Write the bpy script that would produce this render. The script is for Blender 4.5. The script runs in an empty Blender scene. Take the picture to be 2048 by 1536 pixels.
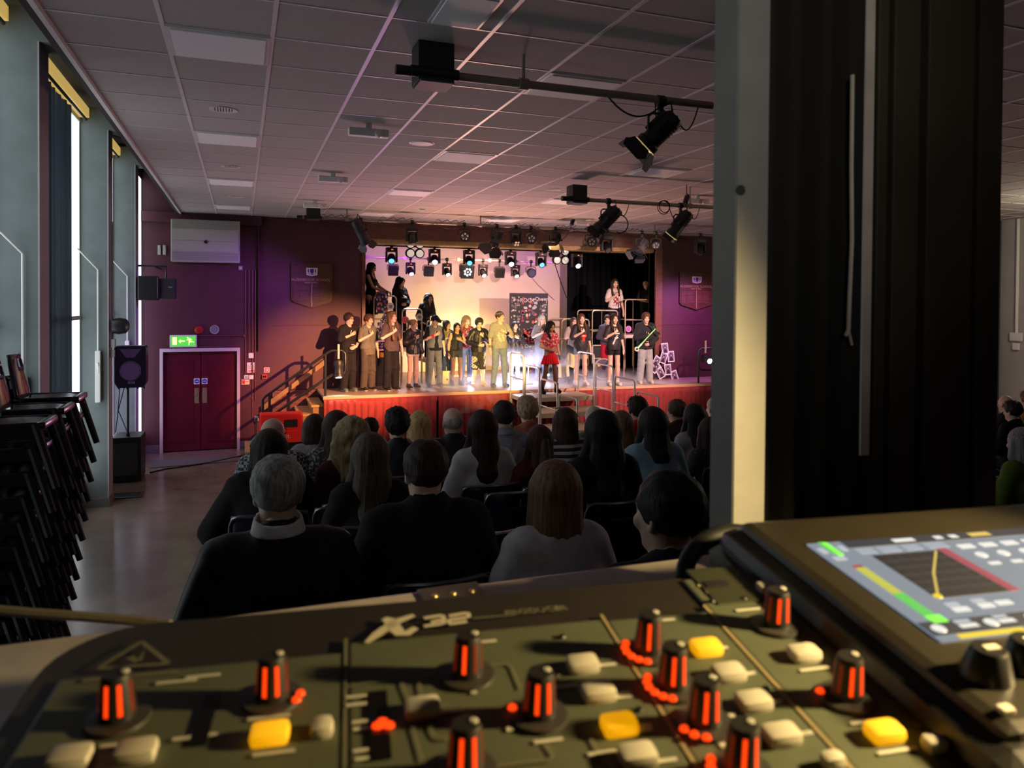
import bpy, bmesh, math, random
import numpy as np
from mathutils import Vector, Matrix
random.seed(7); RNG = np.random.default_rng(7)
SC = bpy.context.scene; COL = SC.collection; PI = math.pi
# ------------------------------------------------------------ camera
CAMZ = 3.15; FPX = 1566.6; YAW, PITCH, ROLL = 0.3703, -0.0166, 0.0077; CX, CY = 67.4, -135.6
def cam_axes():
    cy, sy, cp, sp = math.cos(YAW), math.sin(YAW), math.cos(PITCH), math.sin(PITCH)
    f = Vector((sy*cp, cy*cp, sp)); r = Vector((cy, -sy, 0)); u = r.cross(f)
    cr, sr = math.cos(ROLL), math.sin(ROLL)
    return cr*r + sr*u, -sr*r + cr*u, f
AX = cam_axes()
cd = bpy.data.cameras.new('camera'); cam = bpy.data.objects.new('camera', cd); COL.objects.link(cam)
cam.matrix_world = Matrix(((AX[0].x, AX[1].x, -AX[2].x, 0), (AX[0].y, AX[1].y, -AX[2].y, 0), (AX[0].z, AX[1].z, -AX[2].z, CAMZ), (0, 0, 0, 1)))
cd.sensor_fit = 'HORIZONTAL'; cd.sensor_width = 36.0; cd.lens = 36.0*FPX/2048
cd.shift_x = -CX/2048; cd.shift_y = CY/2048
cd.clip_start = 0.02; cd.clip_end = 200
cd.dof.use_dof = True; cd.dof.focus_distance = 13.0; cd.dof.aperture_fstop = 15.0
SC.camera = cam
def ray(u, v): return AX[0]*((u-1024-CX)/FPX) - AX[1]*((v-768-CY)/FPX) + AX[2]
def at(u, v, Y):                      # point of the plane y = Y that stands under a pixel of the photograph
    r = ray(u, v); k = Y/r.y; return Vector((r.x*k, Y, CAMZ + r.z*k))
def onz(u, v, z):
    r = ray(u, v); k = (z-CAMZ)/r.z; return Vector((r.x*k, r.y*k, z))
def onx(u, v, X):
    r = ray(u, v); k = X/r.x; return Vector((X, r.y*k, CAMZ + r.z*k))
def zc(p): return (Vector(p)-Vector((0, 0, CAMZ))).dot(AX[2])
# ------------------------------------------------------------ view, world, large lights
SC.view_settings.view_transform = 'Standard'; SC.view_settings.look = 'None'
SC.view_settings.exposure = 0.0; SC.view_settings.gamma = 1.0; SC.view_settings.use_curve_mapping = False
try:
    SC.cycles.max_bounces = 7; SC.cycles.diffuse_bounces = 4; SC.cycles.glossy_bounces = 3
    SC.cycles.volume_bounces = 1; SC.cycles.sample_clamp_indirect = 6.0; SC.cycles.caustics_reflective = False; SC.cycles.caustics_refractive = False
    SC.cycles.volume_step_rate = 2.0
except Exception: pass
W = bpy.data.worlds.new('world'); SC.world = W; W.use_nodes = True
W.node_tree.nodes['Background'].inputs[0].default_value = (0.55, 0.65, 0.8, 1)
W.node_tree.nodes['Background'].inputs[1].default_value = 0.0015
def lamp(kind, name, loc, aim=None, col=(1, 1, 1), power=100, size=0.1, angle=50, blend=0.5, parent=None):
    d = bpy.data.lights.new(name, kind); d.color = col; d.energy = power
    if kind == 'AREA': d.size = size
    else: d.shadow_soft_size = size
    if kind == 'SPOT': d.spot_size = math.radians(angle); d.spot_blend = blend
    o = bpy.data.objects.new(name, d); COL.objects.link(o); o.location = loc
    if aim is not None: o.rotation_euler = (Vector(aim)-Vector(loc)).to_track_quat('-Z', 'Y').to_euler()
    return o
AMBER = (1, .50, .12); ROSE = (1, .30, .30); MAG = (.85, .16, 1); VIO = (.45, .12, 1); ICE = (.70, .82, 1); WARM = (1, .72, .42)
# front fresnels on the hall bars
lamp('SPOT', 'light_fresnel_hall', (4.15, 10.95, 3.50), (1.9, 17.4, 1.55), (1, .42, .18), 6000, .04, 31, 1.0)
lamp('SPOT', 'light_fresnel_amber', (2.72, 5.72, 4.02), (5.15, 17.3, 1.9), (1, .64, .19), 12500, .06, 14, .7)
lamp('SPOT', 'light_fresnel_rose', (5.85, 10.78, 3.78), (3.2, 17.0, 1.8), (1, .42, .38), 1100, .05, 26, .7)
lamp('SPOT', 'light_front_right', (9.3, 10.4, 4.3), (8.2, 17.4, 2.2), (1, .60, .52), 3300, .06, 46, .8)
# bar of the proscenium: washes on the side walls and the ceiling
lamp('SPOT', 'light_wash_left', (2.4, 15.2, 4.3), (-.5, 17.8, 2.4), VIO, 480, .08, 66, 1.0)
lamp('SPOT', 'light_wash_magenta', (1.2, 14.6, 3.9), (-.1, 17.8, .6), (1, .10, .42), 110, .1, 46, 1.0)
lamp('SPOT', 'light_wash_right', (10.9, 16.3, 3.9), (10.9, 17.9, 1.8), (.80, .25, 1), 300, .1, 110, 1.0)
lamp('SPOT', 'light_added_violet', (1.2, 11.6, 4.4), (-1.6, 15.4, 2.0), (.55, .16, 1), 330, .06, 24, 1.0)  # added mid-hall spot, hung on nothing, putting violet on the speaker and last fin
# over the stage
lamp('SPOT', 'light_cyc_violet_left', (3.5, 18.6, 4.55), (3.7, 21.3, 3.9), (.60, .14, 1), 110, .15, 100, 1.0)
lamp('SPOT', 'light_cyc_violet_right', (7.9, 18.6, 4.55), (7.2, 21.3, 4.0), (.60, .14, 1), 130, .15, 90, 1.0)
lamp('AREA', 'light_cyc_amber', (5.2, 19.6, 1.45), (5.2, 21.4, 2.7), (1, .60, .16), 75, .5)
lamp('AREA', 'light_cyc_rose', (5.8, 19.0, 4.5), (5.8, 21.4, 2.9), (1, .60, .36), 36, .6)
lamp('SPOT', 'light_back_ice', (6.4, 19.2, 4.5), (6.2, 17.2, 1.3), (.62, .70, 1), 1500, .08, 30, .8)
lamp('SPOT', 'light_back_left', (3.9, 19.4, 4.5), (4.2, 17.0, 1.6), (.75, .80, 1), 600, .08, 50, .7)
lamp('SPOT', 'light_back_right', (8.6, 18.9, 4.6), (8.4, 17.0, 1.6), (.85, .80, 1), 700, .08, 50, .7)
# working light over the mixing desk (a little lamp to the right of the operator)
lamp('SPOT', 'light_desk', (.44, .14, CAMZ-.02), (.09, .27, CAMZ-.17), (1, .72, .30), 15, .012, 122, .45)
# added uplights for the ceiling's stage bounce, added hall fill, booth and house light
lamp('SPOT', 'light_added_bounce_rose', (4.6, 16.0, 1.5), (4.8, 13.6, 4.9), (1, .50, .36), 800, .2, 130, 1.0)
lamp('SPOT', 'light_added_bounce_violet', (2.6, 15.9, 1.5), (2.6, 9.0, 4.9), (.75, .35, .85), 170, .2, 110, 1.0)
lamp('AREA', 'light_added_fill', (3.2, 1.0, 4.8), (3.2, 4.5, 1.6), (.80, .88, 1), 1.5, 1.2)  # added soft fill that lifts the dark audience
lamp('SPOT', 'light_booth_dim', (-.1, -.7, CAMZ+.45), (.19, .455, CAMZ+.33), (1, .94, .85), 19, .1, 44, .9)
lamp('POINT', 'light_house_right', (12.8, 8.2, 4.4), None, (1, .86, .60), 150, .2)
# ------------------------------------------------------------ helpers
MATS = {}
def mat(name, col, rough=.6, metal=0., emit=None, es=0., noise=0., nscale=20., bump=0., spec=.5, stretch=(1, 1, 1), alpha=None):
    if name in MATS: return MATS[name]
    m = bpy.data.materials.new(name); m.use_nodes = True; nt = m.node_tree; b = nt.nodes['Principled BSDF']
    c = (*col, 1); b.inputs['Base Color'].default_value = c; b.inputs['Roughness'].default_value = rough; b.inputs['Metallic'].default_value = metal
    b.inputs['Specular IOR Level'].default_value = spec
    if emit is not None: b.inputs['Emission Color'].default_value = (*emit, 1); b.inputs['Emission Strength'].default_value = es
    if noise or bump:
        tc = nt.nodes.new('ShaderNodeTexCoord'); mp = nt.nodes.new('ShaderNodeMapping'); mp.inputs['Scale'].default_value = stretch
        nz = nt.nodes.new('ShaderNodeTexNoise'); nz.inputs['Scale'].default_value = nscale; nz.inputs['Detail'].default_value = 5
        nt.links.new(tc.outputs['Object'], mp.inputs['Vector']); nt.links.new(mp.outputs['Vector'], nz.inputs['Vector'])
        if noise:
            cr = nt.nodes.new('ShaderNodeValToRGB'); lo = [max(0, x*(1-noise)) for x in col]; hi = [min(1, x*(1+noise)) for x in col]
            cr.color_ramp.elements[0].position = .3; cr.color_ramp.elements[1].position = .7
            cr.color_ramp.elements[0].color = (*lo, 1); cr.color_ramp.elements[1].color = (*hi, 1)
            nt.links.new(nz.outputs['Fac'], cr.inputs['Fac']); nt.links.new(cr.outputs['Color'], b.inputs['Base Color'])
        if bump:
            bp = nt.nodes.new('ShaderNodeBump'); bp.inputs['Strength'].default_value = bump; bp.inputs['Distance'].default_value = .01
            nt.links.new(nz.outputs['Fac'], bp.inputs['Height']); nt.links.new(bp.outputs['Normal'], b.inputs['Normal'])
    MATS[name] = m; return m
def patt(name, kind, c1, c2, scale, rough=.7, axis='Z', fac=.5):
    if name in MATS: return MATS[name]
    m = mat(name, c1, rough); nt = m.node_tree; b = nt.nodes['Principled BSDF']
    tc = nt.nodes.new('ShaderNodeTexCoord'); cr = nt.nodes.new('ShaderNodeValToRGB'); cr.color_ramp.interpolation = 'CONSTANT'
    cr.color_ramp.elements[0].color = (*c1, 1); cr.color_ramp.elements[1].color = (*c2, 1); cr.color_ramp.elements[1].position = fac
    if kind == 'stripe':
        t = nt.nodes.new('ShaderNodeTexWave'); t.bands_direction = axis; t.inputs['Scale'].default_value = scale; out = 'Fac'
    elif kind == 'check':
        t = nt.nodes.new('ShaderNodeTexChecker'); t.inputs['Scale'].default_value = scale; out = 'Fac'
    elif kind == 'spots':
        t = nt.nodes.new('ShaderNodeTexVoronoi'); t.inputs['Scale'].default_value = scale; out = 'Distance'
    else:
        t = nt.nodes.new('ShaderNodeTexNoise'); t.inputs['Scale'].default_value = scale; t.inputs['Detail'].default_value = 3; out = 'Fac'
    nt.links.new(tc.outputs['Object'], t.inputs['Vector']); nt.links.new(t.outputs[out], cr.inputs['Fac']); nt.links.new(cr.outputs['Color'], b.inputs['Base Color'])
    return m
def brick(name, c1, c2, mortar, scale, rough=.8, w=.5, h=.25, ms=.02):
    m = mat(name, c1, rough); nt = m.node_tree; t = nt.nodes.new('ShaderNodeTexBrick'); tc = nt.nodes.new('ShaderNodeTexCoord'); mp = nt.nodes.new('ShaderNodeMapping')
    mp.inputs['Rotation'].default_value = (PI/2, 0, 0)
    t.inputs['Color1'].default_value = (*c1, 1); t.inputs['Color2'].default_value = (*c2, 1); t.inputs['Mortar'].default_value = (*mortar, 1)
    t.inputs['Scale'].default_value = scale; t.inputs['Mortar Size'].default_value = ms; t.inputs['Brick Width'].default_value = w; t.inputs['Row Height'].default_value = h
    nt.links.new(tc.outputs['Object'], mp.inputs['Vector']); nt.links.new(mp.outputs['Vector'], t.inputs['Vector']); nt.links.new(t.outputs['Color'], m.node_tree.nodes['Principled BSDF'].inputs['Base Color'])
    return m
def link(o, parent=None):
    COL.objects.link(o)
    if parent is not None: o.parent = parent
    return o
def tag(o, label=None, cat=None, group=None, kind=None):
    if label: o['label'] = label
    if cat: o['category'] = cat
    if group: o['group'] = group
    if kind: o['kind'] = kind
    return o
def thing(name, label, cat, loc=(0, 0, 0), rz=0., group=None, rot=None):
    o = bpy.data.objects.new(name, None); o.empty_display_size = .05; COL.objects.link(o); o.location = loc
    o.rotation_euler = rot if rot else (0, 0, rz); return tag(o, label, cat, group)
def dup(root, loc=None, label=None):
    def cp(o, par):
        c = o.copy(); COL.objects.link(c)
        if par is not None: c.parent = par
        for ch in o.children: cp(ch, c)
        return c
    r = cp(root, None)
    if loc is not None: r.location = loc
    if label: r['label'] = label
    return r
class MB:
    def __init__(s): s.v = []; s.f = []; s.m = []; s.cur = 0
    def add(s, vs, fs):
        n = len(s.v); s.v += [tuple(x) for x in vs]; s.f += [tuple(i+n for i in f) for f in fs]; s.m += [s.cur]*len(fs); return s
    def box(s, lo, hi, M=None):
        (a, b, c), (d, e, f) = lo, hi
        vs = [Vector(p) for p in ((a, b, c), (d, b, c), (d, e, c), (a, e, c), (a, b, f), (d, b, f), (d, e, f), (a, e, f))]
        if M is not None: vs = [M @ p for p in vs]
        return s.add(vs, [(3, 2, 1, 0), (4, 5, 6, 7), (0, 1, 5, 4), (1, 2, 6, 5), (2, 3, 7, 6), (3, 0, 4, 7)])
    def bbox(s, lo, hi, r=.01, M=None):                      # box with bevelled edges
        bm = bmesh.new(); bmesh.ops.create_cube(bm, size=1)
        lo, hi = Vector(lo), Vector(hi)
        for v in bm.verts: v.co = Vector((lo[i]+(v.co[i]+.5)*(hi[i]-lo[i]) for i in range(3)))
        bmesh.ops.bevel(bm, geom=list(bm.edges), offset=r, segments=2, affect='EDGES', profile=.6)
        bm.verts.index_update(); vs = [(M @ v.co) if M is not None else v.co.copy() for v in bm.verts]
        s.add(vs, [tuple(v.index for v in f.verts) for f in bm.faces]); bm.free(); return s
    def ring(s, pts_r, n=10, cap=True, flat=None):            # tube through (point, radius) list
        P = [Vector(p) for p, _ in pts_r]; vs = []; fs = []; up = None
        for i, (p, r) in enumerate(pts_r):
            d = (P[min(i+1, len(P)-1)]-P[max(i-1, 0)])
            d = d.normalized() if d.length > 1e-9 else Vector((0, 0, 1))
            if up is None: up = d.orthogonal().normalized()
            up = (up - d*up.dot(d)); up = up.normalized() if up.length > 1e-6 else d.orthogonal().normalized()
            w = d.cross(up)
            for k in range(n):
                a = 2*PI*k/n; vs.append(P[i] + (up*math.cos(a) + w*math.sin(a))*r)
        for i in range(len(P)-1):
            for k in range(n):
                a = i*n+k; b = i*n+(k+1) % n; fs.append((a, b, b+n, a+n))
        if cap: fs.append(tuple(reversed(range(n)))); fs.append(tuple(range((len(P)-1)*n, len(P)*n)))
        return s.add(vs, fs)
    def tube(s, pts, r, n=8): return s.ring([(p, r) for p in pts], n)
    def cyl(s, a, b, r, n=16, r2=None): return s.ring([(a, r), (b, r if r2 is None else r2)], n)
    def lathe(s, prof, M=None, n=24):                         # (radius, z) profile about z
        vs = []; fs = []
        for r, z in prof:
            for k in range(n):
                p = Vector((r*math.cos(2*PI*k/n), r*math.sin(2*PI*k/n), z)); vs.append(M @ p if M is not None else p)
        for i in range(len(prof)-1):
            for k in range(n):
                a = i*n+k; b = i*n+(k+1) % n; fs.append((a, b, b+n, a+n))
        fs.append(tuple(reversed(range(n)))); fs.append(tuple(range((len(prof)-1)*n, len(prof)*n)))
        return s.add(vs, fs)
    def prism(s, poly, y0, y1, M=None):                       # polygon in x,z extruded along y
        n = len(poly); vs = [Vector((x, y0, z)) for x, z in poly]+[Vector((x, y1, z)) for x, z in poly]
        if M is not None: vs = [M @ p for p in vs]
        fs = [tuple(range(n)), tuple(reversed(range(n, 2*n)))]+[(i, i+n, (i+1) % n+n, (i+1) % n) for i in range(n)]
        return s.add(vs, fs)
    def grid(s, fn, nu, nv):
        vs = [fn(i/nu, j/nv) for j in range(nv+1) for i in range(nu+1)]
        return s.add(vs, [(j*(nu+1)+i, j*(nu+1)+i+1, (j+1)*(nu+1)+i+1, (j+1)*(nu+1)+i) for j in range(nv) for i in range(nu)])
    def build(s, name, m, parent=None, smooth=False, label=None, loc=None):
        me = bpy.data.meshes.new(name); me.from_pydata(s.v, [], s.f)
        for x in (m if isinstance(m, (list, tuple)) else [m]): me.materials.append(x)
        if any(s.m): me.polygons.foreach_set('material_index', s.m)
        bm = bmesh.new(); bm.from_mesh(me); bmesh.ops.recalc_face_normals(bm, faces=bm.faces); bm.to_mesh(me); bm.free()
        if smooth:
            me.shade_smooth()
            if smooth != 'all': me.set_sharp_from_angle(angle=math.radians(40))
        else: me.shade_flat()
        o = bpy.data.objects.new(name, me); link(o, parent)
        if loc is not None: o.location = loc
        if label: o['label'] = label
        return o
def structure(name, mb, m, parent=None, smooth=False):
    o = mb.build(name, m, parent, smooth)
    if parent is None: o['kind'] = 'structure'
    return o
def text(name, body, size, m, loc, rot, parent=None, depth=.002, align='CENTER'):
    c = bpy.data.curves.new(name, 'FONT'); c.body = body; c.size = size; c.align_x = align; c.align_y = 'CENTER'; c.extrude = depth
    c.materials.append(m); tmp = bpy.data.objects.new(name, c); COL.objects.link(tmp)
    dg = bpy.context.evaluated_depsgraph_get(); me = bpy.data.meshes.new_from_object(tmp.evaluated_get(dg)); me.name = name; bpy.data.objects.remove(tmp); bpy.data.curves.remove(c)
    o = bpy.data.objects.new(name, me); link(o, parent); o.location = loc; o.rotation_euler = rot; return o
def arc(c, r, a0, a1, n, ax=(1, 0, 0), ay=(0, 0, 1)):
    c, ax, ay = Vector(c), Vector(ax), Vector(ay)
    return [c + ax*(r*math.cos(a0+(a1-a0)*i/n)) + ay*(r*math.sin(a0+(a1-a0)*i/n)) for i in range(n+1)]
def loop_pts(a, b, z0, z1, r=.06):                            # inverted U between foot points a and b (xy), from z0 to z1
    a, b = Vector((*a, 0)), Vector((*b, 0)); d = (b-a).normalized(); Z = Vector((0, 0, 1))
    return [a+Z*z0] + arc(a+d*r+Z*(z1-r), r, PI, PI/2, 5, d, Z) + arc(b-d*r+Z*(z1-r), r, PI/2, 0, 5, d, Z) + [b+Z*z0]
def sag(a, b, drop, n=10):
    a, b = Vector(a), Vector(b); return [a.lerp(b, i/n)-Vector((0, 0, drop*4*(i/n)*(1-i/n))) for i in range(n+1)]
# shared materials
BLACK = mat('black_metal', (.012, .012, .013), .45, noise=.2); BLACKP = mat('black_plastic', (.015, .015, .017), .35)
STEEL = mat('steel_tube', (.55, .53, .50), .35, .8); GALV = mat('painted_pipe', (.32, .27, .24), .5, .3)
WHITE = mat('white_plastic', (.75, .74, .72), .5); CABLE = mat('cable_rubber', (.01, .01, .011), .6)
PAPER = mat('paper', (.8, .78, .74), .8); RED = mat('red_plastic', (.72, .03, .03), .35)
# ============================================================ setting
CEIL = 4.955; YB = 17.85; XL = -2.28; XR = 14.8; XC = -1.19          # hall box; XC = edge of the suspended ceiling
TX, TY, TW = -.486, 5.02, .68                                        # ceiling grid origin and pitch
MAROON = mat('maroon_paint', (.078, .016, .027), .55, noise=.12, nscale=3, bump=.05)
FLOORM = mat('polished_floor', (.20, .15, .12), .22, noise=.18, nscale=2.2, bump=.12)
GREYP = mat('grey_green_paint', (.135, .160, .158), .6, noise=.12, nscale=4, bump=.12)
TILE = mat('ceiling_tile', (.42, .38, .38), .9, noise=.06, nscale=60, bump=.15); TBAR = mat('ceiling_bar', (.72, .66, .68), .4)
DARK = mat('dark_void', (.03, .03, .03), .9); WOOD = mat('dark_varnished_wood', (.16, .055, .03), .4, noise=.3, nscale=6, stretch=(1, 1, 8), bump=.05)
LWOOD = mat('light_wood', (.55, .33, .12), .5, noise=.2, nscale=6, stretch=(8, 1, 1)); SKIRTB = mat('grey_skirting', (.14, .13, .13), .5)
CREAM = mat('cream_cyclorama', (.78, .68, .58), .8, noise=.06, nscale=1.5)
structure('floor', MB().box((XL-.3, -1.5, -.1), (XR+.2, 22, 0)), FLOORM)
# suspended ceiling: tiles and bars are one structure each
structure('ceiling', MB().box((XC, -1.5, CEIL), (XR, YB, CEIL+.05)), TILE)
gb = MB()
for i in range(-1, 23):
    x = TX+i*TW
    if XC < x < XR: gb.box((x-.014, -1.4, CEIL-.006), (x+.014, YB-.01, CEIL+.002))
for j in range(-9, 19):
    y = TY+j*TW
    if y < YB: gb.box((XC, y-.009, CEIL-.004), (XR-.01, y+.009, CEIL+.002))
structure('ceiling_bars', gb, TBAR)
te = MB().box((XC-.05, -1.4, CEIL-.03), (XC, YB, CEIL+.25)); structure('trim_1', te, DARK)
structure('trim_2', MB().box((XC, -1.4, CEIL-.035), (XC+.035, YB, CEIL+.0)), TBAR)
# light panels let into the grid
n = 0
PANEL = mat('light_panel', (.88, .86, .9), .7)
for c in (0, 4, 8):
    for r in (1, 6, 11, 16):
        x, y = TX+c*TW, TY+r*TW
        if x+TW > XR: continue
        t = thing('light_panel', ['nearest', 'second', 'third', 'farthest'][(r-1)//5]+' unlit ceiling light panel in the row '+['beside the windows', 'left of the stage steps', 'over the right of the hall', 'by the far right wall'][c//4], 'ceiling light', (x+TW/2, y+TW/2, CEIL), group='flush ceiling light panels')
        MB().box((-.33, -.33, -.012), (.33, .33, -.004)).build('frame', TBAR, t); MB().bbox((-.30, -.30, -.022), (.30, .30, -.008), .006).build('diffuser', PANEL, t)
p = at(910, 20, 4.95)
t = thing('light_panel', 'small square light panel at the very top of the photo above the nearest pipe', 'ceiling light', (p.x, 4.72, CEIL), group='flush ceiling light panels')
MB().box((-.17, -.27, -.012), (.17, .27, -.002)).build('frame', TBAR, t); MB().bbox((-.15, -.25, -.02), (.15, .25, -.008), .004).build('diffuser', PANEL, t)
# downlights, speaker disc, emergency lights, detector
CHROME = mat('chrome_reflector', (.8, .8, .8), .12, 1.)
def ceil_at(u, v): return onz(u, v, CEIL)
for u, v, w in ((447, 219, 'nearest'), (462, 333, 'middle'), (470, 393, 'farthest'), (1107, 379, 'right-hand near'), (980, 424, 'right-hand far')):
    p = ceil_at(u, v)
    t = thing('downlight', w+' round chrome downlight in the '+('left' if u < 600 else 'middle')+' ceiling bays', 'downlight', p, group='round downlights')
    MB().lathe([(.10, -.004), (.125, -.008), (.125, 0), (.10, 0)]).build('rim', TBAR, t, True)
    g = MB()
    for k in range(-3, 4): g.box((k*.025-.004, -.085, -.004), (k*.025+.004, .085, .0))
    g.build('louvre', CHROME, t); MB().lathe([(.1, -.002), (.03, -.0005)]).build('reflector', mat('dark_chrome', (.25, .25, .27), .15, 1.), t, True)
p = ceil_at(844, 286); t = thing('ceiling_speaker', 'flat round white speaker in the ceiling', 'speaker', p)
MB().lathe([(.10, -.015), (.12, -.012), (.13, 0), (.1, 0)]).build('grille', WHITE, t, True); MB().lathe([(.13, -.002), (.145, -.004), (.145, 0), (.13, 0)]).build('rim', TBAR, t, True)
for u, v, w in ((737, 248, 'nearest white emergency light with a shiny glass front'), (666, 346, 'second white emergency light hung under the ceiling'), (630, 401, 'farthest white emergency light above the black box on the stage pipe'), (1168, 438, 'pale emergency light near the end of the second pipe'), (1395, 392, 'emergency light over the right end of the second pipe')):
    p = ceil_at(u, v); p.z = CEIL
    t = thing('emergency_light', w, 'emergency light', p, group='ceiling emergency lights')
    MB().box((-.03, -.03, -.05), (.03, .03, 0)).build('mount', WHITE, t); MB().bbox((-.2, -.05, -.13), (.2, .05, -.05), .012).build('housing', WHITE, t)
    MB().lathe([(.045, 0), (.04, .03), (.0, .04)], Matrix.Translation((.1, -.05, -.1)) @ Matrix.Rotation(PI/2, 4, 'X')).build('lens', mat('clear_lens', (.8, .7, .75), .08), t, True)
p = ceil_at(845, 417); t = thing('smoke_detector', 'small white smoke detector on the ceiling near the stage', 'smoke detector', p)
MB().lathe([(.06, 0), (.06, -.02), (.045, -.045), (.02, -.05)]).build('housing', WHITE, t, True); MB().lathe([(.075, 0), (.075, -.008), (.06, -.012)]).build('base', WHITE, t, True)
# ---- left wall: portal frames (fin + beam), windows, curtains
FINS = [(9.15, 9.56), (13.5, 13.9), (16.75, 17.2)]
BZ0, BZ1, TOPZ = 5.72, 6.05, 6.30
structure('wall_left', MB().box((XL-.3, -1.5, 0), (XL-.22, YB+.2, TOPZ)), GREYP)
structure('ceiling_bay', MB().box((XL-.3, -1.5, TOPZ), (XC+.6, YB+.2, TOPZ+.08)), mat('bay_soffit', (.14, .12, .10), .8))
LILAC = mat('fin_end_stage_light', (.36, .34, .36), .6, noise=.08, nscale=5)  # stage light on the fin ends put into a paler lilac colour
for i, (a, b) in enumerate([(4.9, 5.3)]+FINS):
    f = MB().box((XL-.22, a, 0), (-1.9, b, BZ1)); f.cur = 1; f.box((-1.9, a, 0), (-1.885, b, BZ0)); f.cur = 0
    f.box((-1.9, a, BZ0), (XC+.5, b, BZ1)); structure('wall_fin.%03d' % i if i else 'wall_fin', f, [GREYP, LILAC])
    structure('baseboard_fin.%03d' % i if i else 'baseboard_fin', MB().box((XL, a-.015, 0), (-1.87, b+.015, .13)), SKIRTB)
PANE = mat('daylit_frosted_pane', (.9, .95, 1), .6, emit=(.86, .95, 1.0), es=1.9)
FRAME = mat('window_frame_paint', (.5, .52, .52), .5); BLIND = mat('blackout_curtain', (.10, .105, .115), .8, noise=.2, nscale=6, stretch=(1, 1, .1))
nt_ = BLIND.node_tree; tr_ = nt_.nodes.new('ShaderNodeBsdfTranslucent'); mx_ = nt_.nodes.new('ShaderNodeMixShader'); tr_.inputs['Color'].default_value = (.35, .42, .48, 1); mx_.inputs[0].default_value = .3
nt_.links.new(nt_.nodes['Principled BSDF'].outputs[0], mx_.inputs[1]); nt_.links.new(tr_.outputs[0], mx_.inputs[2]); nt_.links.new(mx_.outputs[0], nt_.nodes['Material Output'].inputs[0])
YEL = mat('sunlit_pelmet_glow', (.75, .48, .14), .4, emit=(.85, .58, .16), es=.55)  # daylight on the pelmet wood put in as a yellow glow
bays = [(1, 5.3, 9.15, 8.0), (2, 9.56, 13.5, 12.35), (3, 13.9, 16.75, 15.72), (5, 4.2, 4.9, 4.2)]
for k, a, b, s in bays:
    w = MB(); w.box((XL-.02, a, .42), (XL+.01, b, 5.85)); wo = structure('window_%d' % k, w, PANE)  # window_5 is the added out-of-view pane
    if k == 5: continue  # out-of-view pane, added so its glow lights the nearest people
    fr = MB()
    for z in (.40, 2.85, 5.80): fr.box((XL-.02, a, z), (XL+.03, b, z+.06))
    fr.box((XL-.02, b-.03, .4), (XL+.02, b, 5.85)); fr.box((XL-.02, s-1.2, .4), (XL+.02, s-1.15, 5.85)); fr.build('window_frame', FRAME, wo)
    MB().box((XL-.22, a, 0), (XL+.02, b, .42)).build('window_sill', FRAME, wo)
    def cur(u, v, a=a, s=s):
        y = a+.02+(s-a)*u; return Vector((XL+.05+.045*math.sin(y*21)+.02*math.sin(y*47), y, .5+5.3*v))
    cu = MB().grid(cur, 90, 3).build('curtain', BLIND, None, True)
    tag(cu, 'dark blackout curtain drawn across the '+{1: 'nearest', 2: 'middle', 3: 'farthest'}[k]+' tall window bay', 'curtain', 'blackout curtains')
    so = cu.modifiers.new('thickness', 'SOLIDIFY'); so.thickness = .006
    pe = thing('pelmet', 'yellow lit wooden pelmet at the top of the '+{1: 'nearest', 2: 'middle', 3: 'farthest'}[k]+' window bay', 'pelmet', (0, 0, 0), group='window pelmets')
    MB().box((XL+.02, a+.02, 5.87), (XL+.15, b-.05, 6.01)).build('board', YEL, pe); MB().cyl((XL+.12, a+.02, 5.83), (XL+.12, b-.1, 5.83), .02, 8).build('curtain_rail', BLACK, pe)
    # opener rod: white conduit down the fin face
    c = thing('window_opener', 'white winding rod and gear box beside the '+{1: 'nearest', 2: 'middle', 3: 'farthest'}[k]+' window', 'window opener', (0, 0, 0), group='window opener rods')
    yb = b-.03; X0 = XL+.26
    MB().tube([(XL+.04, yb-.3, 3.9), (XL+.12, yb-.12, 3.78), (X0, yb-.02, 3.6), (X0, yb-.02, 2.35)], .012, 6).build('rod', WHITE, c, True)
    MB().bbox((X0-.035, yb-.06, 1.6), (X0+.035, b, 2.38), .01).build('gear_box', WHITE, c)
    MB().tube([(X0, yb-.06, 2.2), (X0+.02, yb-.12, 2.12), (X0+.03, yb-.2, 2.05)], .01, 6).build('handle', WHITE, c, True)
# last narrow light slot beside the back wall
structure('window_4', MB().box((-1.92, 17.22, .42), (-1.9, 17.78, 5.6)), PANE)
structure('wall_slot', MB().box((-2.0, 17.2, 0), (-1.9, YB, .42)).box((-2.0, 17.2, 5.6), (-1.9, YB, TOPZ)), GREYP)
# ---- back wall with proscenium opening
PX0, PX1, PZ = at(730, 600, YB).x, at(1309, 600, YB).x, at(1000, 486, YB).z
DX0, DX1, DZ = at(326, 800, YB).x, at(474, 800, YB).x, at(400, 703, YB).z
bw = MB()
bw.box((-2.3, YB, 0), (DX0, YB+.3, TOPZ)); bw.box((DX0, YB, DZ), (DX1, YB+.3, TOPZ)); bw.box((DX1, YB, 0), (PX0, YB+.3, TOPZ))
bw.box((PX0, YB, PZ), (PX1, YB+.3, TOPZ)); bw.box((PX1, YB, 0), (XR, YB+.3, TOPZ)); bw.box((DX0, YB+.16, 0), (DX1, YB+.3, DZ))
structure('wall_back', bw, MAROON)
structure('baseboard_back', MB().box((-1.9, YB-.02, 0), (DX0-.05, YB, .17)).box((DX1+.05, YB-.02, 0), (PX0, YB, .17)), SKIRTB)
structure('trim_3', MB().box((.62, YB-.012, 2.62), (PX0-.06, YB, 2.64)).box((PX1+.1, YB-.012, 2.62), (XR, YB, 2.64)), mat('wall_joint', (.1, .015, .02), .7))
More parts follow.
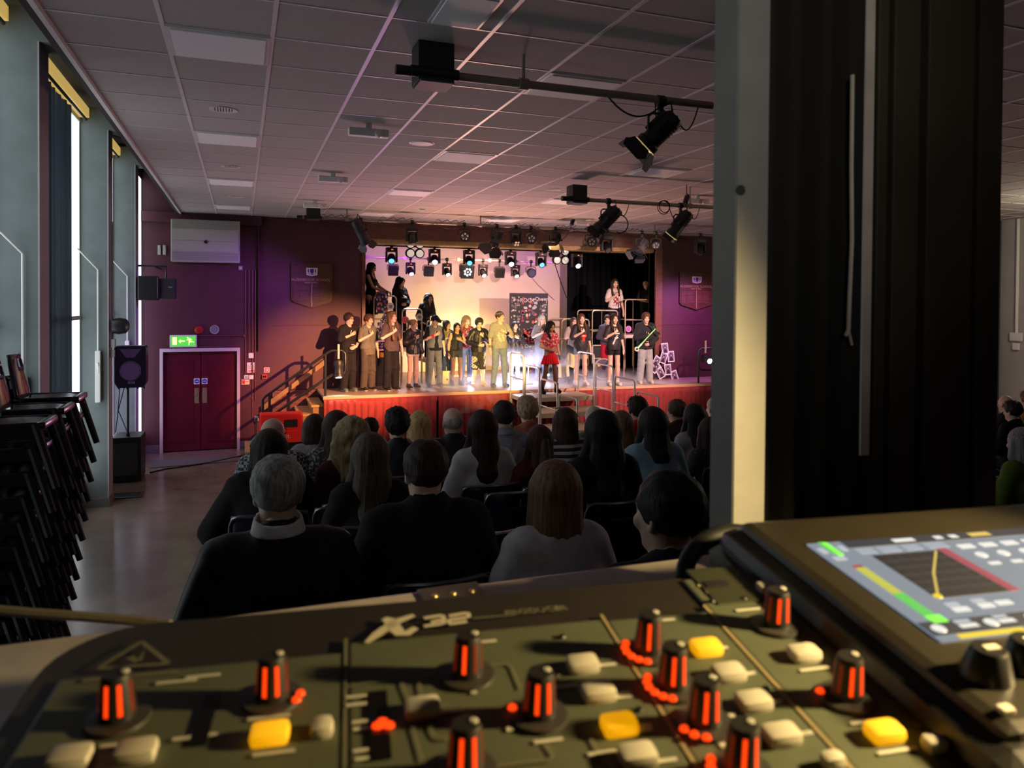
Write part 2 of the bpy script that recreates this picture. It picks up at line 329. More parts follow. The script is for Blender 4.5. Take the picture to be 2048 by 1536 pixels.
structure('wall_return', MB().box((DX1+.42, YB-.07, DZ+.0), (DX1+.44, YB, TOPZ)).box((-1.9, YB-.1, 4.75), (.4, YB, CEIL+.0)), MAROON)
# wooden proscenium frame: header board, jambs
structure('trim_4', MB().box((PX0-.06, YB-.05, PZ), (PX1+.18, YB+.02, CEIL)), WOOD)
structure('trim_5', MB().box((PX0-.07, YB-.06, 1.23), (PX0, YB+.31, PZ)).box((PX1, YB-.06, 1.23), (PX1+.19, YB+.31, PZ)), WOOD)
structure('trim_6', MB().box((PX0, YB+.05, PZ-.10), (PX1, YB+.6, PZ)), LWOOD)
# stage house
SZ = 1.23; SY = 16.3; YC = 21.4
structure('floor_stage', MB().box((at(648, 790, SY).x, SY, SZ-.05), (XR, YB+.02, SZ)).box((.6, YB, SZ-.05), (XR, YC+.2, SZ)), mat('stage_boards', (.36, .26, .20), .35, noise=.15, nscale=4, stretch=(.3, 4, 1), bump=.05))
structure('trim_7', MB().box((at(646, 790, SY).x, SY-.03, SZ-.06), (XR, SY, SZ+.005)), mat('stage_nosing', (.62, .36, .22), .5))
structure('wall_stage', MB().box((.6, YC, SZ), (at(1134, 600, YC).x+.4, YC+.1, 6.3)), CREAM)
structure('wall_wing', MB().box((1.4, YB+.3, SZ), (1.5, YC, 6.3)).box((XR-2.5, YB+.3, SZ), (XR-2.4, YC, 6.3)), mat('wing_black', (.02, .02, .022), .9))
structure('ceiling_stage', MB().box((.6, YB+.3, 6.3), (XR, YC+.1, 6.4)), DARK)
BLK = mat('black_velour', (.007, .008, .012), .95, spec=.1)
x0, x1 = at(1132, 600, 21.0).x, at(1330, 600, 21.0).x+1.5
cu = MB().grid(lambda u, v: Vector((x0+(x1-x0)*u, 20.9+.05*math.sin(u*150)+.02*math.sin(u*347), SZ+.01+4.3*v)), 220, 2).build('stage_curtain', BLK, None, True)
tag(cu, 'tall black velour stage curtain hanging on the right behind the girl in the white t-shirt', 'curtain'); cu.modifiers.new('thickness', 'SOLIDIFY').thickness = .01
# skirt of the stage front: red pleated cloth, two drops
SK = mat('red_pleated_cloth', (.27, .028, .030), .8, noise=.15, nscale=8)
def skirt(u0, u1, label):
    a, b = u0, u1; n = int((b-a)*60)
    def fn(u, v):
        x = a+(b-a)*u; k = .012+.03*(1-v); return Vector((x, SY-.06+k*math.sin(x*42+2*math.sin(x*3.1))-.012*math.sin(x*101)*(1-v), .03+(SZ-.10)*v))
    o = MB().grid(fn, n, 10).build('stage_skirt', SK, None, 'all'); tag(o, label, 'skirt', 'pleated stage skirts'); o.modifiers.new('thickness', 'SOLIDIFY').thickness = .006
sx = at(648, 790, SY-.06).x; sg = at(875, 790, SY-.06).x
skirt(sx, sg-.02, 'red pleated stage skirt on the left beside the stair rail'); skirt(sg+.02, XR-.3, 'long red pleated stage skirt right of the gap, behind the steps')
structure('trim_8', MB().box((sx, SY-.035, SZ-.16), (XR-.3, SY-.005, SZ-.055)), SK)
structure('wall_stage_front', MB().box((sx, SY, 0), (XR, SY+.06, SZ-.05)), DARK)
# brick plinth under the back wall beside the stairs, side stairs of the stage
structure('wall_plinth', MB().box((.62, YB-.06, 0), (sx+.4, YB, 1.22)), brick('dark_brick', (.17, .05, .045), (.11, .035, .035), (.06, .025, .03), 3.0))
st = MB(); nst = 6
for k in range(nst):
    xa = sx-.25*(nst-k)+.05; st.cur = 0; st.box((xa, SY+.12, 0), (sx+.02, YB-.1, SZ*(k+1)/(nst+1)-.04)); st.cur = 1; st.box((xa-.03, SY+.1, SZ*(k+1)/(nst+1)-.04), (sx+.02 if k == nst-1 else xa+.26, YB-.1, SZ*(k+1)/(nst+1)))
structure('stairs', st, [mat('stair_riser', (.30, .17, .06), .6, noise=.2), LWOOD])
# right wall with one fin and conduit
structure('wall_right', MB().box((XR, -1.5, 0), (XR+.15, YB+.3, TOPZ)), mat('warm_grey_paint', (.40, .37, .36), .7, noise=.06, nscale=3))
f = at(2014, 600, 1); yf = XR*1/f.x
structure('wall_fin_right', MB().box((XR-.35, yf+.15, 0), (XR, yf+.9, CEIL)), mat('slate_paint', (.07, .07, .085), .7))
structure('wall_front', MB().box((XL-.3, -1.6, 0), (XR+.1, -1.5, TOPZ)), MAROON)
q = onx(2034, 600, XR-.02); t = thing('conduit_drop', 'white conduit running down the far right wall to a socket box', 'conduit', (XR-.02, q.y, 0))
MB().tube([(0, 0, CEIL-.01), (0, 0, 2.62)], .03, 8).build('pipe', WHITE, t, True); MB().bbox((-.03, -.13, 2.45), (.02, .13, 2.62), .01).build('box', WHITE, t); MB().bbox((-.03, -.07, 2.27), (.02, .07, 2.41), .01).build('socket', WHITE, t)
# seating tiers: (row y centre, height)
ROWS = [(1.75, 1.40), (2.9, 1.25), (3.8, 1.18), (4.75, 1.11), (5.85, 1.02), (6.85, .93)]
edges = [1.2, 2.3, 3.32, 4.25, 5.3, 6.32, 7.35]
TIER = mat('dark_tier_carpet', (.03, .03, .035), .9)
for k, (y, h) in enumerate(ROWS): structure('floor_tier.%03d' % k if k else 'floor_tier', MB().box((-.3 if k < 2 else -.16, edges[k], 0), (12.0, edges[k+1], h)), TIER)
# booth window: sill and post
SILLM = mat('worn_sill_paint', (.56, .50, .45), .5, noise=.12, nscale=30, bump=.1); POSTM = mat('grey_post_paint', (.24, .237, .23), .55, noise=.08, nscale=25, bump=.15)
a, b = at(390, 1222, .50), at(1425, 1118, .50); SLZ = (a.z+b.z)/2; p1, p2 = at(1471, 700, .455).x, at(1532, 700, .455).x; yk = onx(1423, 700, p1).y
structure('window_sill', MB().bbox((-.6, .36, SLZ-.05), (1.1, max(.50, yk+.005), SLZ), .004), SILLM)
structure('wall_booth', MB().box((-.6, .40, 1.42), (1.3, .46, SLZ-.05)), DARK)
po = MB().box((p1, .455, SLZ), (p2, yk, 4.9)); po.cur = 1; po.box((p1-.0006, .456, SLZ), (p1, yk-.001, 4.9)); structure('trim_9', po, [POSTM, mat('grey_post_side', (.25, .26, .26), .6, noise=.08, nscale=25, bump=.1)])  # side face of the same post in a slightly different grey
h = at(1476, 380, .455); t = thing('peg_hole', 'dark round screw hole in the grey window post', 'hole', (h.x+.002, .4548, h.z)); MB().lathe([(.0036, -.0006), (.0036, .0006), (.002, .0006)], Matrix.Rotation(PI/2, 4, 'X'), 12).build('plug', DARK, t)
# strike plate on the sill
a = onz(895, 1178, SLZ); t = thing('strike_plate', 'dark metal strike plate with screws let into the pale sill', 'plate', (a.x, .475, SLZ)); MB().bbox((-.020, -.012, -.001), (.020, .022, .002), .0008).build('plate', mat('dull_plate', (.12, .11, .09), .4, .6), t)
for x in (-.012, .0, .012): MB().lathe([(.0025, .002), (.002, .003), (.0, .0032)], Matrix.Translation((x, .006, 0)), 10).build('screw', mat('brass_screw', (.6, .45, .2), .35, .8), t, True)
# black booth curtains right of the post
CB = mat('black_booth_cloth', (.010, .0095, .008), .95, noise=.3, nscale=8, stretch=(1, 1, .2))
def drape(u0, u1, Y, amp, label, seed):
    xa, xb = at(u0, 700, Y).x, at(u1, 700, Y).x; r = random.Random(seed); ph = [r.uniform(0, 6) for _ in range(4)]
    def fn(u, v):
        x = xa+(xb-xa)*u; z = SLZ-.35+2.3*v
        return Vector((x+.006*math.sin(v*5+ph[3])*(1-v), Y+amp*math.sin(u*19+ph[0]+.5*math.sin(v*2))+amp*.5*math.sin(u*43+ph[1]), z))
    o = MB().grid(fn, 120, 10).build('booth_curtain', CB, None, 'all'); tag(o, label, 'curtain', 'black booth curtains'); o.modifiers.new('thickness', 'SOLIDIFY').thickness = .004
drape(1531, 1728, .52, .010, 'black curtain hanging right against the grey window post', 3)
BRD = mat('black_painted_board', (.045, .036, .024), .6, noise=.3, nscale=14, stretch=(1, 1, .4), bump=.15)
bd = MB(); yb_ = .545
for u0, u1 in ((1749, 1770), (1781, 1833), (1849, 1941), (1951, 1997)):
    bd.bbox((at(u0, 700, yb_).x, yb_, SLZ-.35), (at(u1, 700, yb_).x, yb_+.014, 4.95), .0015)
structure('wall_booth_boards', bd, BRD)
structure('wall_booth_backing', MB().box((at(1690, 700, .565).x, .563, SLZ-.35), (at(1993, 700, .565).x, .575, 4.95)), mat('black_backing', (.012, .011, .010), .9))
structure('trim_10', MB().box((at(1730, 300, .54).x, .54, at(1740, 910, .54).z), (at(1747, 300, .54).x, .548, 4.95)), SILLM)
t = thing('pull_cord', 'frayed pale cord hanging in front of the black curtain right of the grey post', 'cord', (0, 0, 0)); pts = [at(1705, 150, .50), at(1703, 330, .50), at(1704, 480, .50), at(1699, 600, .50), at(1697, 660, .50)]
MB().tube(pts, .0017, 6).build('cord', SILLM, t, True); MB().tube([pts[-1], at(1691, 672, .50)], .0015, 5).build('knot', SILLM, t, True); MB().tube([pts[-1], at(1704, 690, .50)], .001, 5).build('frayed_end', SILLM, t, True)
# ============================================================ lighting bars and fixtures
def bar(name, label, Y, u0, v0, u1, v1, r, rods, m=GALV, ends=True, zlift=None):
    a, b = at(u0, v0, Y), at(u1, v1, Y); z = (a.z+b.z)/2
    t = thing(name, label, 'lighting bar', (a.x, Y, z))
    MB().cyl((0, 0, 0), (b.x-a.x, 0, 0), r, 14).build('pipe', m, t, True)
    if ends: MB().cyl((-.02, 0, 0), (.08, 0, 0), r+.006, 14).build('end_cap', BLACKP, t, True)
    for u in rods:
        x = at(u, v0, Y).x-a.x
        MB().cyl((x, 0, r), (x, 0, CEIL-z), .013, 8).cyl((x-.035, 0, 0), (x+.035, 0, 0), r+.012, 12).build('hanger', m, t, True)
    return t, z
def on_bar(u, Y, z):
    p = at(u, 500, Y); return Vector((p.x, Y, z))
bar1, Z1 = bar('lighting_bar', 'nearest grey lighting pipe under the ceiling, running in from the right', 5.4, 797, 139, 1424, 212, .03, (1047, 1560))
bar2, Z2 = bar('lighting_bar', 'second lighting pipe across the hall carrying two lamps', 10.45, 1126, 398, 1426, 414, .03, (1380,))
bar3, Z3 = bar('lighting_bar', 'long lighting pipe crowded with lamps just in front of the stage', 15.75, 596, 431, 1500, 477, .03, (694, 961, 1142, 1310))
pl = at(1990, 280, 5.4); bar('lighting_bar', 'dark lighting pipe in the gap at the far right edge', 6.6, 1960, 272, 2090, 282, .035, (2027,), ends=False)
for (u, v0, v1, wpx, Y, z, lab) in ((871, 82, 166, 73, 5.4, Z1, 'black box hung on the end of the nearest pipe'), (1158, 370, 406, 32, 10.45, Z2, 'black box on the end of the second pipe'), (627, 409, 438, 26, 15.75, Z3, 'black box on the left end of the stage pipe')):
    c = at(u, (v0+v1)/2, Y); s = FPX/zc(c); w = wpx/s; h = (v1-v0)/s
    t = thing('hoist_box', lab, 'box', (c.x, Y-.02, z), group='black boxes on the lighting pipes')
    MB().bbox((-w/2, -.02, c.z-z-h/2), (w/2, .22, c.z-z+h/2), .01).build('housing', BLACK, t); MB().box((-w/2+.01, -.05, c.z-z-h/2-.012), (w/2-.01, .2, c.z-z-h/2+.002)).build('base_plate', mat('blue_grey_plate', (.05, .055, .08), .6), t)
    g = MB()
    for k in range(5): g.box((-w/2+.03, -.024, c.z-z-h/2+.04+k*.035), (w/2-.03, -.018, c.z-z-h/2+.05+k*.035))
    g.build('vent', DARK, t); MB().cyl((-w/2-.05, .0, 0), (w/2+.03, .0, 0), .04, 10).build('clamp', BLACK, t, True)
def aimM(loc, d, roll=0.):
    q = Vector(d).to_track_quat('-Z', 'Y'); return Matrix.Translation(loc) @ q.to_matrix().to_4x4() @ Matrix.Rotation(roll, 4, 'Z')
LENS = mat('fixture_lens', (.10, .11, .13), .1, spec=.8)
def glowm(name, c, s): return mat(name, (.02, .02, .02), .3, emit=c, es=s)
def clampyoke(t, drop, w, arm):
    MB().cyl((-.03, 0, 0), (.03, 0, 0), .045, 12).box((-.015, -.02, -drop), (.015, .02, -.02)).build('clamp', BLACK, t, True)
    MB().tube([(-w, 0, -drop-arm)] + [(-w, 0, -drop-.03), (-w+.03, 0, -drop)] + [(w-.03, 0, -drop), (w, 0, -drop-.03), (w, 0, -drop-arm)], .010, 6).build('yoke', BLACK, t, True)
def fresnel(p, d, L, R, label, drop=.08, doors=True, rim=False, body=BLACK, group='theatre spotlights with barn doors', dr=1.0):
    t = thing('fresnel_spotlight', label, 'stage light', p, group=group); arm = R+.05
    clampyoke(t, drop, R+.02, arm); M = aimM((0, 0, -drop-arm), d)
    MB().lathe([(R*.75, L*.5), (R*.95, L*.42), (R*.95, -L*.3), (R*1.12, -L*.34), (R*1.12, -L*.5), (R*.95, -L*.5), (R*.95, -L*.44)], M, 10).build('body', body, t, True)
    fin = MB()
    for k in range(4): fin.lathe([(R*1.03, L*(.05+.08*k)), (R*1.03, L*(.075+.08*k))], M, 10)
    fin.box((-R*.5, R*.8, -L*.2), (R*.5, R*1.15, L*.4), M).build('cooling_fins', body, t); MB().lathe([(R*.9, -L*.455), (R*.5, -L*.49), (0, -L*.5)], M, 20).build('lens', glowm('warm_fresnel_lens', (1, .7, .3), 1.2) if rim else LENS, t, True)
    MB().tube([M @ Vector(q) for q in ((0, R*.5, L*.5), (0, R*1.2, L*.62), (0, R*1.5, L*.45), (0, R*1.2, L*.3))], .008, 6).build('handle', body, t, True)
    MB().cyl(M @ Vector((R, 0, 0)), M @ Vector((R*1.5, 0, 0)), .02, 8).cyl(M @ Vector((-R*1.5, 0, 0)), M @ Vector((-R, 0, 0)), .02, 8).build('tilt_knob', body, t, True)
    if doors:
        for k in range(4):
            Mk = M @ Matrix.Rotation(k*PI/2, 4, 'Z') @ Matrix.Translation((R*1.1, 0, -L*.5)) @ Matrix.Rotation(-.35 if k % 2 else -.75, 4, 'Y')
            w1, w2, hh = R*.85, R*1.25*dr, R*1.5*dr
            mb = MB(); mb.prism([(w1, 0), (-w1, 0), (-w2, -hh*.55), (-w2*.7, -hh), (w2*.7, -hh), (w2, -hh*.55)], -.002, .002, Mk @ Matrix.Rotation(PI/2, 4, 'Z')); mb.build('barn_door', body, t)
    if rim: MB().lathe([(R*1.13, -L*.47), (R*1.15, -L*.50), (R*1.0, -L*.51)], M, 20).build('lens_rim', mat('lit_brass_rim', (.8, .6, .2), .3, .7, emit=(1, .75, .3), es=.35), t, True)
    MB().tube(sag(M @ Vector((0, 0, L*.52)), (.35, 0, .02), .16), .006, 6).build('cable', CABLE, t, True)
    return t
def par(p, d, R, label, drop=.09, lit=None, square=False, group='round par lamps', nled=5, m=BLACK):
    t = thing('par_can', label, 'stage light', p, group=group); arm = R+.03; clampyoke(t, drop, R+.025, arm); M = aimM((0, 0, -drop-arm), d)
    if square: MB().bbox((-R, -R, -R*.55), (R, R, R*.55), .012, M).build('body', m, t); MB().bbox((-R*1.08, -R*1.08, -R*.75), (R*1.08, R*1.08, -R*.5), .008, M).build('front_frame', m, t)
    else: MB().lathe([(R*.6, R*.9), (R*.85, R*.7), (R, R*.1), (R*1.08, -R*.5), (R*1.08, -R*.7), (R*.96, -R*.7), (R*.94, -R*.6)], M, 20).build('body', m, t, True)
    MB().lathe([(R*.9, -R*.62), (R*.4, -R*.66), (0, -R*.66)], M, 20).build('lens', LENS, t, True)
    if nled:
        lm = glowm('led_lit', lit, 9) if lit else mat('led_lens', (.4, .4, .42), .15)
        for k in range(nled):
            a = 2*PI*k/nled+.3; MB().lathe([(R*.2, -R*.72), (R*.1, -R*.8), (0, -R*.8)], M @ Matrix.Translation((R*.52*math.cos(a), R*.52*math.sin(a), 0)), 10).build('led', lm, t, True)
        if lit: MB().lathe([(R*.2, -R*.72), (0, -R*.8)], M, 10).build('led', lm, t, True)
    return t
def mover(p, d, s, label, lit=None, drop=.07, es=40, status=True, group='moving head lights', quad=False):
    t = thing('moving_head', label, 'stage light', p, group=group)
    MB().cyl((-.03, 0, 0), (.03, 0, 0), .045, 12).box((-.015, -.02, -drop), (.015, .02, -.02)).build('clamp', BLACK, t, True)
    z = -drop
    MB().bbox((-.11*s, -.09*s, z-.09*s), (.11*s, .09*s, z), .015).build('base', BLACK, t)
    if status: MB().box((-.02*s, -.092*s, z-.055*s), (.02*s, -.089*s, z-.035*s)).build('display', glowm('orange_status_display', (1, .25, .1), 1.2), t)
    MB().bbox((-.12*s, -.05*s, z-.30*s), (-.085*s, .05*s, z-.08*s), .012).build('arm', BLACK, t); MB().bbox((.085*s, -.05*s, z-.30*s), (.12*s, .05*s, z-.08*s), .012).build('arm', BLACK, t)
    M = aimM((0, 0, z-.22*s), d)
    MB().lathe([(.05*s, .11*s), (.075*s, .08*s), (.082*s, -.02*s), (.07*s, -.12*s), (.06*s, -.125*s), (.055*s, -.115*s)], M, 18).build('head', BLACK, t, True)
    lm = glowm('lit_lens_%02d%02d%02d' % tuple(int(c*99) for c in lit), lit, es) if lit else LENS
    if quad:
        for a, b in ((-1, -1), (1, -1), (-1, 1), (1, 1)): MB().lathe([(.022*s, -.124*s), (.01*s, -.132*s), (0, -.133*s)], M @ Matrix.Translation((a*.026*s, b*.026*s, 0)), 10).build('lens', mat('amber_led_lens', (.7, .5, .35), .15, emit=(1, .7, .5), es=.25), t, True)
    else: MB().lathe([(.055*s, -.118*s), (.03*s, -.132*s), (0, -.134*s)], M, 16).build('lens', lm, t, True)
    return t
FWD = Vector((-.1, -1, -.45))
# hall fresnels
fresnel(on_bar(1318, 5.4, Z1-.01), (-.62, .50, -.72), .33, .085, 'big black theatre spotlight with open barn doors on the nearest pipe', .10, rim=True, dr=1.1)
fresnel(on_bar(1216, 10.45, Z2), (-.62, .45, -.80), .44, .10, 'left black spotlight on the second pipe, pointing down left', .12, dr=.9)
fresnel(on_bar(1360, 10.45, Z2), (-.50, .45, -.85), .46, .095, 'right black spotlight on the second pipe with a lit front edge', .14, rim=True, dr=.7)
for u, v, Y, lab in ((1373, 395, 10.3, 'small black camera under the ceiling at the right end of the second pipe'), (1145, 445, 15.5, 'small black camera on a ceiling rod by the stage pipe')):
    p = at(u, v-10, Y); t = thing('ceiling_camera', lab, 'camera', p, group='little ceiling cameras')
    MB().cyl((0, 0, -.05), (0, 0, CEIL-p.z), .012, 6).build('rod', GALV, t, True); MB().lathe([(.03, .08), (.04, .06), (.04, -.08), (.03, -.09)], aimM((0, 0, -.1), (-.5, -.4, -.8)), 12).build('body', BLACK, t, True); MB().lathe([(.028, -.088), (0, -.094)], aimM((0, 0, -.1), (-.5, -.4, -.8)), 12).build('lens', LENS, t, True)
# stage bar fixtures
b3 = lambda u: on_bar(u, 15.75, Z3)
fresnel(b3(721), (.45, .35, -.8), .52, .105, 'large black spotlight leftmost on the stage pipe, barn doors pointing right', .08, dr=.8)
mover(b3(824), (0, -.1, -1), 1.0, 'dark moving head on the stage pipe above the four-lamp blinder', None, .10, status=False)
par(b3(928), (0, -1, -.25), .105, 'dark round LED lamp left of the middle of the stage pipe', .10)
fresnel(b3(993), (-.25, .5, -.85), .36, .10, 'black spotlight mid stage pipe with long barn doors spread in a V', .10, dr=1.5)
mover(b3(1031), (0, -1, -.7), 1.05, 'moving head with four amber lenses on the stage pipe', None, .06, status=False, quad=True)
par(b3(1061), (0, -1, -.3), .105, 'dark round LED lamp right of the four-lens moving head', .09)
fresnel(b3(1110), (-.35, -.5, -.75), .34, .11, 'dark blue-black spotlight with a warm lit lens right of the stage pipe middle', .10, rim=True)
par(b3(1181), (0, -1, -.3), .105, 'dim round LED lamp in front of the black stage curtain', .11)
mover(b3(1213), (0, -.8, -.7), 1.15, 'moving head hanging unlit in front of the black stage curtain', None, .10, status=False)
fresnel(b3(1283), (-.6, -.3, -.75), .36, .12, 'grey hazy spotlight near the right end of the stage opening', .14, body=mat('grey_metal', (.07, .07, .08), .5))
par(b3(1311), (-.3, -.8, -.6), .10, 'dark par lamp over the right stage jamb', .12)
mover(b3(1400), (0, -.2, -1), 1.1, 'dark moving head in front of the maroon wall beside the grey post', None, .09, status=False)
# cables along the stage bar
cb = thing('bar_cable', 'black cables looped along the crowded stage pipe', 'cable', (0, 0, 0))
us = [640, 700, 760, 824, 870, 928, 961, 993, 1031, 1075, 1110, 1150, 1181, 1213, 1250, 1283, 1311, 1350, 1400]
for k in range(len(us)-1):
    a, b = b3(us[k]), b3(us[k+1]); a.y -= .03; b.y -= .03
    MB().tube(sag(a, b, .03+.10*((k*37) % 5)/4), .006, 5).build('loop', CABLE, cb, True)
    if k % 2 == 0: MB().tube([a+(b-a)*i/10+Vector((0, -.02, .05+.03*math.sin(i*2.1))) for i in range(11)], .006, 5).build('loop', CABLE, cb, True)
cb2 = thing('bar_cable', 'black cable hanging off the nearest pipe beside the big spotlight', 'cable', (0, 0, 0))
a, b = on_bar(1205, 5.4, Z1+.02), on_bar(1318, 5.4, Z1-.05); MB().tube(sag(a, b, .13, 14), .007, 6).build('loop', CABLE, cb2, True)
a, b = at(1318, 240, 5.4), at(1310, 200, 5.4); MB().tube(sag(a, b, .1, 10), .005, 6).build('loop', CABLE, cb2, True)
cb3 = thing('bar_cable', 'black cable coiled on the second pipe between its two spotlights', 'cable', (0, 0, 0))
c = at(1327, 415, 10.4); MB().tube(arc(c, .10, 0, 2*PI, 20)+arc(c+Vector((.03, .02, .02)), .09, 0, 2*PI, 20), .007, 6).build('coil', CABLE, cb3, True)
MB().tube(sag(c+Vector((.1, 0, 0)), at(1362, 432, 10.4), .12), .007, 6).build('loop', CABLE, cb3, True)
c = at(1240, 448, 10.4); MB().tube(arc(c, .13, 2.2, -2.0, 18), .008, 6).build('coil', CABLE, cb3, True)
# truss above the stage front with lit moving heads and blinders
YT = 18.5; a, b = at(738, 480, YT), at(1200, 503, YT); zt = (a.z+b.z)/2
tr = thing('stage_truss', 'dark ladder truss above the stage carrying lit moving heads', 'truss', (a.x, YT, zt)); L = b.x-a.x
MB().cyl((0, 0, .07), (L, 0, .07), .025, 8).build('top_chord', BLACK, tr, True); MB().cyl((0, 0, -.07), (L, 0, -.07), .025, 8).build('bottom_chord', BLACK, tr, True)
g = MB()
for k in range(int(L/.35)): g.cyl((.1+k*.35, 0, -.07), (.1+k*.35, 0, .07), .014, 6); g.cyl((.1+k*.35, 0, -.07), (.27+k*.35, 0, .07), .008, 6)
g.build('lacing', BLACK, tr, True)
tt = lambda u, v: (at(u, v, YT-.05))
BLUE = (.10, .36, 1); WHT = (.9, .96, 1)
for u, c, w in ((783, BLUE, 'blue lit moving head leftmost on the truss'), (869, WHT, 'white lit moving head on the truss left of the middle'), (938, BLUE, 'bright blue moving head on the truss in the middle'), (1021, WHT, 'white lit moving head right of the truss middle'), (1082, BLUE, 'blue lit moving head at the right of the truss'), (1154, (.75, 1, .92), 'brightest white moving head in front of the black stage curtain')):
    p = at(u, 500, YT-.04); p.z = zt-.07
    mover(p, (.02*(u-960)/100-.12, -1, -.62), 1.15, w, c, .05, es=(2.6 if c == BLUE else 7), status=True)
def blinder(u, v, lab):
    p = at(u, v, YT-.12); t = thing('blinder', lab, 'stage light', p, group='four-lamp blinders')
    MB().cyl((0, .05, .2), (0, .05, zt-p.z), .012, 6).build('bracket', BLACK, t, True); h = MB()
    for a in (-1, 1):
        for b in (-1, 1): h.lathe([(.08, .05), (.115, 0), (.115, -.08), (.1, -.09)], aimM((a*.11, 0, b*.11), (0, -1, -.15)), 18)
    h.build('housing', BLACK, t, True)
    for a in (-1, 1):
        for b in (-1, 1): MB().lathe([(.088, -.092), (.05, -.102), (0, -.105)], aimM((a*.11, 0, b*.11), (0, -1, -.15)), 18).build('lamp', mat('pale_reflector', (.9, .8, .7), .2, .4, emit=(1, .85, .7), es=.5), t, True)
blinder(829, 497, 'four-lamp blinder hanging at the left of the truss'); blinder(1120, 511, 'four-lamp blinder hanging at the right of the truss')
# rear pipe
YR = 19.6; a, b = at(735, 515, YR), at(1132, 525, YR); zr = (a.z+b.z)/2
rp = thing('rear_pipe', 'thin pale pipe across the back of the stage holding small lamps', 'lighting bar', (a.x, YR, zr)); MB().cyl((0, 0, 0), (b.x-a.x, 0, 0), .022, 10).build('pipe', mat('pale_pipe', (.75, .6, .55), .4, .3), rp, True)
for u in (735, 809, 917, 979, 1110): MB().lathe([(.05, -.012), (.05, .012)], Matrix.Translation((at(u, 520, YR).x-a.x, -.02, .0)) @ Matrix.Rotation(PI/2, 4, 'X'), 14).build('clamp', mat('pale_pipe'  , (.75, .6, .55), .4, .3), rp, True)
rb = lambda u: (lambda p: Vector((p.x, YR, zr)))(at(u, 520, YR))
for u, k, w in ((786, 'f', 'leftmost small black flood lamp on the rear pipe'), (821, 'm', 'lit small moving head second from the left on the rear pipe'), (857, 'f', 'small black flood lamp third from the left on the rear pipe'), (894, 'm', 'lit small moving head fourth along the rear pipe'), (933, 'p', 'square lamp with a ring of bright white LEDs on the rear pipe'), (966, 'm', 'lit small moving head just right of the LED ring lamp'), (999, 'f', 'small black flood lamp under the spotlight with V barn doors'), (1031, 'm', 'rightmost lit small moving head on the rear pipe'), (1062, 'r', 'rightmost round lamp on the rear pipe with violet sheen')):
    if k == 'f': par(rb(u), (0, -1, -.35), .115, w, .16, square=True, group='small flood lamps', nled=0)
    elif k == 'm': mover(rb(u), (.1, -1, -.9), 1.0, w, (.85, 1, .97), .10, es=6)
    elif k == 'p': par(rb(u), (.05, -1, -.25), .16, w, .10, lit=(.75, .95, 1), square=True, nled=7, group='LED ring lamps')
    else: par(rb(u), (0, -1, -.3), .115, w, .14, nled=0, group='round rear lamps')
cw = thing('bar_cable', 'long black cable sloping from the rear pipe to the stage curtain', 'cable', (0, 0, 0)); MB().tube([at(1108, 522, 19.55), at(1120, 560, 20), at(1133, 595, 20.6)], .012, 6).build('loop', CABLE, cw, True)
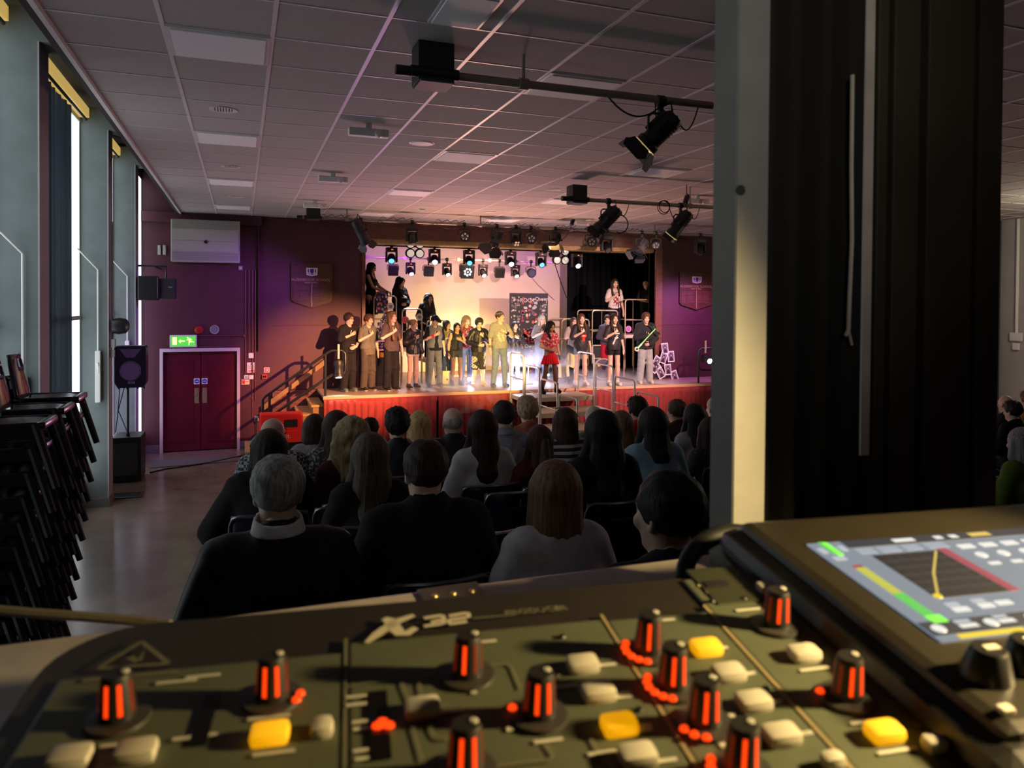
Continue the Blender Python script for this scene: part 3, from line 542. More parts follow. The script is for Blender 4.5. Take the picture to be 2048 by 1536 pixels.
# ============================================================ audio on the left, wall furniture
def pa_speaker():
    p = onz(262, 906, 0); c = at(261, 905, 16.2)
    c = Vector((at(261, 905, 15.5).x, 15.5, 0)); s = FPX/zc(c)
    t = thing('subwoofer', 'large black bass speaker cabinet on the floor beside the windows', 'speaker', (at(255, 940, 15.2).x, 15.2, 0))
    x0, x1 = at(222, 940, 15.2).x-t.location.x, at(283, 940, 15.2).x-t.location.x
    MB().bbox((x0, -.05, .02), (x1, .62, .78), .015).build('cabinet', BLACK, t); MB().bbox((x0+.05, -.075, .12), (x1-.05, -.045, .68), .01).build('grille', mat('grille_cloth', (.03, .03, .035), .8, bump=.3, nscale=200), t)
    for x in (x0+.05, x1-.05):
        MB().box((x-.03, .03, 0), (x+.03, .1, .02)).build('foot', BLACKP, t)
    pt = Vector((at(256, 800, 15.3).x, 15.3, .78)); z0 = at(256, 774, 15.3).z
    q = thing('speaker_pole', 'thin black pole standing on the bass cabinet', 'pole', pt); MB().cyl((0, 0, 0), (0, 0, z0-.78), .018, 12).build('tube', BLACK, q, True); MB().cyl((0, 0, 0), (0, 0, .05), .03, 12).build('base', BLACK, q, True)
    b = thing('loudspeaker', 'black loudspeaker on a pole with violet light on its front', 'speaker', (pt.x, 15.3, z0)); a0, a1 = at(229, 740, 15.15), at(292, 740, 15.15); zt_ = at(260, 692, 15.15).z
    w = (a1.x-a0.x)/2; ox = (a0.x+a1.x)/2-pt.x; h = zt_-z0
    MB().prism([(ox-w*.8, 0), (ox+w*.8, 0), (ox+w, h*.12), (ox+w, h*.95), (ox+w*.9, h), (ox-w*.9, h), (ox-w, h*.95), (ox-w, h*.12)], -.16, .2).build('cabinet', BLACKP, b)
    MB().lathe([(w*.62, .0), (w*.66, .012), (w*.7, 0)], Matrix.Translation((ox, -.162, h*.40)) @ Matrix.Rotation(PI/2, 4, 'X'), 28).build('woofer_ring', mat('violet_light_tint', (.16, .13, .17), .25), b, True)  # violet light on the front partly put into these paler tinted colours
    MB().lathe([(w*.62, .004), (w*.2, -.01), (0, -.0)], Matrix.Translation((ox, -.165, h*.40)) @ Matrix.Rotation(PI/2, 4, 'X'), 28).build('woofer', mat('grille_mesh', (.15, .13, .16), .4, bump=.4, nscale=150), b, True)
    MB().prism([(ox-w*.7, h*.93), (ox+w*.7, h*.93), (ox+w*.25, h*.72), (ox-w*.25, h*.72)], -.166, -.155).build('horn', mat('horn_plastic', (.12, .10, .13), .3), b)
    MB().box((ox-.035, -.17, h*.10), (ox+.07, -.16, h*.16)).build('badge', mat('silver_badge', (.5, .45, .6), .3, .6), b); text('badge_text', 'FBT', .05, BLACKP, (ox+.018, -.172, h*.13), (PI/2, 0, 0), b, .001)
    for x in (-.2, -.07, .1, .2): MB().cyl((ox+x*w*4, 0, -.035), (ox+x*w*4, 0, 0), .018, 8).build('foot', BLACKP, b, True)
    c = thing('speaker_cable', 'thin cables hanging below the pole loudspeaker', 'cable', (0, 0, 0)); MB().tube([(pt.x-.12, 15.25, z0), (pt.x-.16, 15.3, z0-.5), (pt.x-.2, 15.35, .85)], .008, 6).build('strand', CABLE, c, True); MB().tube([(pt.x-.05, 15.25, z0), (pt.x-.15, 15.3, z0-.4), (pt.x+.0, 15.35, .8)], .008, 6).build('strand', CABLE, c, True)
pa_speaker()
a = at(300, 575, 16.9); sp = thing('wall_speaker', 'long black wall speaker on a bracket above the emergency exit', 'speaker', a)
x0, x1 = at(277, 575, 16.9).x-a.x, at(352, 575, 16.9).x-a.x
MB().bbox((x0, -.16, -.25), (x1*.32, .2, .22), .02).build('cabinet', BLACKP, sp); MB().bbox((x1*.3, -.10, -.22), (x1, .18, .18), .02).build('grille', mat('speaker_grille', (.02, .02, .022), .5, bump=.3, nscale=150), sp)
MB().box((x1*.30, -.17, -.2), (x1*.33, -.09, .19)).build('trim_strip', mat('silver_trim', (.4, .4, .42), .3, .8), sp); MB().box((x1*.72, -.105, .0), (x1*.88, -.099, .02)).build('badge', mat('silver_badge', (.5, .45, .6), .3, .6), sp)
MB().tube([(x0, .1, .42), (x1*.6, .1, .42), (x1*.6, .1, .15)], .02, 6).tube([(x0, .1, .42), (x0-.02, .1, .42)], .02, 6).tube([(.1, .1, .4), (.1, YB-16.9, .4)], .02, 6).build('bracket', BLACK, sp, True)
a = onx(226, 655, -1.74); ca = thing('wall_camera', 'black dome-shaped wall unit on the second grey fin', 'wall unit', (a.x, 13.62, a.z)); MB().bbox((-.12, -.08, -.1), (-.03, .08, .1), .02).build('base', BLACKP, ca); MB().lathe([(.12, -.02), (.13, .06), (.11, .16), (.05, .2), (0, .2)], Matrix.Translation((-.08, 0, 0)) @ Matrix.Rotation(PI/2, 4, 'Y'), 18).build('dome', BLACKP, ca, True)
MB().bbox((-.145, -.07, -.33), (-.07, .07, -.2), .008).bbox((-.145, -.05, -.48), (-.08, .05, -.37), .008).build('junction_box', mat('grey_box', (.4, .38, .38), .5), ca); MB().tube([(-.11, 0, 1.6), (-.11, 0, -.2)], .014, 6).build('conduit', mat('grey_box', (.4, .38, .38), .5), ca, True)
a = onz(252, 993, 0); pl = thing('floor_plate', 'flat dark plate lying on the floor by the second fin', 'plate', (a.x, a.y, 0)); MB().bbox((-.3, -.17, 0), (.24, .17, .03), .01).build('plate', mat('dark_steel', (.09, .09, .10), .25, .5), pl); MB().box((.08, -.06, .03), (.16, .04, .034)).build('slot', DARK, pl)
m0 = onz(300, 925, .0); fm = thing('floor_mat', 'long dark grey mat on the floor in front of the exit doors', 'mat', (0, 0, 0)); A = [onz(u, v, 0) for u, v in ((300, 937), (484, 922), (470, 912), (300, 922))]
MB().add([p+Vector((0, 0, z)) for z in (0, .012) for p in A], [(3, 2, 1, 0), (4, 5, 6, 7), (0, 1, 5, 4), (1, 2, 6, 5), (2, 3, 7, 6), (3, 0, 4, 7)]).build('pile', mat('mat_pile', (.10, .08, .10), .95, noise=.2, nscale=60), fm)
fc = thing('floor_cable', 'black cable lying across the floor beyond the mat', 'cable', (0, 0, 0)); MB().tube([onz(u, v, .015) for u, v in ((300, 945), (330, 938), (360, 934), (420, 925), (500, 908))], .014, 6).build('strand', CABLE, fc, True)
# wall heater panel
def on_wall(u, v, off=0.): return at(u, v, YB-off)
a, b = on_wall(344, 440), on_wall(480, 527); ht = thing('wall_heater', 'big cream metal heater panel high on the wall above the exit', 'heater', (a.x, YB, b.z)); w, h = b.x-a.x, a.z-b.z
HT = mat('cream_enamel', (.44, .41, .37), .5)
MB().bbox((0, -.3, 0), (w, 0, h), .012).build('casing', HT, ht); MB().box((.03, -.31, .22), (w-.03, -.298, h*.5-.004)).build('lower_panel', HT, ht); MB().box((.03, -.31, h*.5+.004), (w-.03, -.298, h-.2)).build('upper_panel', HT, ht)
g = MB(); [g.box((.03, -.306, .03+k*.03), (w-.03, -.296, .045+k*.03)) for k in range(6)]; [g.box((.03, -.306, h-.18+k*.03), (w-.03, -.296, h-.165+k*.03)) for k in range(6)]
g.build('louvre', mat('heater_louvre', (.27, .255, .235), .5), ht); MB().lathe([(.035, 0), (.035, .015), (.0, .018)], Matrix.Translation((w*.5, -.31, h*.48)) @ Matrix.Rotation(PI/2, 4, 'X'), 16).build('knob', BLACKP, ht, True)
# exit door pair
DOORM = mat('maroon_gloss_door', (.105, .009, .022), .28, noise=.1, nscale=4); DP = mat('door_frame_paint', (.62, .50, .50), .4)
structure('trim_11', MB().box((DX0-.06, YB-.04, 0), (DX0, YB+.14, DZ+.07)).box((DX1, YB-.04, 0), (DX1+.06, YB+.14, DZ+.07)).box((DX0, YB-.04, DZ), (DX1, YB+.14, DZ+.07)), DP)
mid = (DX0+DX1)/2; PLATE = mat('brass_push_plate', (.55, .45, .28), .35, .8, noise=.2, nscale=15)
for k, (a, b) in enumerate(((DX0+.004, mid-.006), (mid+.006, DX1-.004))):
    d = structure('door_%d' % (k+1), MB().box((a, YB+.05, .02), (b, YB+.10, DZ-.004)), DOORM)
    MB().box((a+.12, YB+.043, .18), (b-.12, YB+.05, DZ-.2)).build('panel', mat('maroon_gloss_panel', (.095, .008, .02), .25, noise=.1, nscale=4), d)
    e = b-.11 if k == 0 else a+.03
    MB().bbox((e, YB+.038, 1.0), (e+.085, YB+.05, 1.32), .003).build('push_plate', PLATE, d)
    s = MB().box((e-.015, YB+.036, 1.40), (e+.095, YB+.05, 1.52)).build('fire_door_sign', PAPER, d); MB().lathe([(.048, 0), (.048, .003)], Matrix.Translation((e+.04, YB+.036, 1.46)) @ Matrix.Rotation(PI/2, 4, 'X'), 20).build('blue_disc', mat('sign_blue', (.03, .08, .45), .5), s)
    MB().box((e+.01, YB+.031, 1.452), (e+.07, YB+.034, 1.466)).build('sign_line', PAPER, s)
# exit sign
a, b = on_wall(340, 670), on_wall(394, 694); ex = thing('exit_sign', 'lit green emergency exit sign with running man and arrow above the doors', 'sign', (a.x, YB, b.z)); w, h = b.x-a.x, a.z-b.z
MB().bbox((0, -.07, 0), (w, 0, h), .005).build('case', mat('sign_case', (.7, .7, .72), .4), ex); MB().box((.025, -.075, .025), (w-.025, -.069, h-.025)).build('face', mat('exit_green', (.05, .5, .05), .4, emit=(.10, .62, .06), es=.9), ex)
EY = mat('exit_pictogram', (.8, .9, .3), .4, emit=(.85, .95, .35), es=1.1); pg = MB()
sx_, sz_ = w/.5, h/.22
P = lambda pts: [(x*sx_, z*sz_) for x, z in pts]
pg.prism(P([(.05, .05), (.13, .05), (.13, .18), (.05, .18)]), -.079, -.075); pg.prism(P([(.16, .11), (.2, .15), (.2, .125), (.28, .125), (.28, .1), (.2, .1), (.2, .07)]), -.079, -.075)
pg.prism(P([(.315, .17), (.33, .19), (.35, .17), (.335, .155)]), -.079, -.075); pg.prism(P([(.33, .15), (.37, .165), (.42, .13), (.41, .12), (.375, .14), (.385, .11), (.45, .10), (.45, .09), (.37, .09), (.36, .04), (.345, .04), (.35, .1), (.345, .135), (.31, .12), (.305, .13)]), -.079, -.075); pg.build('pictogram', EY, ex)
# bell, round speaker, switch boxes, notices, conduits
p = on_wall(398, 660); t = thing('fire_bell', 'dark red round fire bell above the exit doors', 'bell', p); MB().lathe([(.09, 0), (.09, .03), (.075, .06), (.03, .075), (0, .075)], Matrix.Rotation(PI/2, 4, 'X'), 24).build('dome', mat('bell_red', (.35, .02, .02), .25), t, True); MB().lathe([(.03, .07), (.025, .085), (0, .085)], Matrix.Rotation(PI/2, 4, 'X'), 14).build('boss', mat('bell_red', (.35, .02, .02), .25), t, True)
p = on_wall(429, 659); t = thing('round_wall_speaker', 'round grey wall sounder with a pale ring right of the red bell', 'speaker', p); MB().lathe([(.075, 0), (.085, .03), (.09, .03), (.09, 0)], Matrix.Rotation(PI/2, 4, 'X'), 28).build('ring', WHITE, t, True); MB().lathe([(.076, .02), (0, .026)], Matrix.Rotation(PI/2, 4, 'X'), 24).build('grille', mat('grey_mesh', (.2, .18, .2), .6), t, True)
def plate(u0, v0, u1, v1, name, label, cat, m=WHITE, d=.03, Y=None):
    a, b = on_wall(u0, v0), on_wall(u1, v1); t = thing(name, label, cat, (a.x, YB, b.z)); MB().bbox((0, -d, 0), (b.x-a.x, 0, a.z-b.z), .004).build('plate', m, t); return t, b.x-a.x, a.z-b.z
t, w, h = plate(497, 706, 507, 716, 'switch_box', 'small square white switch box above the notice by the exit', 'switch'); MB().box((w*.35, -.036, h*.3), (w*.65, -.03, h*.7)).build('rocker', WHITE, t)
t, w, h = plate(494, 725, 511, 745, 'wall_notice', 'white safety notice with a red footer right of the exit doors', 'notice', PAPER, .008)
for k in range(4): MB().box((w*.15, -.011, h*(.38+.09*k)), (w*.8, -.008, h*(.41+.09*k))).build('text_line', mat('ink_grey', (.2, .18, .2), .8), t)
MB().box((w*.15, -.011, h*.12), (w*.85, -.008, h*.2)).build('red_band', RED, t); MB().lathe([(w*.12, 0), (w*.12, .004)], Matrix.Translation((w*.5, -.008, h*.85)) @ Matrix.Rotation(PI/2, 4, 'X'), 12).build('crest', mat('ink_grey', (.2, .18, .2), .8), t)
t, w, h = plate(488, 750, 497, 757, 'wall_socket', 'white double socket under the safety notice', 'socket'); MB().box((w*.2, -.035, h*.3), (w*.8, -.03, h*.6)).build('rocker', mat('ink_grey', (.2, .18, .2), .8), t)
t, w, h = plate(498, 750, 507, 758, 'wall_switch', 'lilac-tinted white switch beside the double socket', 'switch'); MB().box((w*.3, -.036, h*.25), (w*.7, -.03, h*.75)).build('rocker', WHITE, t)
t, w, h = plate(483, 759, 499, 769, 'fire_notice', 'pale sign with red flame symbol low beside the exit doors', 'notice', mat('cream_sign', (.75, .6, .35), .6), .008); MB().box((w*.08, -.011, h*.15), (w*.42, -.008, h*.85)).build('red_symbol', RED, t); MB().box((w*.5, -.011, h*.5), (w*.9, -.008, h*.6)).build('text_line', RED, t)
t, w, h = plate(528, 735, 539, 745, 'fire_point_sign', 'square red fire point sign with white border on the wall left of the stair rail', 'sign', PAPER, .008); MB().box((w*.12, -.012, h*.12), (w*.88, -.008, h*.88)).build('red_field', RED, t); MB().box((w*.3, -.015, h*.28), (w*.45, -.012, h*.7)).box((w*.58, -.015, h*.28), (w*.7, -.012, h*.75)).build('symbol', PAPER, t)
t, w, h = plate(524, 749, 534, 757, 'call_point', 'red fire alarm call point under the square red sign', 'alarm', RED, .05); MB().box((w*.12, -.055, h*.25), (w*.88, -.05, h*.75)).build('glass', BLACKP, t)
cm = mat('maroon_conduit', (.15, .025, .04), .5)
for i, (u, v0, v1) in enumerate(((491, 540, 750), (498, 540, 706), (505, 540, 835), (511, 540, 800))):
    a, b = on_wall(u, v0), on_wall(u, v1); t = thing('wall_conduit', ['leftmost maroon conduit right of the exit, ending at the double socket', 'second maroon conduit, ending at the square switch box', 'third maroon conduit, longest, ending at a low socket', 'rightmost maroon conduit beside the wall corner'][i], 'conduit', (a.x, YB-.018, 0), group='maroon conduits'); MB().cyl((0, 0, b.z), (0, 0, a.z), .012, 8).build('pipe', cm, t, True)
    s = MB(); [s.bbox((-.02, -.014, z), (.02, .018, z+.03), .004) for z in (b.z+.4, b.z+1.0)]; s.build('saddle', cm, t)
a, b = on_wall(394, 672), on_wall(489, 672); t = thing('wall_conduit', 'level maroon conduit from the exit sign to a round junction box', 'conduit', (a.x, YB-.018, a.z), group='maroon conduits'); MB().cyl((0, 0, 0), (b.x-a.x, 0, 0), .012, 8).build('pipe', cm, t, True); MB().lathe([(.035, -.02), (.035, .02)], Matrix.Translation((b.x-a.x, 0, 0)) @ Matrix.Rotation(PI/2, 4, 'X'), 14).build('junction_box', cm, t, True)
t, w, h = plate(477, 532, 485, 540, 'sensor_box', 'small grey sensor box below the corner of the heater', 'sensor', mat('grey_box', (.4, .38, .38), .5)); MB().lathe([(.02, 0), (.015, .015), (0, .016)], Matrix.Translation((w/2, -.03, h/2)) @ Matrix.Rotation(PI/2, 4, 'X'), 10).build('lens', WHITE, t, True)
t, w, h = plate(509, 832, 517, 842, 'wall_socket', 'low socket with a black plug below the longest conduit', 'socket', mat('grey_box', (.4, .38, .38), .5)); MB().bbox((w*.2, -.07, -.03), (w*.8, -.03, h*.6), .006).build('plug', BLACKP, t); MB().tube([(w*.5, -.05, -.03), (w*.5, -.05, -.2), (w*.7, -.06, -.42)], .008, 6).build('lead', CABLE, t, True)
for u, w_ in ((319, 'left'), (329, 'right')):
    p = on_wall(u, 500); t = thing('wall_lever', w_+' one of the two small dark catches on the wall left of the heater', 'catch', p, group='small wall catches'); MB().bbox((-.03, -.05, -.1), (.03, 0, .1), .01).build('body', mat('grey_box', (.4, .38, .38), .5), t); MB().cyl((0, -.05, .05), (.0, -.09, .09), .012, 6).build('lever', STEEL, t, True)
# honours boards
def honours(u0, v0, u1, v1, label, w_title, crest_m):
    a, b = on_wall(u0, v0), on_wall(u1, v1); W_, H_ = b.x-a.x, a.z-b.z; t = thing('honours_board', label, 'board', (a.x, YB, b.z), group='wooden honours boards')
    MB().prism([(W_*.5, 0), (W_*.06, H_*.13), (0, H_*.2), (0, H_), (W_, H_), (W_, H_*.2), (W_*.94, H_*.13)], -.05, -.004).build('board', mat('honours_wood', (.085, .028, .015), .4, noise=.25, nscale=5, stretch=(1, 1, 6)), t)
    c = MB().prism([(W_*.37, H_*.74), (W_*.5, H_*.715), (W_*.63, H_*.74), (W_*.64, H_*.9), (W_*.36, H_*.9)], -.062, -.05).build('crest', mat('crest_white', (.8, .72, .74), .5), t)
    k = mat('crest_navy', (.05, .04, .14), .5)
    MB().prism([(W_*.5, H_*.755), (W_*.455, H_*.80), (W_*.455, H_*.875), (W_*.545, H_*.875), (W_*.545, H_*.80)], -.066, -.062).build('shield', k, c)
    MB().prism([(W_*.40, H_*.80), (W_*.43, H_*.79), (W_*.425, H_*.87), (W_*.40, H_*.87)], -.066, -.062).build('supporter', k, c); MB().prism([(W_*.60, H_*.80), (W_*.57, H_*.79), (W_*.575, H_*.87), (W_*.60, H_*.87)], -.066, -.062).build('supporter', k, c)
    MB().prism([(W_*.40, H_*.765), (W_*.5, H_*.742), (W_*.60, H_*.765), (W_*.60, H_*.778), (W_*.5, H_*.756), (W_*.40, H_*.778)], -.066, -.062).build('scroll', k, c)
    gold = mat('gilt_lettering', (.52, .33, .17), .45, .3)
    text('title', 'ALDERBROOK SCHOOL', W_*.088, gold, (W_*.48, -.052, H_*.63), (PI/2, 0, 0), t); text('subtitle', 'HEAD PUPILS', W_*.055, gold, (W_*.48, -.052, H_*.565), (PI/2, 0, 0), t)
    MB().box((W_*.49, -.056, H_*.03), (W_*.505, -.05, H_*.53)).build('divider', gold, t)
    ln = MB(); r = random.Random(3)
    for k_ in range(13):
        for xx in ((.07, .46), (.54, .93)):
            if r.random() < .9: ln.box((W_*xx[0], -.052, H_*(.20+k_*.024)), (W_*(xx[0]+.12), -.05, H_*(.209+k_*.024))); ln.box((W_*(xx[0]+.15), -.052, H_*(.20+k_*.024)), (W_*(xx[1]-r.uniform(0, .08)), -.05, H_*(.209+k_*.024)))
    ln.build('name_lines', mat('faded_gilt', (.17, .07, .035), .5), t)
honours(582, 526, 664, 616, 'shield-shaped honours board with white crest on the wall left of the stage', .8, 0)
honours(1358, 545, 1424, 620, 'shield-shaped honours board half hidden by the grey post right of the stage', .8, 0)
# red cabinet by the stairs
a, b = at(520, 830, 15.9), at(606, 884, 15.9); t = thing('red_cabinet', 'bright red cabinet with a dark window and white letters beside the stage stairs', 'cabinet', (a.x, 15.9, 0)); w = b.x-a.x; zb, ztp = b.z, a.z
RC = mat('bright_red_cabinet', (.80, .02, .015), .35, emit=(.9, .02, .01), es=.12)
MB().bbox((0, 0, zb), (w, .4, ztp), .03).build('body', RC, t); MB().bbox((w*.55, -.012, ztp-.36*(ztp-zb)*1.3), (w*.87, .01, ztp-.2*(ztp-zb)), .008).build('window', mat('dark_glass', (.05, .04, .03), .1), t)
text('lettering', 'it.', .12, PAPER, (w*.66, -.004, zb+.13), (PI/2, 0, 0), t); MB().bbox((w*.35, -.012, zb+.2), (w*.95, .0, zb+.23), .005).build('ridge', RC, t)
MB().box((.05, .05, 0), (w-.05, .35, zb)).build('stand', BLACKP, t)
# ============================================================ rails, rostra, steps
RAIL = mat('black_rail', (.018, .018, .02), .3); TUBE = mat('steel_tube_bright', (.62, .58, .52), .35, .6)
PLY = mat('plywood_deck', (.62, .47, .30), .5, noise=.12, nscale=3); ALU = mat('deck_edge_alloy', (.60, .52, .38), .45, .3)
def handrail(pts_top, pts_low, posts, Y, label):
    t = thing('stair_handrail', label, 'handrail', (0, 0, 0), group='black stair handrails')
    MB().tube(pts_top, .028, 10).build('top_rail', RAIL, t, True)
    if pts_low: MB().tube(pts_low, .022, 10).build('lower_rail', RAIL, t, True)
    for a, b in posts: MB().cyl(a, b, .026, 10).build('post', RAIL, t, True)
    return t
Yh = 16.42; H = lambda u, v: at(u, v, Yh)
hr = handrail([H(u, v) for u, v in ((530, 838), (526, 832), (525, 800), (530, 793), (656, 705), (664, 701), (684, 701), (691, 707), (691, 740), (687, 748), (668, 748), (660, 752), (542, 832))], None, [(H(539, 790), Vector((H(539, 790).x, Yh, .12))), (H(651, 709), Vector((H(651, 709).x, Yh, SZ)))], Yh, 'black tubular handrail of the stage stairs, left of the boy with glasses')
wr = thing('wall_handrail', 'varnished wooden rail fixed to the wall above the stage stairs', 'handrail', (0, 0, 0)); a, b = at(524, 812, YB-.1), at(648, 720, YB-.1); MB().prism([(a.x, a.z), (b.x, b.z), (b.x, b.z-.12), (a.x, a.z-.12)], YB-.12, YB-.07).build('rail', mat('rail_wood', (.26, .15, .05), .45, noise=.2, nscale=6), wr)
for k in (.15, .5, .85): MB().cyl(a.lerp(b, k)+Vector((0, .02, -.06)), a.lerp(b, k)+Vector((0, .1, -.06)), .015, 8).build('bracket', RAIL, wr, True)
a = Vector((at(1424, 735, 16.45).x, 16.45, 0)); x0, x1 = at(1397, 735, 16.45).x, at(1470, 735, 16.45).x
handrail([Vector((x0, 16.45, at(1397, 735, 16.45).z))]+[at(u, v, 16.45) for u, v in ((1397, 702), (1402, 697), (1450, 695), (1460, 702), (1460, 735), (1452, 740), (1402, 740), (1397, 735))], None, [(Vector((x0, 16.45, at(1397, 735, 16.45).z)), Vector((x0, 16.45, SZ)))], 16.45, 'black tubular handrail loop beside the grey post at the right end of the stage')
def hung_lamp(u, v, Y, d, label, power, col):
    p = at(u, v, Y); t = thing('stair_lamp', label, 'stage light', p, group='lamps on the stair handrails')
    MB().cyl((0, 0, .0), (0, 0, .3), .022, 10).build('hook', mat('pale_hook', (.7, .6, .5), .4), t, True); M = aimM((0, 0, -.15), d)
    MB().lathe([(.06, .13), (.10, .1), (.11, .02), (.085, -.02), (.085, -.16), (.1, -.17), (.1, -.23), (.09, -.23)], M, 18).build('body', BLACK, t, True); MB().lathe([(.09, -.215), (.05, -.235), (0, -.24)], M, 18).build('lens', glowm('lamp_lens_white', (1, .97, .9), 45), t, True)
    o = lamp('SPOT', 'light_stair_lamp', p+Vector((0, 0, -.15))+Vector(d).normalized()*.26, p+Vector(d)*3, col, power, .05, 100, .8); return t
hung_lamp(677, 718, 16.40, (0, -.25, -1), 'lamp hanging from the left handrail, shining down on the stage edge', 30, (1, .9, .75))
hung_lamp(1411, 706, 16.35, (-.1, -1, -.15), 'dazzling lamp on the right handrail facing the hall', 25, (.85, 1, 1))
def rostrum(x0, x1, y0, y1, z0, zt, label, loops, rail=.9, group='staging decks', mid=True, T=TUBE):
    t = thing('staging_deck', label, 'staging', (x0, y0, z0), group=group); w, d, h = x1-x0, y1-y0, zt-z0
    MB().box((.015, .015, h-.03), (w-.015, d-.015, h)).build('deck_board', PLY, t); e = MB(); e.box((0, 0, h-.09), (w, .03, h-.002)); e.box((0, d-.03, h-.09), (w, d, h-.002)); e.box((0, .03, h-.09), (.03, d-.03, h-.002)); e.box((w-.03, .03, h-.09), (w, d-.03, h-.002)); e.build('edge_frame', ALU, t)
    for x in (.03, w-.03):
        for y in (.03, d-.03): MB().cyl((x, y, 0), (x, y, h-.05), .022, 8).build('leg', T, t, True)
    for L in loops:
        (ax, ay), (bx, by) = {'L': ((.0, d-.04), (.0, .04)), 'R': ((w, d-.04), (w, .04)), 'F': ((.04, .0), (w-.04, .0)), 'B': ((.04, d), (w-.04, d))}[L]
        m = MB().tube(loop_pts((ax, ay), (bx, by), max(h-.9, .02), h+rail, .08), .0175, 8)
        if mid: m.cyl((ax, ay, h+rail*.42), (bx, by, h+rail*.42), .014, 8)
        m.build('guard_rail', T, t, True)
    return t
stepx0, stepx1 = 5.47, 7.08
for k, (ya, yb, z) in enumerate(((15.3, 16.22, 1.17), (14.38, 15.28, .97), (13.42, 14.36, .77), (12.5, 13.4, .57))):
    rostrum(stepx0, stepx1, ya, yb, 0, z, ['top step deck at the stage edge under the girl in the red skirt', 'second step deck down from the stage, with steel guard loops', 'third step deck down from the stage', 'lowest and nearest step deck in front of the stage'][k], 'LR', .90, 'step decks in front of the stage')
RT = mat('gold_lit_tube', (.60, .50, .34), .35, .6)
def rost_px(u0, u1, vtop, Y, d, label, loops, rail=.92):
    a, b = at(u0, vtop, Y), at(u1, vtop, Y); zt_ = a.z-rail; return rostrum(a.x, b.x, Y, Y+d, SZ, zt_, label, loops, rail, 'staging decks on the stage', T=RT)
R1 = rost_px(744, 796, 592, 18.45, .95, 'tallest staging deck at the left of the stage under the girl in black', 'F')
R2 = rost_px(801, 847, 618, 18.45, .95, 'middle staging deck at the left of the stage', 'F')
R3 = rost_px(851, 893, 641, 18.45, .95, 'lowest staging deck at the left of the stage behind the boy in the cap', 'F')
R4 = rost_px(1121, 1181, 639, 18.3, .95, 'lowest staging deck at the right of the stage behind the girl with the tongue shirt', 'FB')
R5 = rost_px(1182, 1238, 621, 18.3, .95, 'middle staging deck at the right of the stage below the girl in the white t-shirt', 'FB')
R6 = rost_px(1248, 1303, 599, 18.3, .95, 'tallest staging deck at the right of the stage below the blond boy', 'FB')
def decktop(r): return SZ + max(v.co.z for ch in r.children if ch.name.startswith('deck_board') for v in ch.data.vertices)
# ============================================================ stage dressing
def pix_panel(t, x, z, w, h, y, cols, seed, name='poster', rows=6, cl=5):   # collage sheet: patches of flat colour on one poster
    r = random.Random(seed); mb = MB(); mb.box((x, y-.004, z), (x+w, y, z+h)); ms = [mat('poster_black', (.02, .02, .025), .6)]
    for c in cols: ms.append(mat('poster_ink_%02d%02d%02d' % tuple(int(v*99) for v in c), c, .6))
    for i in range(cl):
        for j in range(rows):
            if r.random() < .8:
                mb.cur = r.randrange(len(cols))+1; cx, cz = x+w*(i+.5+r.uniform(-.4, .4))/cl, z+h*(j+.5+r.uniform(-.4, .4))/rows; n = r.randint(4, 7); ra = .48*w/cl*r.uniform(.5, 1.9); rb_ = .48*h/rows*r.uniform(.7, 1.3); ph = r.uniform(0, 6)
                mb.prism([(min(x+w, max(x, cx+ra*math.cos(ph+2*PI*k/n)*r.uniform(.6, 1.1))), min(z+h, max(z, cz+rb_*math.sin(ph+2*PI*k/n)*r.uniform(.6, 1.1)))) for k in range(n)], y-.008-.001*(i % 2), y-.004)
    return mb.build(name, ms, t)
YP = 19.9; a, b = at(1020, 586, YP), at(1096, 586, YP); zt = a.z
pb = thing('poster_board', 'tall black board covered with rock posters standing behind the cast', 'poster board', (a.x, YP, SZ)); w = b.x-a.x; h = zt-SZ
MB().box((0, 0, 0), (w, .04, h)).build('board', mat('poster_black', (.02, .02, .025), .6), pb); GREY = [(.35, .35, .36), (.15, .15, .16), (.6, .58, .56)]; REDS = [(.55, .05, .06), (.75, .15, .12), (.65, .6, .6), (.12, .1, .2), (.4, .05, .2)]
pix_panel(pb, w*.03, h*.76, w*.22, h*.2, -.002, GREY, 1); pix_panel(pb, w*.03, h*.52, w*.24, h*.21, -.002, GREY, 2); pix_panel(pb, w*.3, h*.62, w*.42, h*.33, -.002, REDS+[(.5, .5, .55)], 3, rows=7); pix_panel(pb, w*.75, h*.72, w*.22, h*.23, -.002, GREY, 4)
pix_panel(pb, w*.05, h*.3, w*.4, h*.24, -.002, REDS, 5, rows=5); pix_panel(pb, w*.35, h*.38, w*.45, h*.2, -.002, REDS+[(.3, .1, .35)], 6); pix_panel(pb, w*.35, h*.02, w*.5, h*.33, -.002, REDS, 7, rows=8, cl=6)
for tx, x, z, s in (('Queen', .83, .93, .14), ('ROCK', .45, .91, .15), ('Queen', .55, .345, .13), ('ROCK', .45, .12, .14)): text('lettering', tx, s, PAPER, (w*x, -.014, h*z), (PI/2, 0, 0), pb, .001)
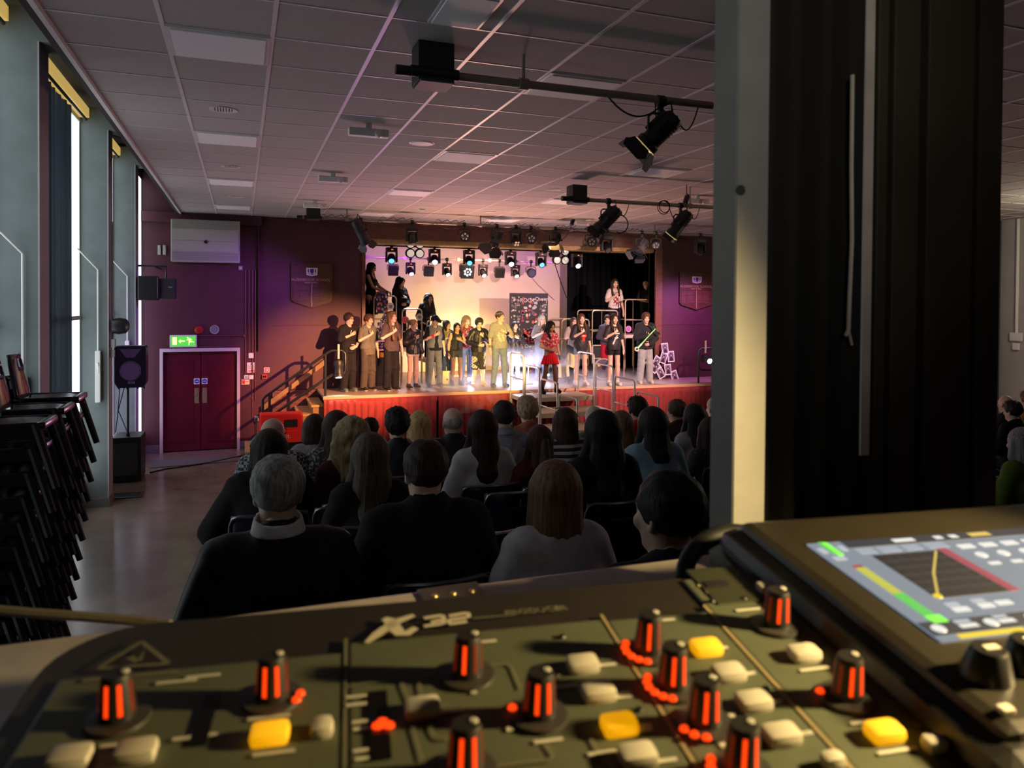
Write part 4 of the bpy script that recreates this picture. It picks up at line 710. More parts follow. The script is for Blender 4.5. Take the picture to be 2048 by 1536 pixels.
# left cluster under the tallest deck: hanging poster, record discs, pink screen
pt = thing('hanging_poster', 'red and violet poster hanging on the tallest staging deck at the left', 'poster', (at(752, 625, 18.40).x, 18.40, at(752, 627, 18.40).z)); w = at(776, 600, 18.4).x-pt.location.x; h = at(760, 583, 18.4).z-pt.location.z
pix_panel(pt, 0, 0, w, h, 0, [(.8, .12, .04), (.5, .45, .55), (.3, .1, .4), (.85, .8, .75)], 8); MB().box((0, 0, h*.7), (w*.95, .01, h)).build('red_header', mat('poster_red', (.8, .10, .03), .6), pt)
for u, v, c, l in ((781, 613, (.75, .68, .6), 'silver disc hung at the tallest left staging deck'), (811, 640, (.65, .03, .03), 'red record disc on the middle left staging deck'), (839, 634, (.78, .74, .7), 'white record disc on the middle left staging deck'), (1308, 641, (.8, .75, .7), 'white disc hanging on the tallest right staging deck'), (1257, 658, (.55, .2, .5), 'violet-rimmed disc hanging in the tallest right deck')):
    p = at(u, v, 18.25 if u > 1000 else 18.38); t = thing('record_disc', l, 'record', p, group='record discs hung on the staging'); R_ = .085
    MB().lathe([(R_, -.004), (R_, .004)], Matrix.Rotation(PI/2, 4, 'X'), 24).build('disc', mat('disc_%02d%02d%02d' % tuple(int(x*99) for x in c), c, .4), t, True); MB().lathe([(R_*.4, .0045), (R_*.4, .007)], Matrix.Rotation(PI/2, 4, 'X'), 18).build('label_ring', mat('disc_label', (.08, .08, .08), .5), t, True); MB().lathe([(R_*.15, .007), (R_*.15, .009)], Matrix.Rotation(PI/2, 4, 'X'), 12).build('hub', PAPER, t, True)
p0, p1 = at(755, 701, 17.95), at(772, 681, 17.95); t = thing('small_screen', 'small television with a pink picture between the boy in denim and the long-haired girl', 'screen', (p0.x, 17.95, p0.z)); w, h = p1.x-p0.x, p1.z-p0.z
MB().bbox((-.03, 0, -.03), (w+.03, .3, h+.03), .015).build('case', BLACKP, t); MB().bbox((0, -.012, 0), (w, .002, h), .006).build('picture', mat('pink_picture', (.5, .1, .25), .3, emit=(1, .35, .5), es=.7, noise=.9, nscale=14), t); pix_panel(t, w*.1, h*.1, w*.8, h*.8, -.013, [(.9, .5, .6), (.95, .85, .8), (.7, .1, .3)], 9, 'picture_shapes', 4, 4)
q0, q1 = at(756, 715, 17.95), at(771, 705, 17.95); MB().box((q0.x-p0.x, -.02, q0.z-p0.z), (q1.x-p0.x, .0, q1.z-p0.z)).build('orange_strip', mat('orange_card', (.85, .35, .03), .6), t); MB().box((0, .02, SZ-p0.z), (w, .28, -.03)).build('pedestal', BLACKP, t)
for u0, v0, u1, v1, seed, rot, l in ((760, 622, 775, 642, 11, .5, 'crumpled violet poster below the hanging poster'), (757, 645, 768, 668, 12, -.1, 'pink and grey magazine page under the crumpled poster'), (736, 652, 755, 668, 13, .2, 'grey magazine sheet behind the shoulder of the boy in the denim vest')):
    p0, p1 = at(u0, v1, 18.36), at(u1, v0, 18.36); t = thing('poster_sheet', l, 'poster', p0, rot=(0, rot, 0), group='loose poster sheets at the left'); pix_panel(t, 0, 0, p1.x-p0.x, p1.z-p0.z, 0, [(.75, .6, .7), (.5, .3, .6), (.3, .3, .32), (.85, .8, .8)], seed, 'sheet', 4, 4)
for u, v, l in ((683, 769, 'white sleeve lying at the feet of the boy with glasses'), (706, 772, 'torn magazine leaning behind the boy with glasses'), (704, 752, 'crumpled magazine behind the knees of the boy with glasses')):
    p = at(u, v, 17.4); p.z = max(p.z-.1, SZ+.02); t = thing('magazine', l, 'magazine', p, rot=(.2, .6 if u < 690 else -.6, .4), group='magazines at the left stage edge'); pix_panel(t, -.09, 0, .18, .24, 0, [(.85, .8, .78), (.5, .3, .3), (.2, .2, .25)], int(u), 'sheet', 4, 3)
# photo prints on a stand at the right
ph = [(1330, 697, -.08, 'portrait print with a white border, topmost by the right jamb'), (1342, 713, -.05, 'bright portrait print second from the top at the right'), (1327, 716, .35, 'tilted portrait print left of the bright one'), (1313, 723, .6, 'dark print leaning behind the scooter boy, left of the group'), (1311, 735, .75, 'pinkish dark print below the leaning one'), (1321, 746, -.45, 'print tilted left in the lower row of the group'), (1336, 739, -.08, 'upright print in the middle of the lower row'), (1349, 752, -.3, 'lowest right print, nearest the stage edge')]
for i, (u, v, r_, l) in enumerate(ph):
    c = at(u, v, 17.62-.012*i); k = FPX/zc(c); w, h = 15/k, 22/k
    t = thing('photo_print', l, 'photograph', c, rot=(-.08, r_, 0), group='white-bordered photo prints'); MB().box((-w/2, 0, -h/2), (w/2, .006, h/2)).build('card', PAPER, t); MB().box((-w*.4, -.003, -h*.41), (w*.4, 0, h*.41)).build('image', mat('photo_grey', (.25, .2, .24), .5, noise=.5, nscale=9), t)
    g = mat('photo_dark', (.02, .015, .02), .5); f = mat('photo_pale', (.6, .48, .55), .5)
    MB().prism([(w*.22*math.cos(a), h*.12+h*.2*math.sin(a)) for a in np.linspace(0, 2*PI, 11)[:-1]], -.006, -.003).build('figure', g, t); MB().prism([(-w*.3, -h*.4), (w*.3, -h*.4), (w*.2, -.02), (-w*.2, -.02)], -.006, -.003).build('figure', g, t); MB().prism([(w*.1*math.cos(a), h*.1+h*.1*math.sin(a)) for a in np.linspace(0, 2*PI, 9)[:-1]], -.008, -.006).build('face', f, t)
c = at(1322, 735, 17.70); t = thing('print_stand', 'dark curved stand holding the photo prints at the right jamb', 'stand', (c.x, 17.70, SZ)); MB().tube([(-.14, 0, 0), (-.1, 0, .25), (.05, 0, .55), (.12, 0, .9)], .022, 8).build('stem', mat('stand_wood', (.05, .03, .02), .5), t, True); MB().box((-.22, -.06, 0), (.18, .06, .03)).build('base', mat('stand_wood', (.05, .03, .02), .5), t)
# music stands / sheets, cases, drum
c = at(1131, 735, 17.5); t = thing('music_stand', 'yellow manuscript sheets on a stand right of the girl in the red skirt', 'music stand', (c.x, 17.5, SZ)); z = c.z-SZ
MB().box((-.16, 0, z-.23), (.12, .006, z+.1), Matrix.Rotation(-.08, 4, 'Y')).build('sheet', mat('cream_sheet', (.78, .68, .45), .8), t); MB().box((-.05, -.012, z-.02), (.24, -.006, z+.28), Matrix.Rotation(.45, 4, 'Y') @ Matrix.Translation((-.2, 0, .05))).build('sheet', mat('yellow_sheet', (.80, .66, .18), .8), t)
g = MB(); [g.box((-.10, -.003, z-.2+k*.03), (.08, -.0005, z-.197+k*.03), Matrix.Rotation(-.08, 4, 'Y')) for k in range(9)]; g.build('text_line', mat('ink_grey', (.2, .18, .2), .8), t); MB().cyl((0, .03, 0), (0, .03, z), .012, 8).cyl((-.2, .2, 0), (.0, .03, .25), .01, 6).cyl((.2, .2, 0), (0, .03, .25), .01, 6).cyl((0, -.2, 0), (0, .03, .25), .01, 6).build('stand', BLACK, t, True)
c = at(1200, 752, 18.1); t = thing('bass_drum', 'dark bass drum on the stage floor behind the girl in the black t-shirt', 'drum', (c.x, 18.1, SZ)); Mx = Matrix.Translation((0, 0, .27)) @ Matrix.Rotation(PI/2, 4, 'X')
MB().lathe([(.25, -.18), (.25, .18)], Mx, 28).build('shell', BLACKP, t, True); MB().lathe([(.27, .16), (.27, .2), (.245, .2), (.245, .16)], Mx, 28).build('hoop', STEEL, t, True); MB().lathe([(.245, .185), (0, .186)], Mx, 28).build('head', mat('drum_skin', (.09, .07, .09), .35), t, True); MB().lathe([(.04, .19), (.0, .192)], Mx @ Matrix.Translation((-.12, .1, 0)), 12).build('badge', mat('orange_badge', (.8, .3, .05), .5, emit=(1, .4, .1), es=.15), t, True)
def case(u0, v0, u1, v1, Y, d, label, m, name='flight_case'):
    p0, p1 = at(u0, v1, Y), at(u1, v0, Y); z0 = SZ; t = thing(name, label, 'case', (p0.x, Y, z0), group='cases on the stage'); w, h = p1.x-p0.x, max(p1.z-z0, .2)
    MB().bbox((0, 0, .0), (w, d, h), .01).build('body', m, t); e = MB()
    for x in (0, w): e.box((x-.012, -.008, 0), (x+.012, .012, h))
    e.box((0, -.008, h-.02), (w, .012, h+.003)); e.box((0, -.008, h*.6), (w, .01, h*.6+.02)); e.build('edging', ALU, t); MB().bbox((w*.4, -.025, h*.3), (w*.6, -.003, h*.42), .005).build('handle', BLACKP, t)
case(862, 726, 882, 768, 17.9, .4, 'cream case behind the bare-legged girl in the leather jacket', mat('cream_case', (.65, .55, .32), .5)); case(886, 742, 902, 768, 18.0, .5, 'yellow lit case with crossed bracing behind the girl in dark jeans', mat('yellow_case', (.7, .55, .2), .5)); case(872, 715, 896, 740, 18.35, .35, 'golden yellow bag on top of a case left of the braided girl', mat('gold_bag', (.8, .58, .06), .6), 'stage_bag')
case(1098, 707, 1118, 722, 18.2, .4, 'black amplifier with rows of white studs behind the girl in the red skirt', BLACKP, 'amplifier'); case(1185, 690, 1208, 716, 18.1, .4, 'dark amplifier cabinet under the middle right staging deck', BLACKP, 'amplifier')
t = thing('microphone_stand', 'thin pale microphone stand in the bright smoke at the stage centre', 'microphone stand', (at(1057, 760, 17.4).x, 17.4, SZ)); MB().cyl((0, 0, 0), (0, 0, .62), .012, 8).cyl((-.12, 0, .6), (.1, 0, .62), .01, 8).build('stand', STEEL, t, True); MB().lathe([(.12, 0), (.12, .02), (.02, .03)], None, 16).build('base', BLACK, t, True)
# floor lamp that fires into the low smoke
p = at(1096, 770, 17.9); p.z = SZ
t = thing('floor_lamp', 'small floor lamp glaring white through the smoke behind the girl in the red skirt', 'stage light', p); MB().lathe([(.06, .08), (.08, .05), (.08, -.06)], aimM((0, 0, .16), (-.3, -1, .05)), 16).build('body', BLACK, t, True); MB().lathe([(.072, -.05), (0, -.065)], aimM((0, 0, .16), (-.3, -1, .05)), 16).build('lens', glowm('floor_lamp_lens', (.8, .85, 1), 60), t, True); MB().box((-.07, -.05, 0), (.07, .05, .04)).cyl((0, 0, .03), (0, 0, .15), .015, 8).build('foot', BLACK, t)
p2 = at(938, 772, 17.6); p2.z = SZ
t = thing('floor_lamp', 'low floor lamp glaring behind the feet of the braided girl', 'stage light', p2); MB().lathe([(.05, .07), (.07, .04), (.07, -.05)], aimM((0, 0, .12), (0, -1, .05)), 16).build('body', BLACK, t, True); MB().lathe([(.062, -.04), (0, -.055)], aimM((0, 0, .12), (0, -1, .05)), 16).build('lens', glowm('floor_lamp_lens', (.8, .85, 1), 60), t, True); MB().box((-.06, -.05, 0), (.06, .05, .04)).cyl((0, 0, .03), (0, 0, .11), .015, 8).build('foot', BLACK, t)
# low smoke: one cloud on the boards, one wisp over the edge
def smoke(name, lo, hi, dens, label, scale, zfall, thr):
    m = bpy.data.materials.new(name); m.use_nodes = True; nt = m.node_tree; nt.nodes.clear(); out = nt.nodes.new('ShaderNodeOutputMaterial'); v = nt.nodes.new('ShaderNodeVolumePrincipled'); v.inputs['Color'].default_value = (.92, .93, 1, 1); v.inputs['Anisotropy'].default_value = .2
    tc = nt.nodes.new('ShaderNodeTexCoord'); nz = nt.nodes.new('ShaderNodeTexNoise'); nz.inputs['Scale'].default_value = scale; nz.inputs['Detail'].default_value = 3
    mr = nt.nodes.new('ShaderNodeMapRange'); mr.inputs['From Min'].default_value = thr; mr.inputs['From Max'].default_value = .75
    sp_ = nt.nodes.new('ShaderNodeSeparateXYZ'); zr_ = nt.nodes.new('ShaderNodeMapRange'); zr_.inputs['From Min'].default_value = 1.0; zr_.inputs['From Max'].default_value = zfall
    def edge(sock):
        a = nt.nodes.new('ShaderNodeMapRange'); a.inputs['From Min'].default_value = 0; a.inputs['From Max'].default_value = .22; b = nt.nodes.new('ShaderNodeMapRange'); b.inputs['From Min'].default_value = 1; b.inputs['From Max'].default_value = .78
        nt.links.new(sock, a.inputs['Value']); nt.links.new(sock, b.inputs['Value']); mm = nt.nodes.new('ShaderNodeMath'); mm.operation = 'MULTIPLY'; nt.links.new(a.outputs[0], mm.inputs[0]); nt.links.new(b.outputs[0], mm.inputs[1]); return mm.outputs[0]
    nt.links.new(tc.outputs['Object'], nz.inputs['Vector']); nt.links.new(nz.outputs['Fac'], mr.inputs['Value']); nt.links.new(tc.outputs['Generated'], sp_.inputs[0]); nt.links.new(sp_.outputs[2], zr_.inputs['Value'])
    cur = mr.outputs[0]
    for s in (zr_.outputs[0], edge(sp_.outputs[0]), edge(sp_.outputs[1])):
        mm = nt.nodes.new('ShaderNodeMath'); mm.operation = 'MULTIPLY'; nt.links.new(cur, mm.inputs[0]); nt.links.new(s, mm.inputs[1]); cur = mm.outputs[0]
    mm = nt.nodes.new('ShaderNodeMath'); mm.operation = 'MULTIPLY'; mm.inputs[1].default_value = dens; nt.links.new(cur, mm.inputs[0]); nt.links.new(mm.outputs[0], v.inputs['Density']); nt.links.new(v.outputs[0], out.inputs['Volume'])
    o = MB().box(lo, hi).build('stage_smoke', m); tag(o, label, 'smoke', kind='stuff')
smoke('smoke_low', (3.0, 16.25, SZ+.004), (9.6, 18.25, SZ+.32), 1.8, 'low white smoke creeping over the stage floor among the feet of the cast', 3.2, .1, .40)
smoke('smoke_glow', (5.3, 16.6, SZ+.43), (7.6, 18.25, SZ+.95), 2.4, 'brighter smoke billowing at the stage centre behind the steps', 2.6, .0, .42)
smoke('smoke_wisp', (3.9, 15.98, .80), (5.4, 16.23, SZ+.12), 3.0, 'thin wisp of smoke spilling over the stage edge onto the red skirt', 4.0, .2, .42)
lamp('SPOT', 'light_smoke_beam', (6.2, 18.4, 4.55), (6.25, 17.4, 1.3), (.68, .72, 1), 2200, .08, 30, .9)
lamp('POINT', 'light_smoke_glow', (6.05, 17.55, 1.52), None, (.74, .72, 1), 90, .06); lamp('POINT', 'light_smoke_glow', (p2.x, 17.42, 1.42), None, (.75, .72, 1), 10, .05)  # first light added inside the smoke for its glow, clear of either lamp
# ============================================================ people: bodies grown as one surface from smoothly blended limbs
def nets(d, lo, h):
    s = d < 0; nx, ny, nz = d.shape
    c = np.zeros((nx-1, ny-1, nz-1), np.int8)
    for i in (0, 1):
        for j in (0, 1):
            for k in (0, 1): c += s[i:nx-1+i, j:ny-1+j, k:nz-1+k]
    cells = np.argwhere((c > 0) & (c < 8))
    if not len(cells): return np.zeros((0, 3)), np.zeros((0, 4), int)
    idx = -np.ones(c.shape, np.int64); idx[tuple(cells.T)] = np.arange(len(cells))
    acc = np.zeros((len(cells), 3)); cnt = np.zeros(len(cells))
    co = [(i, j, k) for i in (0, 1) for j in (0, 1) for k in (0, 1)]
    val = {o: d[cells[:, 0]+o[0], cells[:, 1]+o[1], cells[:, 2]+o[2]] for o in co}
    for a in co:
        for ax in range(3):
            if a[ax]: continue
            b = list(a); b[ax] = 1; b = tuple(b); va, vb = val[a], val[b]; m = (va < 0) != (vb < 0)
            t = va[m]/(va[m]-vb[m]); p = np.tile(np.array(a, float), (m.sum(), 1)); p[:, ax] = t; acc[m] += p; cnt[m] += 1
    V = (cells + acc/cnt[:, None])*h + lo
    Q = []
    for ax in range(3):
        sl0 = [slice(None)]*3; sl1 = [slice(None)]*3; sl0[ax] = slice(0, -1); sl1[ax] = slice(1, None)
        A, B = s[tuple(sl0)], s[tuple(sl1)]; e = np.argwhere(A != B); o = [0, 1, 2]; o.remove(ax); u, w = o
        ok = (e[:, u] > 0) & (e[:, w] > 0) & (e[:, u] < d.shape[u]-1) & (e[:, w] < d.shape[w]-1); e = e[ok]
        if not len(e): continue
        def ci(du, dw):
            f = e.copy(); f[:, u] -= du; f[:, w] -= dw; return idx[tuple(f.T)]
        q = np.stack([ci(1, 1), ci(0, 1), ci(0, 0), ci(1, 0)], 1); flip = A[tuple(e.T)]
        if ax == 1: flip = ~flip
        q[~flip] = q[~flip][:, ::-1]; Q.append(q)
    Q = np.concatenate(Q); return V, Q[(Q >= 0).all(1)]
class Field:
    def __init__(s, lo, hi, h):
        s.h = h; s.lo = np.array(lo, float)-2*h; n = np.ceil((np.array(hi)+2*h-s.lo)/h).astype(int)+1
        s.g = [s.lo[i]+h*np.arange(n[i]) for i in range(3)]; s.d = np.full(n, 1.0)
    def sub(s, lo, hi, m):
        r = []
        for i in range(3):
            a = max(0, int((lo[i]-m-s.lo[i])/s.h)); b = min(len(s.g[i]), int((hi[i]+m-s.lo[i])/s.h)+2); r.append(slice(a, max(a, b)))
        return tuple(r), np.meshgrid(*[s.g[i][r[i]] for i in range(3)], indexing='ij', sparse=True)
    def put(s, sl, f, k, op):
        d = s.d[sl]
        if op == 'add':
            if k > 0: hh = np.clip(.5+.5*(d-f)/k, 0, 1); r = d*(1-hh)+f*hh-k*hh*(1-hh)
            else: r = np.minimum(d, f)
        elif op == 'sub':
            if k > 0: hh = np.clip(.5-.5*(d+f)/k, 0, 1); r = d*(1-hh)-f*hh+k*hh*(1-hh)
            else: r = np.maximum(d, -f)
        else: r = np.maximum(d, f)
        s.d[sl] = r
    def cap(s, a, b, ra, rb=None, k=.03, flat=1., op='add', infl=0.):
        rb = ra if rb is None else rb; ra += infl; rb += infl; a = np.array(a, float); b = np.array(b, float); R = max(ra, rb)
        sl, (X, Y, Z) = s.sub(np.minimum(a, b)-R, np.maximum(a, b)+R, k+3*s.h)
        ba = b-a; fy = 1/flat; bb = ba[0]**2+(ba[1]*fy)**2+ba[2]**2+1e-9
        px, py, pz = X-a[0], (Y-a[1])*fy, Z-a[2]; t = np.clip((px*ba[0]+py*ba[1]*fy+pz*ba[2])/bb, 0, 1)
        f = np.sqrt((px-t*ba[0])**2+(py-t*ba[1]*fy)**2+(pz-t*ba[2])**2)-(ra+(rb-ra)*t)
        s.put(sl, f*min(1, flat), k, op); return s
    def ell(s, c, r, k=.03, op='add', infl=0.):
        c = np.array(c, float); r = np.array(r, float)+infl; sl, (X, Y, Z) = s.sub(c-r, c+r, k+3*s.h)
        p = [(X-c[0])/r[0], (Y-c[1])/r[1], (Z-c[2])/r[2]]; k0 = np.sqrt(p[0]**2+p[1]**2+p[2]**2); k1 = np.sqrt((p[0]/r[0])**2+(p[1]/r[1])**2+(p[2]/r[2])**2)+1e-9
        s.put(sl, k0*(k0-1)/k1, k, op); return s
    def plane(s, n, c):                                    # keep the side with n.p < c
        X, Y, Z = np.meshgrid(*s.g, indexing='ij', sparse=True); s.d = np.maximum(s.d, n[0]*X+n[1]*Y+n[2]*Z-c); return s
    def ripple(s, fn):
        X, Y, Z = np.meshgrid(*s.g, indexing='ij', sparse=True); s.d = s.d+fn(X, Y, Z); return s
    def mesh(s): return nets(s.d, s.lo, s.h)
def put_mesh(name, parts, mats, parent=None, loc=None):    # parts: list of (verts, quads/tris list, material index array)
    nv = 0; V = []; L = []; st = []; mi = []; off = 0
    for v, q, m in parts:
        if len(q) == 0: continue
        q = np.asarray(q); k = q.shape[1]; V.append(np.asarray(v, float)); L.append((q+nv).ravel()); st.append(off+k*np.arange(len(q))); off += k*len(q); nv += len(v); mi.append(np.broadcast_to(np.asarray(m, np.int32), (len(q),)))
    me = bpy.data.meshes.new(name)
    if V:
        V = np.concatenate(V); L = np.concatenate(L); st = np.concatenate(st); mi = np.concatenate(mi)
        me.vertices.add(len(V)); me.vertices.foreach_set('co', V.astype(np.float32).ravel()); me.loops.add(len(L)); me.loops.foreach_set('vertex_index', L.astype(np.int32))
        me.polygons.add(len(st)); me.polygons.foreach_set('loop_start', st.astype(np.int32)); me.update(calc_edges=True)
    for m in mats: me.materials.append(m)
    if len(V): me.polygons.foreach_set('material_index', np.ascontiguousarray(mi)); me.shade_smooth()
    o = bpy.data.objects.new(name, me); link(o, parent)
    if loc is not None: o.location = loc
    return o
def tube_np(pts, rs, n=7):
    mb = MB(); mb.ring(list(zip(pts, rs)), n, cap=False); v = np.array([tuple(p) for p in mb.v]); q = np.array(mb.f)
    t = Vector(pts[-1]); d = (Vector(pts[-1])-Vector(pts[-2])).normalized()*rs[-1]*.8; v = np.vstack([v, tuple(t+d)]); e = len(v)-1; b = e-n
    tri = [(b+k, b+(k+1) % n, e, e) for k in range(n)]; return v, np.vstack([q, np.array(tri)])
def fixq(q): return q
SKINS = {}
def skin(c): return mat('skin_%02d%02d%02d' % tuple(int(x*99) for x in c), c, .5, noise=.06, nscale=12)
def hairmat(c):
    return mat('hair_%02d%02d%02d' % tuple(int(x*99) for x in c), c, .6, noise=.5, nscale=90, stretch=(1, 1, .07), bump=.35, spec=.25)
def cloth(c, rough=.85): return mat('cloth_%02d%02d%02d' % tuple(int(x*99) for x in c), c, rough, noise=.12, nscale=18, bump=.15, spec=.2)
EYE = mat('eye_dark', (.02, .015, .01), .2); EYEW = mat('eye_white', (.42, .39, .36), .3)
def lipm(c): return mat('lip_%02d%02d%02d' % tuple(int(x*99) for x in c), (min(1, c[0]*.8), c[1]*.45, c[2]*.45), .45)
def hands(W_, d, sv, pn, s, curl, rel=1.):                 # five tapered fingers rooted in the palm
    out = []; d, sv, pn = Vector(d).normalized(), Vector(sv).normalized(), Vector(pn).normalized()
    for i, (off, ln) in enumerate(((-.030, .92), (-.010, 1.0), (.010, .95), (.028, .75))):
        p = Vector(W_)+d*.075+sv*off; pts = [p]; a = 0.; r = [.0095]
        for j, seg in enumerate((.042, .027, .020)):
            a += curl*(.55, .75, .6)[j]*(1+.06*i); p = p+(d*math.cos(a)+pn*math.sin(a))*seg*ln; pts.append(p); r.append(.0088-.0014*j)
        out.append(tube_np(pts, r))
    p = Vector(W_)+d*.02-sv*.026; t1 = (d*.55-sv*.75+pn*.25).normalized(); t2 = (d*.85-sv*.35+pn*(.3+.3*curl)).normalized(); out.append(tube_np([p, p+t1*.038, p+t1*.038+t2*.03, p+t1*.038+t2*.055], [.012, .0105, .0092, .008])); return out
POSE = {  # elbow, wrist, hand direction, curl for the right arm (x<0); mirrored for the left
 'down': ((-.225, .03, 1.10), (-.235, -.03, .87), (.05, -.15, -1), .35, (0, 0, 0)),
 'heart': ((-.265, -.07, 1.13), (-.075, -.185, 1.225), (.9, -.02, .42), .25, (0, 1, 0)),
 'fist': ((-.265, -.08, 1.13), (-.06, -.20, 1.255), (.7, .0, .7), 1.25, (0, 1, 0)),
 'waist': ((-.265, .0, 1.11), (-.055, -.19, 1.03), (1, -.05, .05), .35, (0, 1, 0)),
 'belly': ((-.26, .01, 1.10), (-.06, -.20, .98), (.9, -.1, -.3), .5, (0, 1, 0)),
 'high': ((-.26, -.10, 1.15), (-.10, -.22, 1.33), (.35, .1, .95), 1.2, (0, 1, 0)),
 'rail': ((-.235, -.12, 1.13), (-.17, -.33, 1.02), (.3, -.9, -.25), .7, (0, 0, -1)),
 'lap': ((-.245, -.02, 1.09), (-.13, -.27, .985), (.35, -.95, -.1), .3, (0, 0, -1)),
 'side': ((-.28, .02, 1.12), (-.30, -.14, .93), (.1, -.6, -.8), .5, (1, 0, 0)),
 'hold': ((-.255, -.08, 1.12), (-.06, -.235, 1.15), (.6, .1, .45), 1.3, (0, 1, 0)),
 'lens': ((-.24, -.05, 1.12), (-.21, -.27, 1.02), (.3, -.9, .1), .5, (0, 0, -1)),
}
def head_field(h, female, jaw=1.):
    F = Field((-.10, -.135, -.20), (.10, .125, .15), h)
    F.ell((0, .014, .036), (.074, .092, .083), 0).ell((0, -.026, -.032), (.056*jaw, .062, .082), .03).ell((0, -.062, -.092), (.024*jaw, .022, .018), .03)
    F.cap((-.036, -.078, .030), (.036, -.078, .030), .012, .012, .02).cap((0, -.085, .018), (0, -.105, -.022), .008, .012, .012)
    F.ell((-.016, -.094, -.026), (.008, .008, .007), .008).ell((.016, -.094, -.026), (.008, .008, .007), .008)
    for s in (-1, 1): F.ell((s*.031, -.098, .010), (.016, .014, .010), .012, 'sub'); F.ell((s*.042, -.068, -.022), (.02, .018, .02), .02)
    F.ell((0, -.086, -.053), (.023, .012, .0055), .006).ell((0, -.083, -.062), (.02, .012, .006), .006)
    for s in (-1, 1): F.ell((s*.031, -.077, .010), (.0135, .0125, .0115), 0); F.ell((s*.073, .012, -.006), (.010, .020, .031), .008); F.ell((s*.078, .004, -.004), (.006, .010, .016), .006, 'sub')
    rn = .050 if female else .058
    F.cap((0, .012, -.05), (0, .022, -.20), rn, rn*1.04, .025); return F
def rotm(yaw, pitch, roll):                                # yaw>0 turns to the figure's left (+x), pitch>0 nods down
    return np.array(Matrix.Rotation(yaw, 3, 'Z') @ Matrix.Rotation(pitch, 3, 'X') @ Matrix.Rotation(roll, 3, 'Y'))
def hair_field(style, L, h, vol=0.):
    lo = [-.15, -.14, -.16]; hi = [.15, .16, .17]
    if style in ('long', 'braids', 'half'): lo[2] = -L-.06; hi[1] = .17; lo[0] = -.17; hi[0] = .17
    if style in ('bob', 'wavy'): lo = [-.17, -.15, -L-.06]; hi = [.17, .17, .17]
    if style == 'pony': hi[1] = .24; lo[2] = -.30
    F = Field(lo, hi, h); e = .012+vol
    F.ell((0, .020, .040), (.076, .096, .084), 0, infl=e)
    if style == 'curly': F.ell((0, .0, .085), (.07, .085, .05), .02, infl=e)
    if style in ('long', 'half'):
        F.cap((0, .070, .01), (0, .085, -.13), .078, .074+vol, .03, .6, infl=e*.4).cap((0, .085, -.13), (0, .128, -L), .074+vol, .062+vol, .03, .55, infl=e*.3)
        for s in (-1, 1):
            F.cap((s*.066, .015, .03), (s*(.088+vol*.5), -.02, -.13), .032, .028, .03)
            if L > .2: F.cap((s*(.088+vol*.5), -.02, -.13), (s*.083, -.118, -L*.95), .028+vol*.4, .022+vol*.5, .03)
    if style == 'bob':
        F.cap((0, .045, .0), (0, .055, -L), .088, .088+vol, .03, .75, infl=e*.5)
        for s in (-1, 1): F.cap((s*.07, .0, .03), (s*.083, -.005, -L), .034, .034, .03)
    if style == 'wavy':
        F.cap((0, .05, .02), (0, .06, -L), .095, .10+vol, .03, .7, infl=e)
        for s in (-1, 1): F.cap((s*.072, .0, .03), (s*.098, -.025, -L), .036, .042+vol*.5, .03)
    if style == 'braids':
        F.cap((0, .05, .01), (0, .08, -.2), .075, .05, .03, .6)
        for s in (-1, 1): F.cap((s*.07, .01, .0), (s*.10, -.07, -.16), .026, .024, .02); F.cap((s*.10, -.07, -.16), (s*.09, -.125, -L), .024, .020, .02)
    if style == 'pony': F.cap((0, .10, .085), (0, .15, .05), .028, .034, .02); F.cap((0, .15, .05), (0, .14, -.26), .036, .018, .02)
    if style == 'bun': F.ell((0, .12, .09), (.045, .045, .042), .02)
    # open the face and trim the nape
    if style in ('short', 'curly', 'crop'):
        F.plane((0, -.55, -1), .032 if style != 'curly' else .045)
        F.ell((0, -.105, -.035), (.072, .075, .098), .01, 'sub')
    else: F.ell((0, -.115, -.03), (.060, .085, .116), .012, 'sub'); F.ell((0, -.12, -.18), (.05, .07, .12), .01, 'sub')
    if style == 'curly': F.ripple(lambda X, Y, Z: .0085*np.sin(95*X+1)*np.sin(88*Y+2*np.sin(40*Z))*np.sin(92*Z))
    elif style in ('short', 'crop'): F.ripple(lambda X, Y, Z: .0028*np.sin(70*X+3*np.sin(45*Z))*np.sin(62*Y+25*Z+1)+.0012*np.sin(150*X+60*Y))
    elif style in ('wavy',): F.ripple(lambda X, Y, Z: .007*np.sin(55*Z+3*np.sin(25*X))*np.sin(60*X+40*Y))
    elif style == 'braids': F.ripple(lambda X, Y, Z: np.where(Z < -.1, .004*np.sin(150*Z), 0.)+0*X+0*Y)
    else: F.ripple(lambda X, Y, Z: .0011*np.sin(23*np.arctan2(X, Y+1e-6)+9*Z)+0*Z)
    return F
